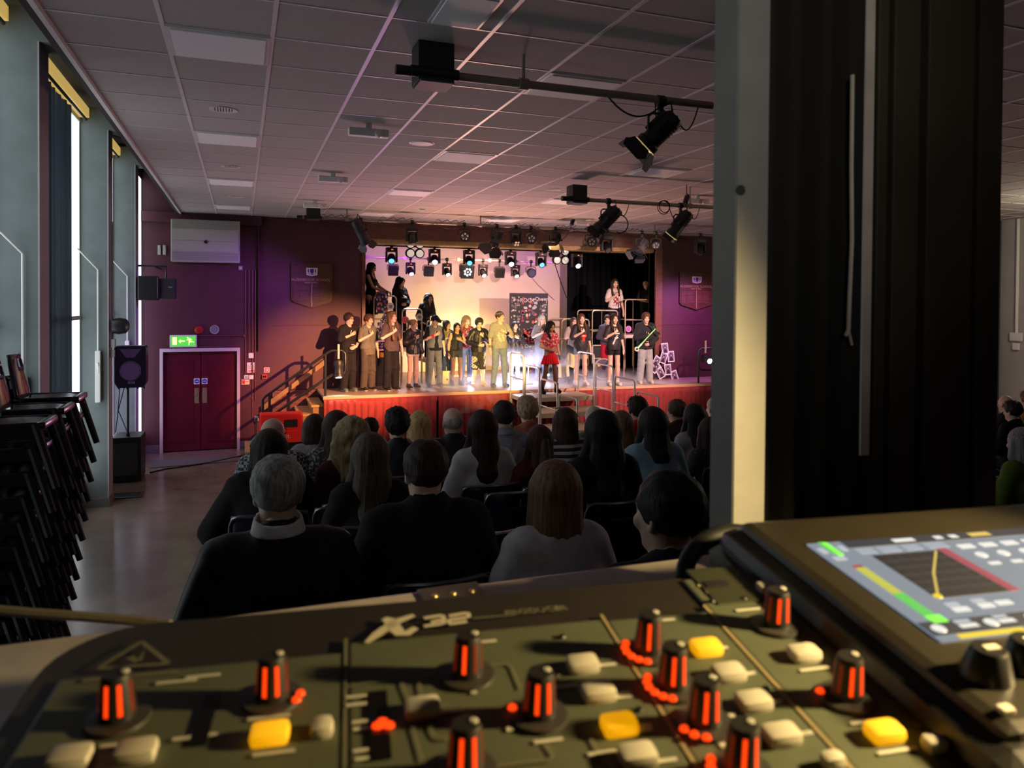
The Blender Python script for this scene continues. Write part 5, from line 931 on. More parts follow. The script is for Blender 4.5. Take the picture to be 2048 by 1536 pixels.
def person(label, loc, rz, H, sp, kind='stage', group=None):
    s = H/1.70; fem = sp.get('f', True); w = .86 if fem else .95; w *= sp.get('w', 1.); seated = sp.get('seated', False); dz = -.37 if seated else 0.
    vb, vh = sp.get('vox', (.014, .0075)); sc = sp['skin']; hc = sp.get('hc', (.03, .02, .015)); lean = sp.get('lean', 0.)
    cw_ = sp.get('cw', w)
    def LN(p):                                            # lean forward about the hips, then drop for seated
        p = np.array(p, float); a = lean
        if a and p[2] > .95: y, z = p[1], p[2]-.95; p = np.array([p[0], y*math.cos(a)-z*math.sin(a), .95+y*math.sin(a)+z*math.cos(a)])
        p[2] += dz; return p
    def torso(F, i):
        F.ell(LN((0, .012, .95)), (.158*cw_, .112*cw_, .12), .05, infl=i); F.cap(LN((0, .008, 1.0)), LN((0, .0, 1.18)), .135*cw_, .150*cw_, .06, .72, infl=i)
        F.ell(LN((0, .0, 1.25)), (.158*cw_, .112*cw_, .16), .05, infl=i); F.cap(LN((-.130*w, .015, 1.375)), LN((.130*w, .015, 1.375)), .052, .052, .05, infl=i)
        F.cap(LN((0, .025, 1.46)), LN((0, .02, 1.36)), .052, .085, .04, infl=i*.6)
        if fem:
            for q in (-1, 1): F.ell(LN((q*.068, -.078*cw_, 1.245)), (.055, .052, .055), .03, infl=i)
    arms = {}
    for side, q in (('R', -1), ('L', 1)):
        P = sp.get('arm'+side, 'lap' if seated else 'down'); el, wr, hd, curl, pn = POSE[P] if isinstance(P, str) else P
        m = lambda p: np.array([p[0]*(1 if q < 0 else -1), p[1], p[2]])
        sh = LN((q*.172*w, .015, 1.365)); el = np.array(m(el)); wr = np.array(m(wr)); el[0] += q*(w-1)*.1-q*0*.0+(q*(cw_-.95)*.12 if cw_ > .95 else 0)
        arms[side] = (sh, LN(el), LN(wr), Vector(m(hd)).normalized(), curl, Vector(m(pn)))
    sprd = sp.get('spread', .10); legs = {}
    for q in (-1, 1):
        if seated: hip, kn, an = np.array((q*.088, 0, .545)), np.array((q*.12, -.43, .53)), np.array((q*.12, -.42, .08))
        else: hip, kn, an = np.array((q*.085, .01, .92)), np.array((q*(.085+.4*(sprd-.085)), -.012, .49)), np.array((q*sprd, .03, .085))
        legs[q] = (hip, kn, an)
    ap = np.array([a[k] for a in arms.values() for k in (0, 1, 2)]); lo = np.minimum(ap.min(0), [-.2, -.2, 0])-.08; hi = np.maximum(ap.max(0), [.2, .16, 1.42+dz])+.08
    if seated: lo[1] = min(lo[1], -.68)
    lo[2] = -.005; lo[0] = min(lo[0], -sprd-.1); hi[0] = max(hi[0], sprd+.1); hi[2] += .02
    if lean: lo[1] -= .25
    # ---- body
    F = Field(lo, hi, vb); torso(F, 0)
    for q, (hip, kn, an) in legs.items():
        F.cap(hip, kn, .083*cw_, .052, .04); F.cap(kn, kn+(an-kn)*.4, .053, .055, .03); F.cap(kn+(an-kn)*.3, an, .054, .036, .03)
        F.cap(an+np.array((0, .01, -.03)), an+np.array((q*.015, -.13, -.05)), .036, .028, .02)
    extra = []
    for side, (sh, el, wr, hd, curl, pn) in arms.items():
        F.cap(sh, el, .046*(.5+.5*w), .037, .03); F.cap(el, wr, .038, .026, .02); sv = hd.cross(pn)
        sv = (sv if sv.length > .1 else hd.orthogonal()).normalized(); sv = sv if (sv.z < 0 or abs(sv.z) < .2) else -sv; pn = pn-hd*pn.dot(hd); pn.normalize()
        for o_ in (-.022, 0, .022): F.cap(wr, wr+np.array(hd)*.075+np.array(sv)*o_, .021, .017, .008)
        extra += hands(wr, hd, sv, pn, 1, curl)
    v, q = F.mesh(); parts = []
    zc_ = v[q].mean(1)[:, 2]; tz = sp.get('tights'); mi = np.zeros(len(q), np.int32)
    if tz: mi[(zc_ < .9)] = 5
    if sp.get('armsleeve') is not None:
        xc = v[q].mean(1); mi[(np.abs(xc[:, 0]) > .17*w) & (xc[:, 2] < 1.28) & (xc[:, 2] > .9)] = 5
    parts.append((v*s, q, mi))
    for ev, eq in extra: parts.append((ev*s, eq, np.zeros(len(eq), np.int32)))
    # ---- head
    Rm = rotm(sp.get('yaw', 0), sp.get('pitch', 0), sp.get('roll', 0)); hp = LN((0, .0, 1.565)) + np.array((0, -.02, 0))
    hv, hq = head_field(vh, fem, sp.get('jaw', .95 if fem else 1.05)).mesh(); c = hv[hq].mean(1); hm = np.zeros(len(hq), np.int32)
    for t in (-1, 1):
        dx, dz_ = c[:, 0]-t*.031, c[:, 2]-.010; on = (c[:, 1] < -.068) & ((dx/.0145)**2+(dz_/.0085)**2 < 1); hm[on] = 4; hm[on & (dx**2+dz_**2 < .0078**2)] = 1
        hm[(c[:, 1] < -.07) & (np.abs(dx) < .019) & (np.abs(dz_-.0235-.12*np.abs(dx)*0) < .0045)] = 3
    hm[(c[:, 1] < -.086) & (np.abs(c[:, 0]) < .022) & (np.abs(c[:, 2]+.0565) < .0095)] = 2
    parts.append(((hv @ Rm.T + hp)*s, hq, hm)); sm = skin(sc)
    body = put_mesh('person', parts, [sm, EYE, lipm(sc), hairmat(hc), EYEW, cloth(tz if tz else (sp.get('armsleeve') or (.05, .03, .03)))]); body.location = loc; body.rotation_euler = (0, 0, rz); tag(body, label, 'person', group)
    # ---- hair
    st = sp.get('hair', 'long')
    if st != 'bald':
        Lh = sp.get('L', .3); gv, gq = hair_field(st, Lh, sp.get('voxh', vh*1.25), sp.get('vol', 0.)).mesh(); Rh = rotm(sp.get('yaw', 0), sp.get('pitch', 0)*(.45 if Lh > .2 else 1), sp.get('roll', 0)*.6)
        put_mesh('hair', [((gv @ Rh.T + hp)*s, gq, 0)], [hairmat(hc)], body)
    if sp.get('rim'):                                      # fringe of hair round a bald head
        F = Field((-.1, -.12, -.12), (.1, .13, .1), vh*1.2); F.ell((0, .016, .02), (.079, .098, .075), 0).plane((0, -.5, -1), .055).plane((0, -.7, 1), -.015); F.ell((0, -.11, -.03), (.075, .085, .12), .01, 'sub'); gv, gq = F.mesh(); put_mesh('hair', [((gv @ Rm.T+hp)*s, gq, 0)], [hairmat(hc)], body)
    # ---- clothes
    def sleeve(F, frac, i):
        for side, (sh, el, wr, hd, curl, pn) in arms.items():
            a = LN((0, .02, 1.36)); 
            if frac <= 1: e = sh+(el-sh)*frac; F.cap(sh, e, .050*(.5+.5*w), .050, .03, infl=i)
            else: F.cap(sh, el, .050*(.5+.5*w), .042, .03, infl=i); e = el+(wr-el)*min(1, frac-1); F.cap(el, e, .042, .036, .02, infl=i)
    tops = sp.get('tops', [])
    for kind_, col, hem, sl, infl in tops:
        F = Field(np.array(lo)-.03, np.array(hi)+.03, vb); torso(F, infl+.012)
        hz = hem+dz
        if hem < .9 and not seated: F.cap((0, .01, .95), (0, .01, hem-.05), .150*cw_, .158*cw_, .04, .78, infl=infl+.012)
        cutz = np.array([0, 0, 1.]); F.plane((0, 0, -1), -hz); 
        if sl: sleeve(F, sl, infl+.006)
        nk = LN((0, -.06, 1.455)); F.cap(nk, LN((0, .03, 1.56)), .062 if kind_ != 'vest' else .07, .075, .0, 1, 'sub')
        if not sl: 
            for qq in (-1, 1): F.ell(LN((qq*.215*w, .015, 1.33)), (.055, .12, .12), .01, 'sub')
        if kind_ in ('vest', 'jacket'): F.cap(LN((0, -.2, 1.42)), LN((0, -.2, hem-.05 if hem > .6 else .8)), .05, .075, 0, 1.6, 'sub')
        if kind_ == 'tank': F.ell(LN((0, -.1, 1.42)), (.085, .12, .11), .01, 'sub')
        fold = .0035
        F.ripple(lambda X, Y, Z: fold*np.sin(38*Z+24*X+5*np.sin(17*X))*np.sin(21*X+9)+0*Y)
        tv, tq = F.mesh(); tm = np.zeros(len(tq), np.int32); ms = [col if not isinstance(col, tuple) else cloth(col)]
        pr = sp.get('print')
        if pr and kind_ == pr[0]:
            cc = tv[tq].mean(1)-np.array((0, 0, dz)); fr = cc[:, 1] < -.03
            for pc, fn in pr[1]: ms.append(cloth(pc)); tm[fr & fn(cc[:, 0], cc[:, 2])] = len(ms)-1
        put_mesh({'tee': 'tshirt', 'long': 'jumper', 'vest': 'denim_vest', 'jacket': 'jacket', 'tank': 'top', 'shirt': 'shirt'}[kind_], [(tv*s, tq, tm)], ms, body)
    bt = sp.get('bottom')
    if bt:
        kind_, col, hem = bt; F = Field((-.32, -.60 if seated else -.26, 0), (.32, .25, 1.1), vb); i = .014; wd = .016 if kind_ == 'wide' else 0.
        if kind_ == 'skirt':
            F = Field((-.36, -.34, .5), (.36, .34, 1.1), vb); F.cap((0, .01, 1.02), (0, .01, hem), .135*cw_, .215, .02, .80); F.plane((0, 0, -1), -hem).plane((0, 0, 1), 1.06)
            F.ripple(lambda X, Y, Z: .016*np.sin(18*np.arctan2(X, Y+1e-6))*np.clip((1.02-Z)/.25, 0, 1)); F.cap((0, .01, .95), (0, .01, hem-.2), .09, .185, .01, .8, 'sub')
        else:
            F.ell((0, .012, .95+dz), (.158*cw_, .112*cw_, .11), .05, infl=i)
            for q, (hip, kn, an) in legs.items():
                F.cap(hip, kn, .084*cw_, .056+wd, .035, infl=i); F.cap(kn, an, .058+wd, .044+wd*1.6, .03, infl=i)
            F.plane((0, 0, 1), 1.03+dz)
            if seated: F.plane((0, 0, -1), -.09)
            else: F.plane((0, 0, -1), -hem)
            if not seated: F.ripple(lambda X, Y, Z: .003*np.sin(60*Z+20*X)*np.exp(-((Z-.49)/.15)**2)+.003*np.sin(70*Z)*np.exp(-((Z-.12)/.06)**2)+0*Y)
        bv, bq = F.mesh(); bm_ = np.zeros(len(bq), np.int32); ms = [col if not isinstance(col, tuple) else cloth(col)]
        bp = sp.get('bprint')
        if bp:
            cc = bv[bq].mean(1)
            for pc, fn in bp: ms.append(cloth(pc)); bm_[fn(cc[:, 0], cc[:, 2], cc[:, 1])] = len(ms)-1
        put_mesh({'skirt': 'skirt', 'shorts': 'shorts'}.get(kind_, 'trousers'), [(bv*s, bq, bm_)], ms, body)
    sh_ = sp.get('shoes', ((.02, .02, .02), (.03, .03, .03)))
    for q, (hip, kn, an) in legs.items():
        F = Field((an[0]-.08, an[1]-.22, -.005), (an[0]+.08, an[1]+.09, .2), .012); F.cap(an+np.array((0, .02, -.035)), an+np.array((q*.015, -.135, -.048)), .050, .044, .02); F.cap(an+np.array((0, .005, .02+sp.get('boot', 0))), an+np.array((0, .005, -.03)), .050, .05, .03); F.plane((0, 0, -1), 0)
        fv, fq = F.mesh(); put_mesh('shoe', [(fv*s, fq, (fv[fq].mean(1)[:, 2] < .024).astype(np.int32))], [cloth(sh_[0], .5), cloth(sh_[1], .6)], body)
    # ---- extras in head space
    for ex in sp.get('extras', []):
        if ex[0] == 'glasses':
            mb = MB()
            for t in (-1, 1): mb.tube(arc((t*.033, -.103, .010), .020, 0, 2*PI, 12), .0028, 5); mb.tube([(t*.053, -.10, .014), (t*.078, -.04, .012), (t*.080, .02, .006)], .0026, 5)
            mb.tube([(-.013, -.105, .014), (.013, -.105, .014)], .0026, 5); vv = np.array([tuple(p) for p in mb.v]); mb.v = [tuple(p) for p in (vv @ Rm.T+hp)*s]; mb.build('glasses', BLACKP, body, True)
        if ex[0] == 'headglasses':
            mb = MB()
            for t in (-1, 1): mb.tube(arc((t*.035, -.05, .128), .022, 0, 2*PI, 12, (1, 0, 0), (0, .8, .3)), .003, 5); mb.tube([(t*.058, -.05, .128), (t*.092, .02, .10), (t*.098, .07, .06)], .003, 5)
            vv = np.array([tuple(p) for p in mb.v]); mb.v = [tuple(p) for p in (vv @ Rm.T+hp)*s]; mb.build('glasses', BLACKP, body, True)
        if ex[0] in ('cap', 'bandana', 'beanie'):
            F = Field((-.12, -.24, -.02), (.12, .14, .19), vh*1.1); F.ell((0, .016, .045), (.09, .108, .092), 0); zp = {'cap': .045, 'bandana': .055, 'beanie': .03}[ex[0]]; F.plane((0, -.15, -1), -zp)
            if ex[0] == 'bandana': F.plane((0, .1, 1), .098)
            if ex[0] == 'cap': F.cap((0, -.09, .058), (0, -.165, .050), .06, .05, .01, 1.0); 
            if ex[0] == 'cap': F.ell((0, -.13, -.02), (.12, .12, .068), .004, 'sub')
            gv, gq = F.mesh(); put_mesh(ex[0], [((gv @ Rm.T+hp)*s, gq, 0)], [cloth(ex[1])], body)
        if ex[0] == 'hairband':
            mb = MB(); mb.tube(arc((0, .01, .03), .104, .1, PI-.1, 14, (1, 0, 0), (0, .35, .94)), .005, 6); vv = np.array([tuple(p) for p in mb.v]); mb.v = [tuple(p) for p in (vv @ Rm.T+hp)*s]; mb.build('hairband', mat('shiny_band', (.6, .6, .6), .2, .6), body, True)
        if ex[0] == 'collar':
            F = Field((-.14, -.14, 1.34), (.14, .14, 1.5), .007); F.cap((0, .026, 1.43), (0, .020, 1.500), .094, .078, 0); F.cap((0, .024, 1.38), (0, .016, 1.54), .080, .064, 0, 1, 'sub'); F.plane((0, 0, -1), -1.44).plane((0, .2, 1), 1.500)
            gv, gq = F.mesh(); gv = np.array([LN(p) for p in gv]); put_mesh('collar', [(gv*s, gq, 0)], [cloth(ex[1])], body)
        if ex[0] == 'band':                               # wrist band
            sh, el, wr, hd, curl, pn = arms[ex[1]]; a = Vector(wr)+(Vector(el)-Vector(wr))*.05; b = Vector(wr)+(Vector(el)-Vector(wr))*.30; MB().cyl(a*s, b*s, .037*s, 12, .042*s).build('wristband', cloth(ex[2]), body, True)
        if ex[0] == 'ponyback':                           # clip and gathered half-up hair seen from behind
            F = Field((-.09, .04, -.5), (.09, .2, .09), .009); F.cap((0, .12, .03), (0, .135, -.12), .03, .04, .02); F.cap((0, .135, -.12), (0, .13, -.45), .042, .02, .02); gv, gq = F.mesh(); put_mesh('tail', [((gv @ Rm.T+hp)*s, gq, 0)], [hairmat(ex[1])], body)
        if ex[0] == 'button': p = LN((0, .15, 1.17)); MB().lathe([(.012, 0), (.01, .006), (0, .007)], Matrix.Translation(Vector(p)*s) @ Matrix.Rotation(-PI/2, 4, 'X'), 10).build('button', BLACKP, body, True)
        if ex[0] == 'strap': MB().tube([Vector(LN(p))*s for p in ((-.10, .10, 1.40), (-.13, .135, 1.32), (-.10, .15, 1.2), (-.02, .15, 1.05))], .012, 6).build('bag_strap', cloth(ex[1]), body, True)
    body['_arms'] = 0; del body['_arms']
    return body, {k: (Vector(a[2])*s, a[3]) for k, a in arms.items()}
# ============================================================ the cast on the stage
FAIR, TAN, BROWN, PALE = (.72, .46, .34), (.58, .34, .22), (.34, .17, .10), (.80, .55, .44)
DBR, BLK_, BLOND, LBR, MBR = (.035, .02, .013), (.012, .010, .010), (.50, .34, .16), (.17, .09, .045), (.08, .04, .022)
BT, DT, GT = (.014, .014, .016), (.05, .048, .05), (.22, .22, .20); DENIM, LDENIM, DJEAN = (.13, .16, .20), (.19, .24, .31), (.035, .045, .07)
CONV = ((.02, .02, .02), (.75, .72, .68))
def inell(x, z, cx, cz, rx, rz): return ((x-cx)/rx)**2+((z-cz)/rz)**2 < 1
TONGUE = [((.62, .04, .03), lambda x, z: inell(x, z, .03, 1.17, .075, .045) | ((abs(x-.03) < .04) & (z > 1.05) & (z < 1.17))), ((.75, .7, .66), lambda x, z: inell(x, z, .03, 1.178, .05, .012))]
WPRINT = [((.7, .66, .62), lambda x, z: (np.abs(x+.0) < .085) & (np.abs(z-1.235) < .016) | (np.abs(x-.5*(z-1.12)) < .018) & (z > .98) & (z < 1.19) | inell(x, z, .02, 1.13, .05, .02))]
PALEPRINT = [((.55, .52, .36), lambda x, z: inell(x, z, .0, 1.14, .11, .13) & (np.sin(70*x+3*np.sin(40*z))*np.sin(60*z) > -.2))]
BROWNPRINT = [((.28, .05, .04), lambda x, z: inell(x, z, .0, 1.13, .075, .11) & (np.sin(60*x)*np.sin(55*z) > -.3)), ((.05, .03, .03), lambda x, z: (np.abs(x) < .085) & (np.abs(z-1.0-.6*x*x) < .012))]
REDLET = [((.6, .10, .07), lambda x, z: (np.abs(x) < .09) & ((np.abs(z-1.22) < .022) | (np.abs(z-1.05) < .018)) & (np.sin(150*x) > -.4))]
FLORAL = patt('red_floral_cloth', 'noise', (.55, .03, .05), (.82, .62, .50), 26, fac=.56); NORDIC = patt('red_black_knit', 'check', (.03, .02, .025), (.5, .06, .05), 30); MESHS = patt('black_net_sleeve', 'check', (.03, .02, .02), (.14, .08, .06), 70)
LEATHER = mat('black_leather', (.016, .015, .017), .42, noise=.2, nscale=30, bump=.3); SCARF = [((.62, .58, .52), lambda x, z, y: ((x < -.06) & (z > .45) & (z < .75) & (x-.06*np.sin(30*z) < -.09) & (np.sin(90*x)*np.sin(90*z) > -.35)) | ((x > .11) & (z > .5) & (z < .85) & (np.sin(80*x+60*z)*np.sin(90*z) > 0)))]
def cast(label, u, vh, vf, sp, rz=0., zf=SZ, Y=None, H=None):
    if Y is None: p = onz(u, vf, zf)
    else: p = at(u, vf, Y); p.z = zf
    k = FPX/zc(p); top = at(u, vh, p.y).z; H = H or (top-zf)
    return person(label, p, rz, H, sp, group=None)
P_ = dict
cast('person in black shirt and glasses, leftmost on the stage front, fist on chest', 697, 626, 783, P_(f=False, skin=FAIR, hc=DBR, hair='short', vol=.014, tops=[('long', BT, .84, 1.35, .012)], bottom=('wide', BT, .05), armR='heart', armL='belly', yaw=.25, extras=[('glasses',)], shoes=((.10, .14, .11), (.3, .3, .28))), rz=.45)
cast('person in grey denim vest with tousled brown hair, second from the left, hand on chest', 736, 629, 781, P_(f=False, skin=FAIR, hc=MBR, hair='curly', vol=.006, tops=[('tee', (.13, .12, .09), .80, .8, .006), ('vest', (.13, .14, .12), .93, 0, .022)], bottom=('wide', (.07, .06, .05), .06), armR='fist', yaw=.2, shoes=CONV), rz=.4)
cast('person with very long brown hair in charcoal t-shirt and black trousers, chin raised', 783, 622, 781, P_(skin=PALE, hc=LBR, hair='long', L=.50, vol=.012, tops=[('tee', (.085, .065, .07), .84, .8, .012)], bottom=('wide', BT, .05), armR='fist', yaw=.25, pitch=-.12, shoes=CONV, w=1.02), rz=.3)
cast('person with blond ponytail in black leather jacket and pale shorts, looking down', 826, 638, 777, P_(skin=FAIR, hc=(.30, .19, .09), hair='pony', tops=[('tee', GT, .86, .5, .004), ('jacket', LEATHER, .84, 1.95, .018)], bottom=('shorts', (.6, .55, .45), .78), armR='heart', yaw=.45, pitch=.35, shoes=CONV), rz=.35)
cast('person in black cap and grey denim vest with red wristband, head bowed', 869, 630, 773, P_(f=False, skin=FAIR, hc=DBR, hair='short', tops=[('tee', BT, .86, .85, .008), ('vest', (.17, .19, .19), .92, 0, .022)], bottom=('jeans', (.13, .14, .15), .06), armR='heart', yaw=.25, pitch=.4, extras=[('cap', (.02, .018, .018)), ('band', 'R', (.7, .02, .03))], shoes=((.12, .12, .12), (.3, .3, .3)), spread=.13), rz=.15)
cast('person in olive tee with black hair tied back, between the cap and the braids', 893, 640, 771, P_(skin=TAN, hc=BLK_, hair='long', L=.14, tops=[('tee', (.18, .17, .11), .92, .75, .006)], bottom=('jeans', DJEAN, .06), armR='heart', yaw=.6, shoes=((.03, .03, .03), (.1, .1, .1))), rz=.2, Y=18.2)
cast('person with long dark braids in black top and shorts, hand on heart', 913, 645, 771, P_(skin=TAN, hc=BLK_, hair='braids', L=.36, tops=[('tank', BT, .94, 0, .006), ('vest', (.035, .033, .035), .97, 0, .016)], bottom=('shorts', (.03, .03, .03), .76), armR='down', armL='heart', tights=(.20, .10, .06), armsleeve=None, pitch=.15, extras=[('band', 'R', (.03, .02, .02))], shoes=((.02, .02, .025), (.04, .04, .04)), boot=.06, spread=.12), rz=.05)
cast('person with light wavy hair in red patterned jumper and blue jeans, behind the braids', 932, 632, 768, P_(skin=FAIR, hc=(.26, .17, .09), hair='wavy', L=.2, vol=.01, tops=[('long', NORDIC, .88, 1.95, .012)], bottom=('jeans', (.10, .13, .24), .06), armR='heart', armL='waist', yaw=.15, pitch=.3), Y=18.15)
cast('person with dark curls in black leather jacket and long patterned shorts', 957, 637, 772, P_(f=False, skin=PALE, hc=(.03, .028, .03), hair='curly', vol=.016, tops=[('tee', (.14, .12, .11), .86, .4, .004), ('jacket', LEATHER, .86, 1.95, .022)], bottom=('wide', (.05, .045, .04), .42), bprint=SCARF, armR='waist', armL='fist', pitch=.35, shoes=((.5, .33, .18), (.6, .5, .4)), spread=.12), rz=.0)
cast('tall person in printed pale t-shirt and blue jeans with a patterned bandana, hand on chest', 999, 622, 774, P_(f=False, skin=FAIR, hc=MBR, hair='crop', tops=[('tee', (.30, .30, .24), .86, .85, .010)], print=('tee', PALEPRINT), bottom=('jeans', LDENIM, .05), armR='down', armL='heart', yaw=.5, pitch=-.1, extras=[('bandana', (.16, .18, .24)), ('band', 'L', (.02, .02, .02)), ('band', 'R', (.25, .2, .1))], shoes=((.12, .12, .25), (.25, .25, .4)), spread=.14), rz=.05)
cast('long-haired person in black leather jacket and ripped jeans behind the first guard loop', 1029, 643, 768, P_(skin=FAIR, hc=(.03, .028, .03), hair='long', L=.30, vol=.006, tops=[('tee', BT, .86, .5, .004), ('jacket', LEATHER, .84, 1.95, .02)], bottom=('jeans', (.28, .30, .33), .06), armR='down', armL='heart'), Y=18.15)
cast('person in pale beanie and grey tee with red letters, hands joined, behind the red skirt', 1082, 629, 770, P_(skin=PALE, hc=(.6, .52, .38), hair='long', L=.16, tops=[('tee', (.22, .22, .20), .84, .85, .014)], print=('tee', REDLET), bottom=('jeans', (.16, .18, .24), .06), armR='heart', armL='waist', extras=[('beanie', (.55, .58, .62))]), Y=18.15)
cast('person in red skirt and red floral blouse on the top step, head bowed', 1100, 643, 786, P_(skin=(.50, .27, .16), hc=BLK_, hair='long', L=.26, vol=.014, tops=[('tee', FLORAL, 1.0, .55, .010)], bottom=('skirt', (.66, .012, .02), .70), armR='waist', armL='down', tights=(.16, .08, .055), yaw=.25, pitch=.38, shoes=((.015, .015, .016), (.02, .02, .02)), boot=.12, spread=.19, w=.96), rz=.1, zf=1.175, Y=15.95)
cast('person with long brown hair in a black tongue-logo t-shirt and denim shorts', 1161, 627, 771, P_(skin=FAIR, hc=MBR, hair='long', L=.27, vol=.004, tops=[('tee', (.030, .028, .030), .80, .95, .016)], print=('tee', TONGUE), bottom=('shorts', (.20, .24, .28), .74), armR='fist', shoes=((.65, .62, .6), (.7, .68, .64)), spread=.12), rz=-.05)
cast('person with long hair in pale top half hidden behind the tongue t-shirt', 1146, 634, 768, P_(skin=FAIR, hc=MBR, hair='long', L=.3, tops=[('tee', (.45, .36, .33), .9, .7, .01)], bottom=('jeans', BT, .06), armR='heart'), Y=18.05)
cast('person with long dark hair in black t-shirt with white print, black shorts and white trainers', 1227, 627, 771, P_(skin=FAIR, hc=DBR, hair='long', L=.27, vol=.004, tops=[('tee', (.022, .022, .026), .84, .85, .014)], print=('tee', WPRINT), bottom=('shorts', BT, .72), armR='fist', shoes=((.6, .58, .55), (.75, .72, .7)), spread=.11), rz=-.05)
cast('person in dark jacket and red trousers with a red headscarf, hidden behind the black t-shirt', 1213, 630, 766, P_(f=False, skin=FAIR, hc=DBR, hair='curly', tops=[('long', (.06, .055, .08), .9, 1.95, .012)], bottom=('wide', (.40, .012, .03), .05), armR='waist', yaw=-.4, extras=[('bandana', (.5, .03, .05))]), Y=18.1)
sc_b, sc_a = cast('person in oversized black jacket and wide grey jeans holding a green scooter', 1290, 626, 767, P_(f=False, skin=FAIR, hc=(.10, .045, .022), hair='curly', vol=.012, tops=[('tee', BT, .9, .5, .004), ('long', (.025, .026, .032), .84, 1.95, .034)], bottom=('wide', (.34, .35, .36), .04), armR='hold', armL='belly', pitch=.12, shoes=((.6, .5, .4), (.7, .65, .6)), spread=.13, w=1.04), rz=-.12)
# scooter held across the body
wrist, hd = sc_a['R']; c = sc_b.matrix_basis @ (wrist+hd*.06)
t = thing('scooter', 'green stunt scooter held slanting across the chest of the person in the black jacket', 'scooter', c); GM = mat('green_scooter_metal', (.10, .32, .07), .35, .5, noise=.4, nscale=15); Yo = -.06
dirv = Vector((at(1256, 700, c.y).x-at(1300, 652, c.y).x, 0, at(1256, 700, c.y).z-at(1300, 652, c.y).z)).normalized()
A, B = -dirv*.20+Vector((0, Yo, 0)), dirv*.42+Vector((0, Yo, 0)); n_ = Vector((dirv.z, 0, -dirv.x))
MB().tube([A, B], .018, 8).build('stem', GM, t, True); MB().tube([A-n_*.16, A+n_*.16], .014, 8).build('handlebar', GM, t, True); MB().cyl(A-n_*.18, A-n_*.10, .019, 8).cyl(A+n_*.10, A+n_*.18, .019, 8).build('grip', BLACKP, t, True)
MB().tube([B-dirv*.12, B+dirv*.02], .03, 8).build('fork', GM, t, True); MB().lathe([(.03, -.014), (.055, -.014), (.055, .014), (.03, .014)], Matrix.Translation(B+dirv*.06) @ Matrix.Rotation(PI/2, 4, 'X'), 20).build('wheel', mat('cream_wheel', (.75, .70, .60), .5), t, True); MB().lathe([(.03, -.016), (.03, .016)], Matrix.Translation(B+dirv*.06) @ Matrix.Rotation(PI/2, 4, 'X'), 12).build('hub', BLACKP, t, True)
# upper row, on the staging decks
zt1, zt2, zt3 = decktop(R1), decktop(R2), decktop(R3); zt5, zt6 = decktop(R5), decktop(R6)
def upper(label, u, vh, Y, zf, sp, rz, H=None):
    p = at(u, 600, Y); p.z = zf; top = at(u, vh, Y).z; return person(label, p, rz, H or (top-zf), sp)
upper('person in black sleeveless dress with long straight hair, high at the far left', 742, 525, 18.9, zt1, P_(skin=TAN, hc=DBR, hair='long', L=.34, vol=.004, tops=[('tank', BT, .9, 0, .006)], bottom=('skirt', BT, .35), armR='rail', armL='rail', pitch=.35), 1.05)
upper('person in black hood-like long hair and black hoodie looking down from the middle left deck', 800, 554, 18.9, zt2, P_(skin=FAIR, hc=BLK_, hair='long', L=.28, vol=.016, tops=[('long', BT, .84, 1.95, .022)], bottom=('wide', BT, .05), armR='hold', armL='waist', pitch=.4, yaw=.25), .55)
upper('person with curly dark hair leaning forward over the lowest left deck', 848, 573, 18.95, zt3, P_(skin=TAN, hc=(.05, .04, .035), hair='wavy', L=.24, vol=.014, tops=[('jacket', (.02, .02, .022), .9, 1.95, .014)], bottom=('jeans', BT, .05), armR='lens', armL='lens', lean=.45, pitch=-.05), .25, 1.62)
upper('person in white printed t-shirt with long dark hair, standing high at the right', 1229, 557, 18.8, zt5, P_(skin=FAIR, hc=DBR, hair='long', L=.32, vol=.004, tops=[('tee', (.72, .68, .64), .93, .7, .008)], print=('tee', BROWNPRINT), bottom=('jeans', BT, .05), armR='fist', yaw=-.15), -.05)
upper('blond person in black t-shirt, highest at the far right of the stage', 1291, 562, 18.8, zt6, P_(f=False, skin=FAIR, hc=BLOND, hair='crop', vol=.008, tops=[('tee', BT, .84, .85, .012)], print=('tee', [((.16, .06, .05), lambda x, z: inell(x, z, 0, 1.15, .07, .08))]), bottom=('jeans', BT, .05), armR='waist', armL='high', yaw=-.25, pitch=.1), -.1)
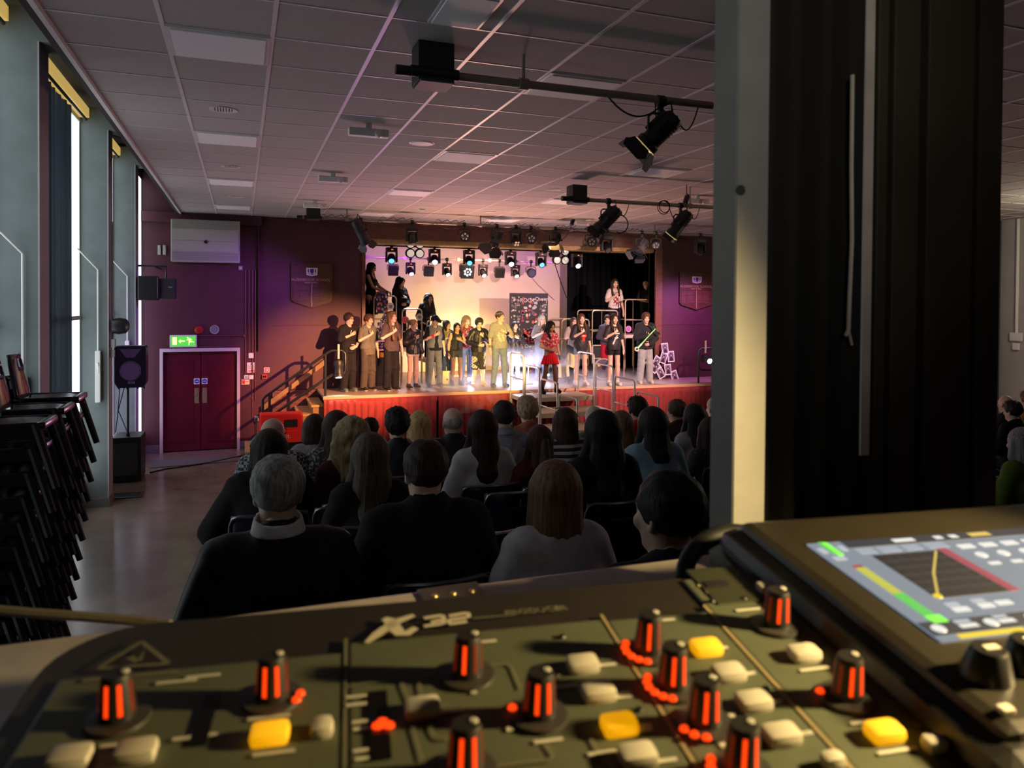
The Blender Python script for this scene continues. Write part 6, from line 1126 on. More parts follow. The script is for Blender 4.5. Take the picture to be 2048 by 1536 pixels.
# ============================================================ the audience and their chairs
CHM = mat('navy_plastic_chair', (.018, .018, .035), .35, spec=.5); CHF = mat('chair_tube', (.22, .22, .24), .3, .7)
def chair_proto():
    t = thing('chair', 'x', 'chair', (0, 0, 0))
    def back(u, v):
        x = (u-.5)*.43*(1-.06*v); return Vector((x, .20+.05*v+.05*(1-(2*u-1)**2)-.02, .52+.36*v))
    m = MB(); nu, nv = 12, 8; vs = [back(i/nu, j/nv) for j in range(nv+1) for i in range(nu+1)]; m.add(vs, [(j*(nu+1)+i, j*(nu+1)+i+1, (j+1)*(nu+1)+i+1, (j+1)*(nu+1)+i) for j in range(nv) for i in range(nu) if not (j == 6 and 4 <= i < 8)])
    o = m.build('backrest', CHM, t, True); s = o.modifiers.new('thickness', 'SOLIDIFY'); s.thickness = .014; b = o.modifiers.new('round', 'BEVEL'); b.width = .004
    rim = [back(0, .1)]+[back(0, v) for v in np.linspace(.2, .86, 5)]+[back(.03, .96), back(.1, 1)]+[back(u, 1) for u in np.linspace(.2, .8, 5)]+[back(.9, 1), back(.97, .96)]+[back(1, v) for v in np.linspace(.86, .1, 6)]
    MB().tube(rim, .009, 6).build('back_frame', CHF, t, True)
    q = MB().grid(lambda u, v: Vector(((u-.5)*.42, -.21+.42*v, .455-.03*math.exp(-((v-.75)/.35)**2)-.05*max(0, .15-v)/.15*.4)), 8, 8).build('seat', CHM, t, True); q.modifiers.new('thickness', 'SOLIDIFY').thickness = .016
    for sx in (-1, 1):
        MB().tube([(sx*.19, -.17, .44), (sx*.20, -.22, 0)], .012, 7).build('leg', CHF, t, True); MB().tube([(sx*.20, .20, .55), (sx*.195, .18, .44), (sx*.20, .26, 0)], .012, 7).build('leg', CHF, t, True)
    return t
CH0 = chair_proto(); CH_USED = [False]
def put_chair(x, y, z, rz, label, group):
    if not CH_USED[0]: o = CH0; CH_USED[0] = True
    else: o = dup(CH0)
    o.location = (x, y, z); o.rotation_euler = (0, 0, rz); o['label'] = label; o['group'] = group; return o
def aud(label, u, v, row, sp, short, dy=0., rz=0., chair=True):
    Y, h = ROWS[row]; p = at(u, v, Y+dy); s = (p.z-h)/1.335; sp = dict(sp); sp['seated'] = True; vol = sp.get('vol', 0.)
    b, _ = person(label, (p.x, Y+dy, h), PI+rz, 1.70*max(.86, min(1.12, s)), sp, group=None)
    if chair: put_chair(p.x, Y+dy, h, PI, 'dark plastic chair under '+short, 'audience chairs')
    return b
NAVY = (.012, .014, .022); FINE = (.011, .0062)
CHK = patt('dark_check_shirt', 'check', (.02, .022, .028), (.38, .40, .45), 46); STRP = patt('striped_jersey', 'stripe', (.025, .025, .035), (.55, .52, .46), 6.2, fac=.55); FLW = patt('dark_floral_blouse', 'spots', (.16, .26, .28), (.012, .02, .025), 28, fac=.13); SPK = patt('grey_speckle_blouse', 'noise', (.02, .02, .024), (.28, .28, .3), 60, fac=.55)
A_ = aud
A_('grey-haired person in dark jumper with white collar, largest back at the left', 556, 908, 1, P_(f=False, skin=FAIR, hc=(.32, .32, .31), hair='crop', vol=.004, tops=[('long', NAVY, .9, 1.95, .010)], bottom=('trousers', BT, 0), extras=[('collar', (.80, .80, .80))], cw=1.30, w=1.16, vox=FINE), 'the grey-haired person with the white collar')
A_('dark-haired person in a black jacket, second from the left in the near row', 852, 875, 1, P_(f=False, skin=FAIR, hc=DBR, hair='crop', tops=[('long', (.014, .014, .014), .9, 1.95, .026)], bottom=('trousers', BT, 0), cw=1.1, w=1.08, vox=FINE), 'the dark-haired person in the black jacket', dy=.15)
A_('person with light brown bob and white back-buttoned blouse, middle of the near row', 1112, 919, 1, P_(skin=FAIR, hc=(.20, .115, .06), hair='bob', L=.145, vol=.006, tops=[('shirt', (.60, .60, .62), .9, 1.6, .02)], bottom=('trousers', BT, 0), extras=[('button',)], cw=1.12, w=1.04, vox=FINE), 'the person in the white blouse', dy=-.12)
A_('short dark-haired person in black, nearest of all, in front of the grey post', 1342, 936, 0, P_(f=False, skin=FAIR, hc=(.02, .016, .014), hair='crop', tops=[('tee', BT, .9, .9, .02)], bottom=('trousers', BT, 0), cw=1.12, w=1.08, vox=FINE, yaw=.25), 'the nearest dark-haired person by the post', dy=.12)
A_('dark-haired person with hairband in a loose black top with tan bag strap', 538, 858, 3, P_(skin=FAIR, hc=(.025, .018, .014), hair='long', L=.16, vol=.008, tops=[('long', BT, .9, .95, .03)], bottom=('trousers', BT, 0), extras=[('hairband',), ('strap', (.55, .27, .18))], cw=1.2, w=1.1, armR='side', armL='side'), 'the person with the hairband')
A_('balding person with glasses in a dark checked shirt, far rows, left end', 547, 831, 4, P_(f=False, skin=FAIR, hc=(.12, .10, .09), hair='bald', rim=True, yaw=-.5, tops=[('shirt', CHK, .9, 1.0, .014)], bottom=('trousers', BT, 0), extras=[('glasses',)], cw=1.1, w=1.05), 'the balding person in the checked shirt')
A_('dark-haired person in a grey jumper beside the red cabinet', 631, 830, 5, P_(skin=FAIR, hc=DBR, hair='bob', L=.08, vol=.012, tops=[('long', (.30, .28, .30), .9, 1.95, .016)], bottom=('trousers', BT, 0), lean=.12), 'the person in the grey jumper')
A_('person with long dark brown hair in a speckled blouse, left of the curly blond hair', 673, 822, 4, P_(skin=FAIR, hc=DBR, hair='long', L=.26, vol=.012, tops=[('shirt', SPK, .9, 1.0, .012)], bottom=('trousers', BT, 0), yaw=.1), 'the person in the speckled blouse')
A_('person with thick wavy dark blond hair in a wine-dark top', 704, 832, 3, P_(skin=FAIR, hc=(.34, .25, .14), hair='wavy', L=.19, vol=.007, tops=[('long', (.06, .012, .016), .9, 1.95, .014)], bottom=('trousers', BT, 0)), 'the person with wavy blond hair', dy=.1)
A_('short dark-haired person just right of the wavy blond hair, seen to the ears', 742, 833, 5, P_(f=False, skin=FAIR, hc=BLK_, hair='crop', tops=[('tee', BT, .9, .9, .01)], bottom=('trousers', BT, 0), yaw=-.4, extras=[('glasses',)], w=.9), 'the short-haired person behind the wavy blond hair', dy=.2)
A_('person with cropped black hair and bare neck in navy, against the red skirt', 795, 817, 4, P_(f=True, skin=FAIR, hc=BLK_, hair='curly', vol=.006, tops=[('tee', NAVY, .9, .9, .012)], bottom=('trousers', BT, 0)), 'the person with cropped black hair and bare neck')
A_('blond-haired person in a mauve top, left of the bald head', 839, 820, 5, P_(skin=FAIR, hc=(.55, .36, .15), hair='bob', L=.13, vol=.004, tops=[('tee', (.18, .10, .11), .9, .9, .012)], bottom=('trousers', BT, 0)), 'the blond person in the mauve top')
A_('person with long straight dark blond hair, left of the black jacket', 741, 865, 2, P_(skin=FAIR, hc=(.085, .065, .045), hair='long', L=.36, vol=.008, tops=[('long', BT, .9, 1.95, .014)], bottom=('trousers', BT, 0)), 'the person with long straight hair', dy=.3)
A_('bald person in a dark suit near the middle of the stage skirt', 906, 811, 4, P_(f=False, skin=FAIR, hc=(.35, .33, .31), hair='bald', rim=True, tops=[('long', NAVY, .9, 1.95, .022)], bottom=('trousers', BT, 0), cw=1.08, w=1.05), 'the bald person in the dark suit', dy=.1)
A_('person with long dark red-brown hair in a white t-shirt', 966, 819, 3, P_(skin=FAIR, hc=(.045, .02, .016), hair='long', L=.27, vol=.006, tops=[('tee', (.62, .60, .62), .9, .75, .02)], bottom=('trousers', BT, 0), w=.95), 'the person in the white t-shirt', dy=.25)
A_('short dark-haired person in a pale grey shirt, left of the curly grey-blond head', 1008, 800, 4, P_(f=False, skin=FAIR, hc=(.03, .022, .018), hair='crop', vol=.004, tops=[('shirt', (.30, .30, .36), .9, .9, .016)], bottom=('trousers', BT, 0), cw=1.1, w=1.08, extras=[('collar', (.32, .32, .38))]), 'the person in the pale grey shirt', dy=.15)
A_('person with short curly grey-blond hair in an orange-brown top before the steps', 1056, 795, 5, P_(skin=FAIR, hc=(.42, .30, .18), hair='curly', vol=.012, tops=[('long', (.42, .14, .07), .9, 1.95, .014)], bottom=('trousers', BT, 0), cw=1.05), 'the person in the orange-brown top')
A_('person with brown half-up hair hanging in a tail over a dark red top', 1080, 848, 3, P_(skin=FAIR, hc=(.06, .03, .02), hair='half', L=.22, tops=[('long', (.10, .012, .018), .9, 1.95, .012)], bottom=('trousers', BT, 0), extras=[('ponyback', (.10, .06, .035))], w=.95), 'the person with half-up hair', dy=.1)
A_('person with a sleek dark bob and glasses on the head in a striped jersey', 1131, 815, 4, P_(skin=FAIR, hc=(.07, .035, .025), hair='bob', L=.11, vol=.008, tops=[('long', STRP, .9, 1.95, .016)], bottom=('trousers', BT, 0), extras=[('headglasses',)], cw=1.05), 'the person in the striped jersey')
A_('person with pale grey hair, mostly hidden right of the striped jersey', 1189, 813, 5, P_(skin=FAIR, hc=(.60, .52, .44), hair='crop', vol=.006, tops=[('long', (.13, .16, .13), .9, 1.95, .014)], bottom=('trousers', BT, 0)), 'the person with pale grey hair')
A_('person with long black hair in a black top, big dark shape right of the steps', 1206, 822, 2, P_(skin=FAIR, hc=(.018, .014, .013), hair='long', L=.30, vol=.014, tops=[('long', BT, .9, 1.95, .022)], bottom=('trousers', BT, 0), w=1.02), 'the person with long black hair', dy=.3)
A_('person with light brown wavy hair between the black hair and the pale blue shirt', 1243, 822, 4, P_(skin=FAIR, hc=(.20, .12, .07), hair='long', L=.26, vol=.012, tops=[('long', (.05, .05, .055), .9, 1.95, .012)], bottom=('trousers', BT, 0)), 'the person with light brown wavy hair')
A_('person with dark curls in a bright red top', 1276, 795, 5, P_(f=False, skin=FAIR, hc=(.025, .02, .018), hair='curly', vol=.008, tops=[('tee', (.42, .02, .03), .9, .9, .012)], bottom=('trousers', BT, 0), yaw=.3), 'the person in the bright red top')
A_('person with shoulder-length dark hair in a pale blue shirt', 1306, 814, 3, P_(skin=FAIR, hc=(.03, .022, .02), hair='long', L=.19, vol=.010, tops=[('shirt', (.28, .46, .55), .9, 1.0, .024)], bottom=('trousers', BT, 0), extras=[('collar', (.3, .48, .57))], cw=1.1, w=1.06), 'the person in the pale blue shirt')
A_('short-haired young person in dark brown before the right end of the skirt', 1354, 798, 5, P_(f=False, skin=FAIR, hc=(.12, .075, .05), hair='short', vol=.006, tops=[('tee', (.07, .04, .035), .9, .9, .01)], bottom=('trousers', BT, 0), yaw=.3, w=.92), 'the short-haired young person in brown')
A_('person with long black hair in a light grey top near the grey post', 1390, 808, 4, P_(skin=FAIR, hc=(.016, .013, .013), hair='long', L=.20, vol=.012, tops=[('long', (.42, .42, .42), .9, 1.95, .014)], bottom=('trousers', BT, 0), yaw=-.1), 'the person with black hair in light grey', dy=.1)
A_('person in a dark floral blouse cut off by the grey post', 1422, 832, 3, P_(skin=FAIR, hc=DBR, hair='bob', L=.12, tops=[('shirt', FLW, .9, 1.0, .016)], bottom=('trousers', BT, 0)), 'the person in the floral blouse', dy=.25)
A_('pale-haired person whose ear just shows left of the grey post', 1432, 792, 5, P_(f=False, skin=PALE, hc=(.5, .4, .3), hair='crop', tops=[('tee', (.3, .25, .22), .9, .9, .01)], bottom=('trousers', BT, 0)), 'the pale-haired person by the post')
# seen through the gap at the far right
A_('bald person seen in the gap at the right edge of the photo', 2013, 788, 5, P_(f=False, skin=FAIR, hc=(.1, .08, .07), hair='bald', tops=[('tee', (.06, .06, .05), .9, .9, .01)], bottom=('trousers', BT, 0)), 'the bald person in the right gap', dy=-.1)
A_('person with brown curls and an orange top at the very right edge', 2058, 798, 5, P_(skin=FAIR, hc=(.18, .10, .04), hair='curly', vol=.006, tops=[('tee', (.75, .25, .03), .9, .9, .012)], bottom=('trousers', BT, 0)), 'the person in orange at the right edge', dy=.2)
A_('dark-haired person below the bald head in the right gap', 2028, 830, 4, P_(f=False, skin=FAIR, hc=(.02, .018, .014), hair='curly', tops=[('tee', BT, .9, .9, .014)], bottom=('trousers', BT, 0)), 'the dark-haired person in the right gap')
A_('grey-haired person in an olive green top at the right edge of the photo', 2046, 868, 2, P_(skin=FAIR, hc=(.30, .30, .30), hair='bob', L=.10, vol=.004, tops=[('tee', (.13, .20, .03), .9, .9, .014)], bottom=('trousers', BT, 0)), 'the grey-haired person in olive green')
# empty chairs that show between the people
for row, u, l in ((3, 1030, 'empty dark chair left of the light brown bob, its top edge catching light'), (3, 1200, 'empty dark chair right of the light brown bob with a hand slot'), (2, 1032, 'empty dark chair just beyond the white blouse on the left'), (3, 700, 'empty dark chair left of the long straight hair'), (2, 955, 'empty dark chair right of the black jacket'), (4, 1105, 'empty dark chair behind the half-up hair')):
    Y, h = ROWS[row]; Y += (.05 if row == 3 else 0); p = at(u, 950, Y-.2); put_chair(p.x, Y-.02, h, PI, l, 'audience chairs')
# stacks of chairs by the windows: dark plastic shells seen from the front edge
STK = mat('dark_violet_plastic', (.028, .020, .034), .25, spec=.6)
def stack_proto():
    t = thing('stacking_chair', 'x', 'chair')
    o = MB().grid(lambda u, v: Vector((-.22+.44*v, (u-.5)*.42, .0-.03*math.sin(PI*u)*(1-v)-.02*v**6)), 8, 8).build('seat', STK, t, True); s = o.modifiers.new('thickness', 'SOLIDIFY'); s.thickness = .022
    MB().bbox((.18, -.20, -.05), (.235, .20, .0), .015).build('front_edge', STK, t, True)
    def bk(u, v):
        yy = (u-.5)*.42*(1-.25*v*v); return Vector((-.22-.07*v+.03*(1-(2*u-1)**2), yy, -.01+.36*v))
    m = MB(); nu, nv = 12, 10; m.add([bk(i/nu, j/nv) for j in range(nv+1) for i in range(nu+1)], [(j*(nu+1)+i, j*(nu+1)+i+1, (j+1)*(nu+1)+i+1, (j+1)*(nu+1)+i) for j in range(nv) for i in range(nu) if not (7 <= j < 9 and 4 <= i < 8)])
    q = m.build('backrest', mat('plastic_purple_reflection', (.05, .02, .05), .12, spec=.7), t, 'all'); q.modifiers.new('thickness', 'SOLIDIFY').thickness = .02  # purple reflection on the backrest put into its colour
    for sy in (-1, 1):
        MB().prism([(-.2, 0), (.18, 0), (.2, -.10), (-.21, -.10)], sy*.195-.01, sy*.195+.01).build('side_apron', STK, t)
        MB().ring([((.17, sy*.19, -.01), .030), ((.30, sy*.215, -.46), .026)], 8).build('leg', STK, t, True); MB().ring([((-.17, sy*.19, -.01), .022), ((-.24, sy*.215, -.46), .018)], 8).build('leg', STK, t, True)
    return t
S0 = stack_proto(); su = [False]
for k, (y, nm) in enumerate(((6.5, 'nearest'), (7.12, 'middle'), (7.70, 'farthest'))):
    top = onx(0, 0, -1.0).z*0 + 2.30+.02*k
    tp = thing('chair_dolly', 'low dark trolley under the %s stack of chairs by the windows' % nm, 'trolley', (-1.62, y, 0), group='chair trolleys'); MB().bbox((-.32, -.22, .10), (.32, .22, .16), .01).build('platform', BLACK, tp)
    for x in (-.27, .27):
        for yy in (-.17, .17): MB().lathe([(.05, -.015), (.05, .015)], Matrix.Translation((x, yy, .05)) @ Matrix.Rotation(PI/2, 4, 'X'), 14).build('wheel', BLACKP, tp, True)
    for j in range(11):
        o = S0 if not su[0] else dup(S0); su[0] = True; z = .16+.46+j*(top-.62)/10; o.location = (-1.70+.022*j-.02, y, z)
        o['label'] = 'dark plastic chair in the %s stack by the windows, %s' % (nm, 'topmost' if j == 10 else 'at the bottom on the trolley' if j == 0 else '%s from the top' % ['', 'second', 'third', 'fourth', 'fifth', 'sixth', 'seventh', 'eighth', 'ninth', 'tenth'][10-j]); o['group'] = 'stacked dark chairs'
# ============================================================ mixing desk close to the camera
def nz(v): return v.normalized()
cv = nz(ray(700, 430)); cu_ = nz(cv.cross(Vector((0, 0, 1)))); cn = cu_.cross(cv)
r0 = ray(1000, 1350); O0 = Vector((0, 0, CAMZ)) + r0*(.30/r0.dot(AX[2]))
DM = Matrix(((cu_.x, cv.x, cn.x, O0.x), (cu_.y, cv.y, cn.y, O0.y), (cu_.z, cv.z, cn.z, O0.z), (0, 0, 0, 1)))
desk = thing('mixing_desk', 'dark sound mixing desk with orange lit knobs and bright screen in the foreground', 'mixing desk'); desk.matrix_world = DM
def pp(u, v, h=0.):                                       # desk coordinates of a pixel on the plane raised by h
    r = ray(u, v); o = Vector((0, 0, CAMZ)); k = ((O0+cn*h-o).dot(cn))/r.dot(cn); P = o+r*k-O0; return Vector((P.dot(cu_), P.dot(cv), h))
CHS = mat('desk_black_shell', (.022, .018, .014), .5, noise=.1, nscale=60); PAN = mat('desk_panel_green_grey', (.10, .112, .070), .55, noise=.08, nscale=50)
SILK = mat('silkscreen_white', (.62, .60, .50), .6); LINE = mat('silkscreen_line', (.16, .155, .10), .6); BTN = mat('rubber_button_white', (.62, .58, .48), .5); BTNL = mat('rubber_button_lit', (.8, .5, .05), .5, emit=(1, .42, .0), es=.72); KN = mat('knob_rubber', (.016, .014, .013), .5)
LED = mat('led_orange_red', (.3, .02, .0), .4, emit=(1, .05, .003), es=1.5); LEDD = mat('led_dim', (.12, .015, .005), .4, emit=(1, .05, .0), es=.10); GREYL = mat('knob_skirt', (.05, .046, .042), .4)
def quad_slab(pts, h0, h1):                               # slab over a quadrilateral of desk points
    m = MB(); m.add([Vector((p.x, p.y, h)) for h in (h0, h1) for p in pts], [(3, 2, 1, 0), (4, 5, 6, 7), (0, 1, 5, 4), (1, 2, 6, 5), (2, 3, 7, 6), (3, 0, 4, 7)]); return m
yb = pp(850, 1192).y
xl = pp(70, 1345).x; xq = pp(1510, 1130).x+.002; rc = .035
MB().prism([(xl, -.20)]+[(xl+rc-rc*math.cos(a), yb-rc+rc*math.sin(a)) for a in np.linspace(0, PI/2, 9)]+[(xq, yb), (xq, -.20)], .002, .06, Matrix.Rotation(-PI/2, 4, 'X')).build('chassis', CHS, desk)
# rounded left cheek and lit right edge strip
x_r = (pp(1510, 1130).x+pp(1920, 1530).x)/2
MB().box((x_r-.0012, -.2, -.02), (x_r+.003, yb-.002, .0012)).build('edge_strip', mat('tan_edge_strip', (.34, .27, .14), .5), desk)
def panel(xa, xb, ya, ybk, name='panel'): MB().bbox((xa, ya, -.004), (xb, ybk, -.0004), .0012).build(name, PAN, desk)
sA = (pp(1240, 1270).x+pp(1380, 1536).x)/2; sB = (pp(1420, 1220).x+pp(1700, 1536).x)/2; sL = (pp(683, 1310).x+pp(700, 1536).x)/2
ytop = pp(1000, 1255).y
panel(pp(90, 1400).x, sL-.001, -.2, pp(500, 1320).y); panel(sL+.001, sA-.001, -.2, ytop); panel(sA+.001, sB-.001, -.2, pp(1330, 1228).y); panel(sB+.001, x_r-.001, -.2, yb-.004)
for x in (sA, sB, sL): MB().box((x-.0007, -.2, -.004), (x+.0007, ytop+.003, .0)).build('panel_divider', mat('tan_edge_strip', (.34, .27, .14), .5) if x != sL else LINE, desk)
H_ = .0003
def knob(u, v, lab, leds=(), lit=(0, 1), R=.0060, hgt=.0168):
    p = pp(u, v); k = MB().lathe([(R*1.02, 0), (R, .002), (R*.80, hgt*.93), (R*.72, hgt), (0, hgt)], Matrix.Translation(p), 24).build('knob', KN, desk, True, lab)
    MB().lathe([(R*1.75, .0), (R*1.7, .0012), (R*1.0, .0016)], Matrix.Translation(p), 28).build('skirt', GREYL, k, True)
    for i in range(8):
        a = -PI/2 + (i-.5)*PI/4; rr = lambda z: R*(1-.2*z/hgt)
        m = MB(); d = Vector((math.cos(a), math.sin(a), 0)); t_ = Vector((-d.y, d.x, 0)); w = R*.12
        m.add([p+d*(rr(z)*1.015)+t_*q+Vector((0, 0, z)) for z, q in ((.004, -w), (.004, w), (hgt*.88, w*.9), (hgt*.88, -w*.9))], [(0, 1, 2, 3)])
        m.build('light_strip', LED if i in lit else LEDD, k)
    MB().lathe([(.0014, hgt), (.0012, hgt+.0004), (0, hgt+.0005)], Matrix.Translation(p+Vector((R*.42, R*.1, 0))), 12).build('pointer_dot', SILK, k, True)
    for a in leds:
        q = p+Vector((math.cos(a)*R*1.62, math.sin(a)*R*1.62, 0)); MB().lathe([(.0017, .0014), (.0013, .0024), (0, .0027)], Matrix.Translation(q), 10).build('ring_led', LED, k, True)
    return k
PL = lambda a0, a1, n: list(np.linspace(a0, a1, n))
knob(236, 1438, 'knob with two glowing stripes at the far left', lit=(0, 1)); knob(545, 1398, 'knob with two orange dots at its right', (-.1, -.5), (0, 1)); knob(935, 1352, 'knob right of the white X32 lettering', (), (0,)); knob(1078, 1432, 'knob with one orange dot, middle of the panel', (2.7,), (0, 1)); knob(930, 1545, 'knob cut by the bottom edge, left of centre', (), (0, 1))
knob(1297, 1305, 'topmost of the four knobs in the slanting row, six orange dots', PL(2.5, 4.3, 6), (0,)); knob(1345, 1375, 'second of the four knobs in the slanting row', PL(2.5, 4.3, 6), (0, 1)); knob(1408, 1448, 'third of the four knobs in the slanting row, three orange dots', PL(3.5, 4.35, 3), (0, 1)); knob(1482, 1545, 'lowest of the four knobs in the slanting row', PL(2.5, 3.6, 4), (0, 1))
knob(1552, 1252, 'small knob at the top right of the panel', (), (0, 1)); knob(1693, 1396, 'knob at the right with one orange dot', (2.75,), (0, 1))
def button(u, v, lit=False, w=.0126, d=.0094, lab=None):
    p = pp(u, v); b = MB().bbox((p.x-w/2, p.y-d/2, -.001), (p.x+w/2, p.y+d/2, .0042), .0024).build('button', BTNL if lit else BTN, desk, True, lab)
    return b
for u, v, l, lab in ((540, 1476, 1, 'lit amber button under the knob with two orange dots'), (1238, 1458, 1, 'lit amber button in the centre panel'), (1412, 1302, 1, 'lit amber button topmost in the slanting row'), (1768, 1472, 1, 'lit amber button at the lower right'), (845, 1424, 0, None), (1165, 1336, 0, None), (1197, 1392, 0, None), (1457, 1353, 0, None), (1507, 1411, 0, None), (1562, 1478, 0, None), (1608, 1314, 0, None), (1275, 1520, 0, None), (140, 1525, 0, None), (272, 1512, 0, None)): button(u, v, bool(l), lab=lab)
button(644, 1464, False, .0075, .0085); button(1868, 1496, False, .008, .0065); button(1665, 1530, False, .008, .006); button(1532, 1182, False, .009, .008)
# silkscreen: paths, captions, logo
sk = MB()
def path(pts, w=.0013, m=None):
    P = [pp(u, v) for u, v in pts]; mm = m or lk
    for i in range(len(P)-1):
        d = (P[i+1]-P[i]).normalized(); n_ = Vector((-d.y, d.x, 0))*w/2; a, b = P[i]-d*w*.3, P[i+1]+d*w*.3; mm.add([a+n_+Vector((0, 0, H_)), a-n_+Vector((0, 0, H_)), b-n_+Vector((0, 0, H_)), b+n_+Vector((0, 0, H_))], [(0, 1, 2, 3)])
lk = MB()
path([(695, 1374), (790, 1358), (802, 1362), (822, 1410)]); path([(845, 1400), (838, 1362), (846, 1352), (875, 1348)]); path([(826, 1455), (845, 1520)]); path([(858, 1450), (870, 1476), (880, 1480), (900, 1478)]); path([(975, 1334), (1015, 1328), (1024, 1334), (1042, 1378)]); path([(1140, 1345), (1120, 1348), (1114, 1358), (1122, 1372)]); path([(1135, 1382), (1147, 1402), (1155, 1405), (1170, 1402)]); path([(1205, 1466), (1186, 1470), (1183, 1480), (1195, 1500)]); path([(1092, 1490), (1106, 1508), (1102, 1520), (980, 1536)]); path([(1200, 1512), (1225, 1536)])
lk.build('printed_path', LINE, desk)
def cap(u, v, w, h=.0016, m=None): p = pp(u, v); MB().box((p.x, p.y-h/2, .0001), (p.x+w, p.y+h/2, H_)).build('printed_caption', m or SILK, desk)
for u, v, w in ((950, 1286, .009), (878, 1426, .009), (692, 1396, .008), (692, 1412, .008), (704, 1446, .007), (706, 1460, .007), (706, 1504, .009), (710, 1520, .009), (1198, 1332, .007), (1230, 1388, .006), (1232, 1396, .006), (1108, 1376, .009), (1262, 1456, .0075), (1264, 1464, .0075), (1068, 1486, .010), (1176, 1510, .010), (1316, 1242, .008), (1472, 1222, .012), (1580, 1292, .007), (1600, 1342, .013), (1702, 1448, .013), (1756, 1508, .015), (1302, 1526, .009), (372, 1356, .012), (312, 1368, .014), (495, 1440, .014), (505, 1512, .013), (200, 1494, .008), (345, 1480, .009), (390, 1474, .007), (1397, 1152, .022)): cap(u, v, w)
for u, v in ((1438, 1297), (1484, 1350), (1492, 1348), (1535, 1406), (1545, 1404), (1595, 1470), (1605, 1468)): cap(u, v, .004, .0018)
for u, v in ((1340, 1285), (1398, 1355), (1458, 1432), (942, 1385), (1013, 1460), (1440, 1492), (1330, 1302)): cap(u, v, .0022, .0022)
# white X32 logo drawn as printed shapes
lg = MB()
def stroke(pts, ws):
    P = [pp(u, v) for u, v in pts]; vs = []
    for i, p in enumerate(P):
        d = (P[min(i+1, len(P)-1)]-P[max(0, i-1)]).normalized(); n_ = Vector((-d.y, d.x, 0))*ws[i]/2; vs += [p+n_+Vector((0, 0, .0004)), p-n_+Vector((0, 0, .0004))]
    lg.add(vs, [(2*i, 2*i+1, 2*i+3, 2*i+2) for i in range(len(P)-1)])
stroke([(733, 1287), (755, 1270), (780, 1252), (800, 1242), (828, 1232)], [.002, .0045, .0045, .004, .0025]); stroke([(768, 1238), (780, 1243), (788, 1256), (800, 1268), (815, 1268), (832, 1257)], [.003, .0055, .006, .005, .004, .003])
for du in (0, 50):
    for y in ((1238, 1232), (1246, 1241), (1254, 1249)): stroke([(848+du+(14 if du == 0 and y[0] == 1246 else 0), y[0]-du*.09), (884+du, y[1]-du*.09)], [.0022, .0022])
stroke([(884, 1232), (888, 1238), (886, 1250)], [.002, .002, .002]); stroke([(934, 1227), (938, 1231), (936, 1237)], [.002, .002, .002]); stroke([(898, 1241), (897, 1248)], [.002, .002])
lg.build('logo', mat('logo_white', (.66, .60, .46), .5), desk)
l2 = MB(); p = pp(945, 1238); lk2 = l2; a, b = pp(945, 1238), pp(1030, 1228); l2.box((a.x, a.y, .0001), (b.x, a.y+.0006, H_)); l2.build('logo_rule', LINE, desk)
a = pp(1072, 1222); o = text('logo_text', 'PRODUCER', .0055, LINE, (a.x, a.y, .0003), (0, 0, 0), desk, .0001)
tri = MB(); T3 = [pp(u, v) for u, v in ((196, 1338), (283, 1284), (338, 1328))]
for i in range(3):
    a, b = T3[i], T3[(i+1) % 3]; d = (b-a).normalized(); n_ = Vector((-d.y, d.x, 0))*.0009; tri.add([q+Vector((0, 0, H_)) for q in (a+n_, a-n_, b-n_, b+n_)], [(0, 1, 2, 3)])
tri.build('maker_mark', LINE, desk)
e = MB(); P3 = [pp(u, v) for u, v in ((252, 1318), (268, 1312), (276, 1320), (290, 1300), (284, 1322), (268, 1326))]; e.add([q+Vector((0, 0, H_)) for q in P3], [tuple(range(6))]); e.build('maker_mark_symbol', LINE, desk); cap(165, 1362, .032, .002, LINE)
# level meter with lit LEDs
m0, m1 = pp(742, 1385), pp(790, 1516); MB().box((m0.x-.001, m1.y, .0), (m1.x-.001, m0.y, .0005)).build('level_meter', mat('meter_smoke', (.006, .004, .003), .2), desk)
for u, v in ((765, 1450), (755, 1458), (778, 1457)): MB().lathe([(.002, .001), (.0018, .0016), (0, .0018)], Matrix.Translation(pp(u, v)), 10).build('meter_led', LED, desk, True)
MB().box((pp(410, 1388).x, pp(410, 1490).y, 0), (pp(440, 1388).x, pp(410, 1390).y, .0004)).build('level_meter', mat('meter_smoke', (.006, .004, .003), .2), desk)
# usb recorder corner: dark plate, slot, hole and cap
a, b = pp(1378, 1148), pp(1535, 1200); MB().bbox((a.x, b.y, -.001), (b.x, a.y+.004, .0004), .0004).build('usb_plate', mat('usb_plate_green', (.035, .038, .02), .5), desk); a = pp(1432, 1170); MB().bbox((a.x-.006, a.y-.003, .0004), (a.x+.006, a.y+.003, .001), .0003).build('usb_port', BLACKP, desk)
u_ = mat('silk_yellow', (.5, .45, .12), .6); cap(1397, 1153, .02, .0016, u_); cap(1396, 1172, .006, .0014, u_); cap(1445, 1166, .006, .003, u_); cap(1413, 1186, .006, .002, u_); cap(1443, 1200, .006, .0016, u_)
for u, v in ((1424, 1203), (1488, 1198), (1124, 1274), (1278, 1420), (1532, 1378), (1840, 1452)): MB().lathe([(.0016, .0002), (.0012, .0009), (0, .001)], Matrix.Translation(pp(u, v)), 10).build('screw', BLACKP, desk, True)
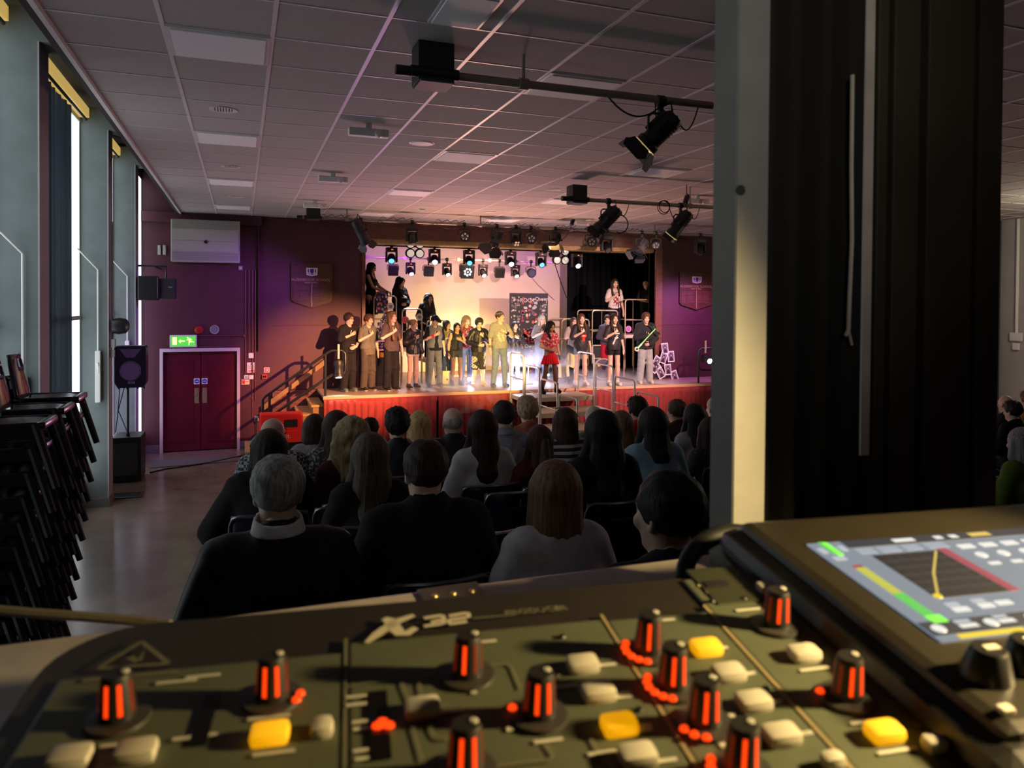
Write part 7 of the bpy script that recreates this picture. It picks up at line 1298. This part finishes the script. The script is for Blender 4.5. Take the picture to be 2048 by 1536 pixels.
# dark screen hood and raised screen module at the right
HB = .014
mA, mB_ = pp(1600, 1062, HB), pp(1905, 1470, HB); xs = (mA.x+mB_.x)/2-.004
MB().bbox((x_r+.003, -.2, -.05), (xs+.26, yb+.02, -.006), .006).build('hood_base', CHS, desk)
ym = pp(1960, 1478, HB).y
MB().bbox((xs-.010, ym-.012, -.008), (xs+.26, yb+.035, HB-.004), .010).build('hood_rim', mat('hood_black', (.012, .011, .010), .4), desk)
MB().bbox((xs, ym, -.002), (xs+.26, yb+.03, HB), .006).build('screen_module', mat('module_bronze_black', (.022, .018, .012), .42, noise=.1, nscale=40), desk)
S = [pp(u, v, HB+.001) for u, v in ((1640, 1085), (1850, 1285), (2048, 1052), (2048, 1248))]
sxl = (S[0].x+S[1].x)/2; syb, syt = S[1].y, S[0].y; sh = syt-syb; sw = sh*1.667
scr = MB().box((sxl, syb, HB), (sxl+sw, syt, HB+.0008)).build('screen', mat('screen_blue_grey', (.012, .013, .015), .4, emit=(.27, .31, .37), es=.85), desk)
def em(n_, c, s_=1.): return mat('screen_'+n_, (.008, .008, .008), .5, emit=c, es=s_)
def sr(mb, x0, y0, x1, y1, h=.0010): return mb.box((sxl+sw*x0, syb+sh*y0, HB+.0008), (sxl+sw*x1, syb+sh*y1, HB+.0008+h*.3))
def part(n_, m, rects, h=.001):
    if n_ == 'grid_lines':
        mb = MB(); [sr(mb, *r, h=h) for r in rects]; return mb.build(n_, m, scr)
    for r in rects: sr(MB(), *r, h=h).build(n_, m, scr)
part('header_band', em('dark_band', (.03, .035, .055)), [(.12, .91, 1, .995), (0, .04, 1, .145)]); part('graph', em('graph_black', (.012, .012, .022)), [(.155, .33, .40, .80)]); part('tabs', em('pale_tab', (.36, .40, .47)), [(.13, .83, .19, .89), (.21, .83, .28, .89), (.30, .83, .36, .89), (.385, .83, .46, .9)], .0012)
part('grid_lines', em('grid_grey', (.045, .045, .07)), [(.155, .33+.47*k/6-.003, .40, .33+.47*k/6+.003) for k in range(1, 6)]+[(.155+.245*k/6-.0015, .33, .155+.245*k/6+.0015, .80) for k in range(1, 6)], .0012)
part('red_bar', em('red_bar', (.42, .06, .10)), [(.405, .33, .435, .82)], .0012); part('green_level', em('green_level', (.12, .62, .10)), [(.045, .14, .08, .40), (.04, .86, .06, 1.0)], .0014); part('bright_level', em('bright_green', (.22, .9, .08), 1.3), [(.045, .13, .09, .19), (.05, .83, .068, .99)], .0018); part('yellow_level', em('yellow_level', (.55, .55, .08)), [(.045, .40, .078, .68)], .0014); part('red_tip', em('red_bar', (.42, .06, .10)), [(.045, .68, .075, .71)], .0014)
part('yellow_trim', em('yellow_trim', (.85, .62, .03), 1.1), [(.06, .0, .26, .03), (.42, .0, .62, .03)], .0012)
part('white_text', em('white_text', (.85, .85, .78)), [(.15, .20, .20, .235), (.24, .21, .285, .245), (.30, .22, .35, .255), (.10, .07, .155, .10), (.225, .075, .275, .105), (.36, .08, .41, .11), (.5, .07, .56, .10)]+[(.49+.085*k, .80, .545+.085*k, .845) for k in range(6)]+[(.49+.085*k, .60, .53+.085*k, .625) for k in range(6)]+[(.56, .45, .61, .49), (.68, .46, .73, .5), (.30, .93, .38, .97), (.46, .93, .49, .97), (.52, .93, .55, .97)], .0014)
part('pale_text', em('pale_text', (.5, .53, .58)), [(.15, .25, .19, .28), (.24, .26, .28, .29), (.41, .21, .42, .25), (.10, .11, .15, .135), (.225, .115, .27, .14), (.02, .78, .06, .82), (.01, .87, .03, .93), (.085, .88, .105, .94)], .0013); part('gold_text', em('gold_text', (.8, .55, .12)), [(.60, .93, .68, .975)], .0014)
ln = MB()
for a, b in (((.165, .345), (.26, .56)), ((.26, .56), (.385, .79))):
    A = Vector((sxl+sw*a[0], syb+sh*a[1], HB+.0013)); B = Vector((sxl+sw*b[0], syb+sh*b[1], HB+.0013)); n_ = (B-A).normalized(); n_ = Vector((-n_.y, n_.x, 0))*.0006; ln.add([A+n_, A-n_, B-n_, B+n_], [(0, 1, 2, 3)])
ln.build('curve', em('curve_gold', (.7, .52, .1)), scr); MB().lathe([(.0022, 0), (.0018, .0004), (0, .0005)], Matrix.Translation((sxl+sw*.165, syb+sh*.345, HB+.001)), 14).build('curve_point', em('yellow_trim', (.85, .62, .03), 1.1), scr, True)
for x, y in [(.515+.085*k, .71) for k in range(6)]+[(.585, .36), (.70, .38), (.035, .085), (.20, .09), (.335, .095), (.47, .10), (.6, .10)]: MB().lathe([(.0032, 0), (.0028, .0004), (0, .0005)], Matrix.Translation((sxl+sw*x, syb+sh*y, HB+.001)), 16).build('dial', em('white_text', (.85, .85, .78)), scr, True)
for u, v, l in ((1972, 1352, 'black encoder knob under the screen'), (2052, 1334, 'black encoder knob at the right edge under the screen')):
    p = pp(u, v, HB); k = MB().lathe([(.0092, 0), (.0088, .002), (.0066, .010), (.0058, .011), (0, .011)], Matrix.Translation(p), 28).build('encoder_knob', BLACKP, desk, True, l); MB().bbox((p.x-.002, p.y-.0015, p.z+.0109), (p.x+.004, p.y+.0015, p.z+.0114), .0002).build('pointer', SILK, k)
p = pp(2010, 1424, HB); MB().bbox((p.x-.0025, p.y-.002, HB), (p.x+.0025, p.y+.002, HB+.002), .0006).build('indicator', SILK, desk)
MB().bbox((x_r, -.2, -.03), (xs+.26, ym-.03, -.004), .003).build('front_plate', mat('tan_front_plate', (.20, .155, .07), .5), desk)
# cable loop behind the desk and the thin lead at the left
a, b = onz(1400, 1140, SLZ+.0), onz(1510, 1140, SLZ+.0); t = thing('desk_cable', 'thick black cable looping behind the desk at the foot of the grey post', 'cable'); c = at(1455, 1138, .40); rx = .030
MB().tube([c+Vector((-rx*1.0, 0, -.03))]+[c+Vector((rx*math.cos(a_), .0, .022*math.sin(a_))) for a_ in np.linspace(PI, 0, 14)]+[c+Vector((rx*1.1, 0, -.03))], .0055, 10).build('sheath', CABLE, t, True)
t = thing('sill_lead', 'pale blurred lead lying across the sill at the left', 'cable'); MB().tube([onz(u, v, SLZ+.004) for u, v in ((-60, 1215), (60, 1226), (180, 1234), (280, 1242), (340, 1250))], .003, 8).build('sheath', mat('beige_lead', (.25, .22, .16), .6), t, True)
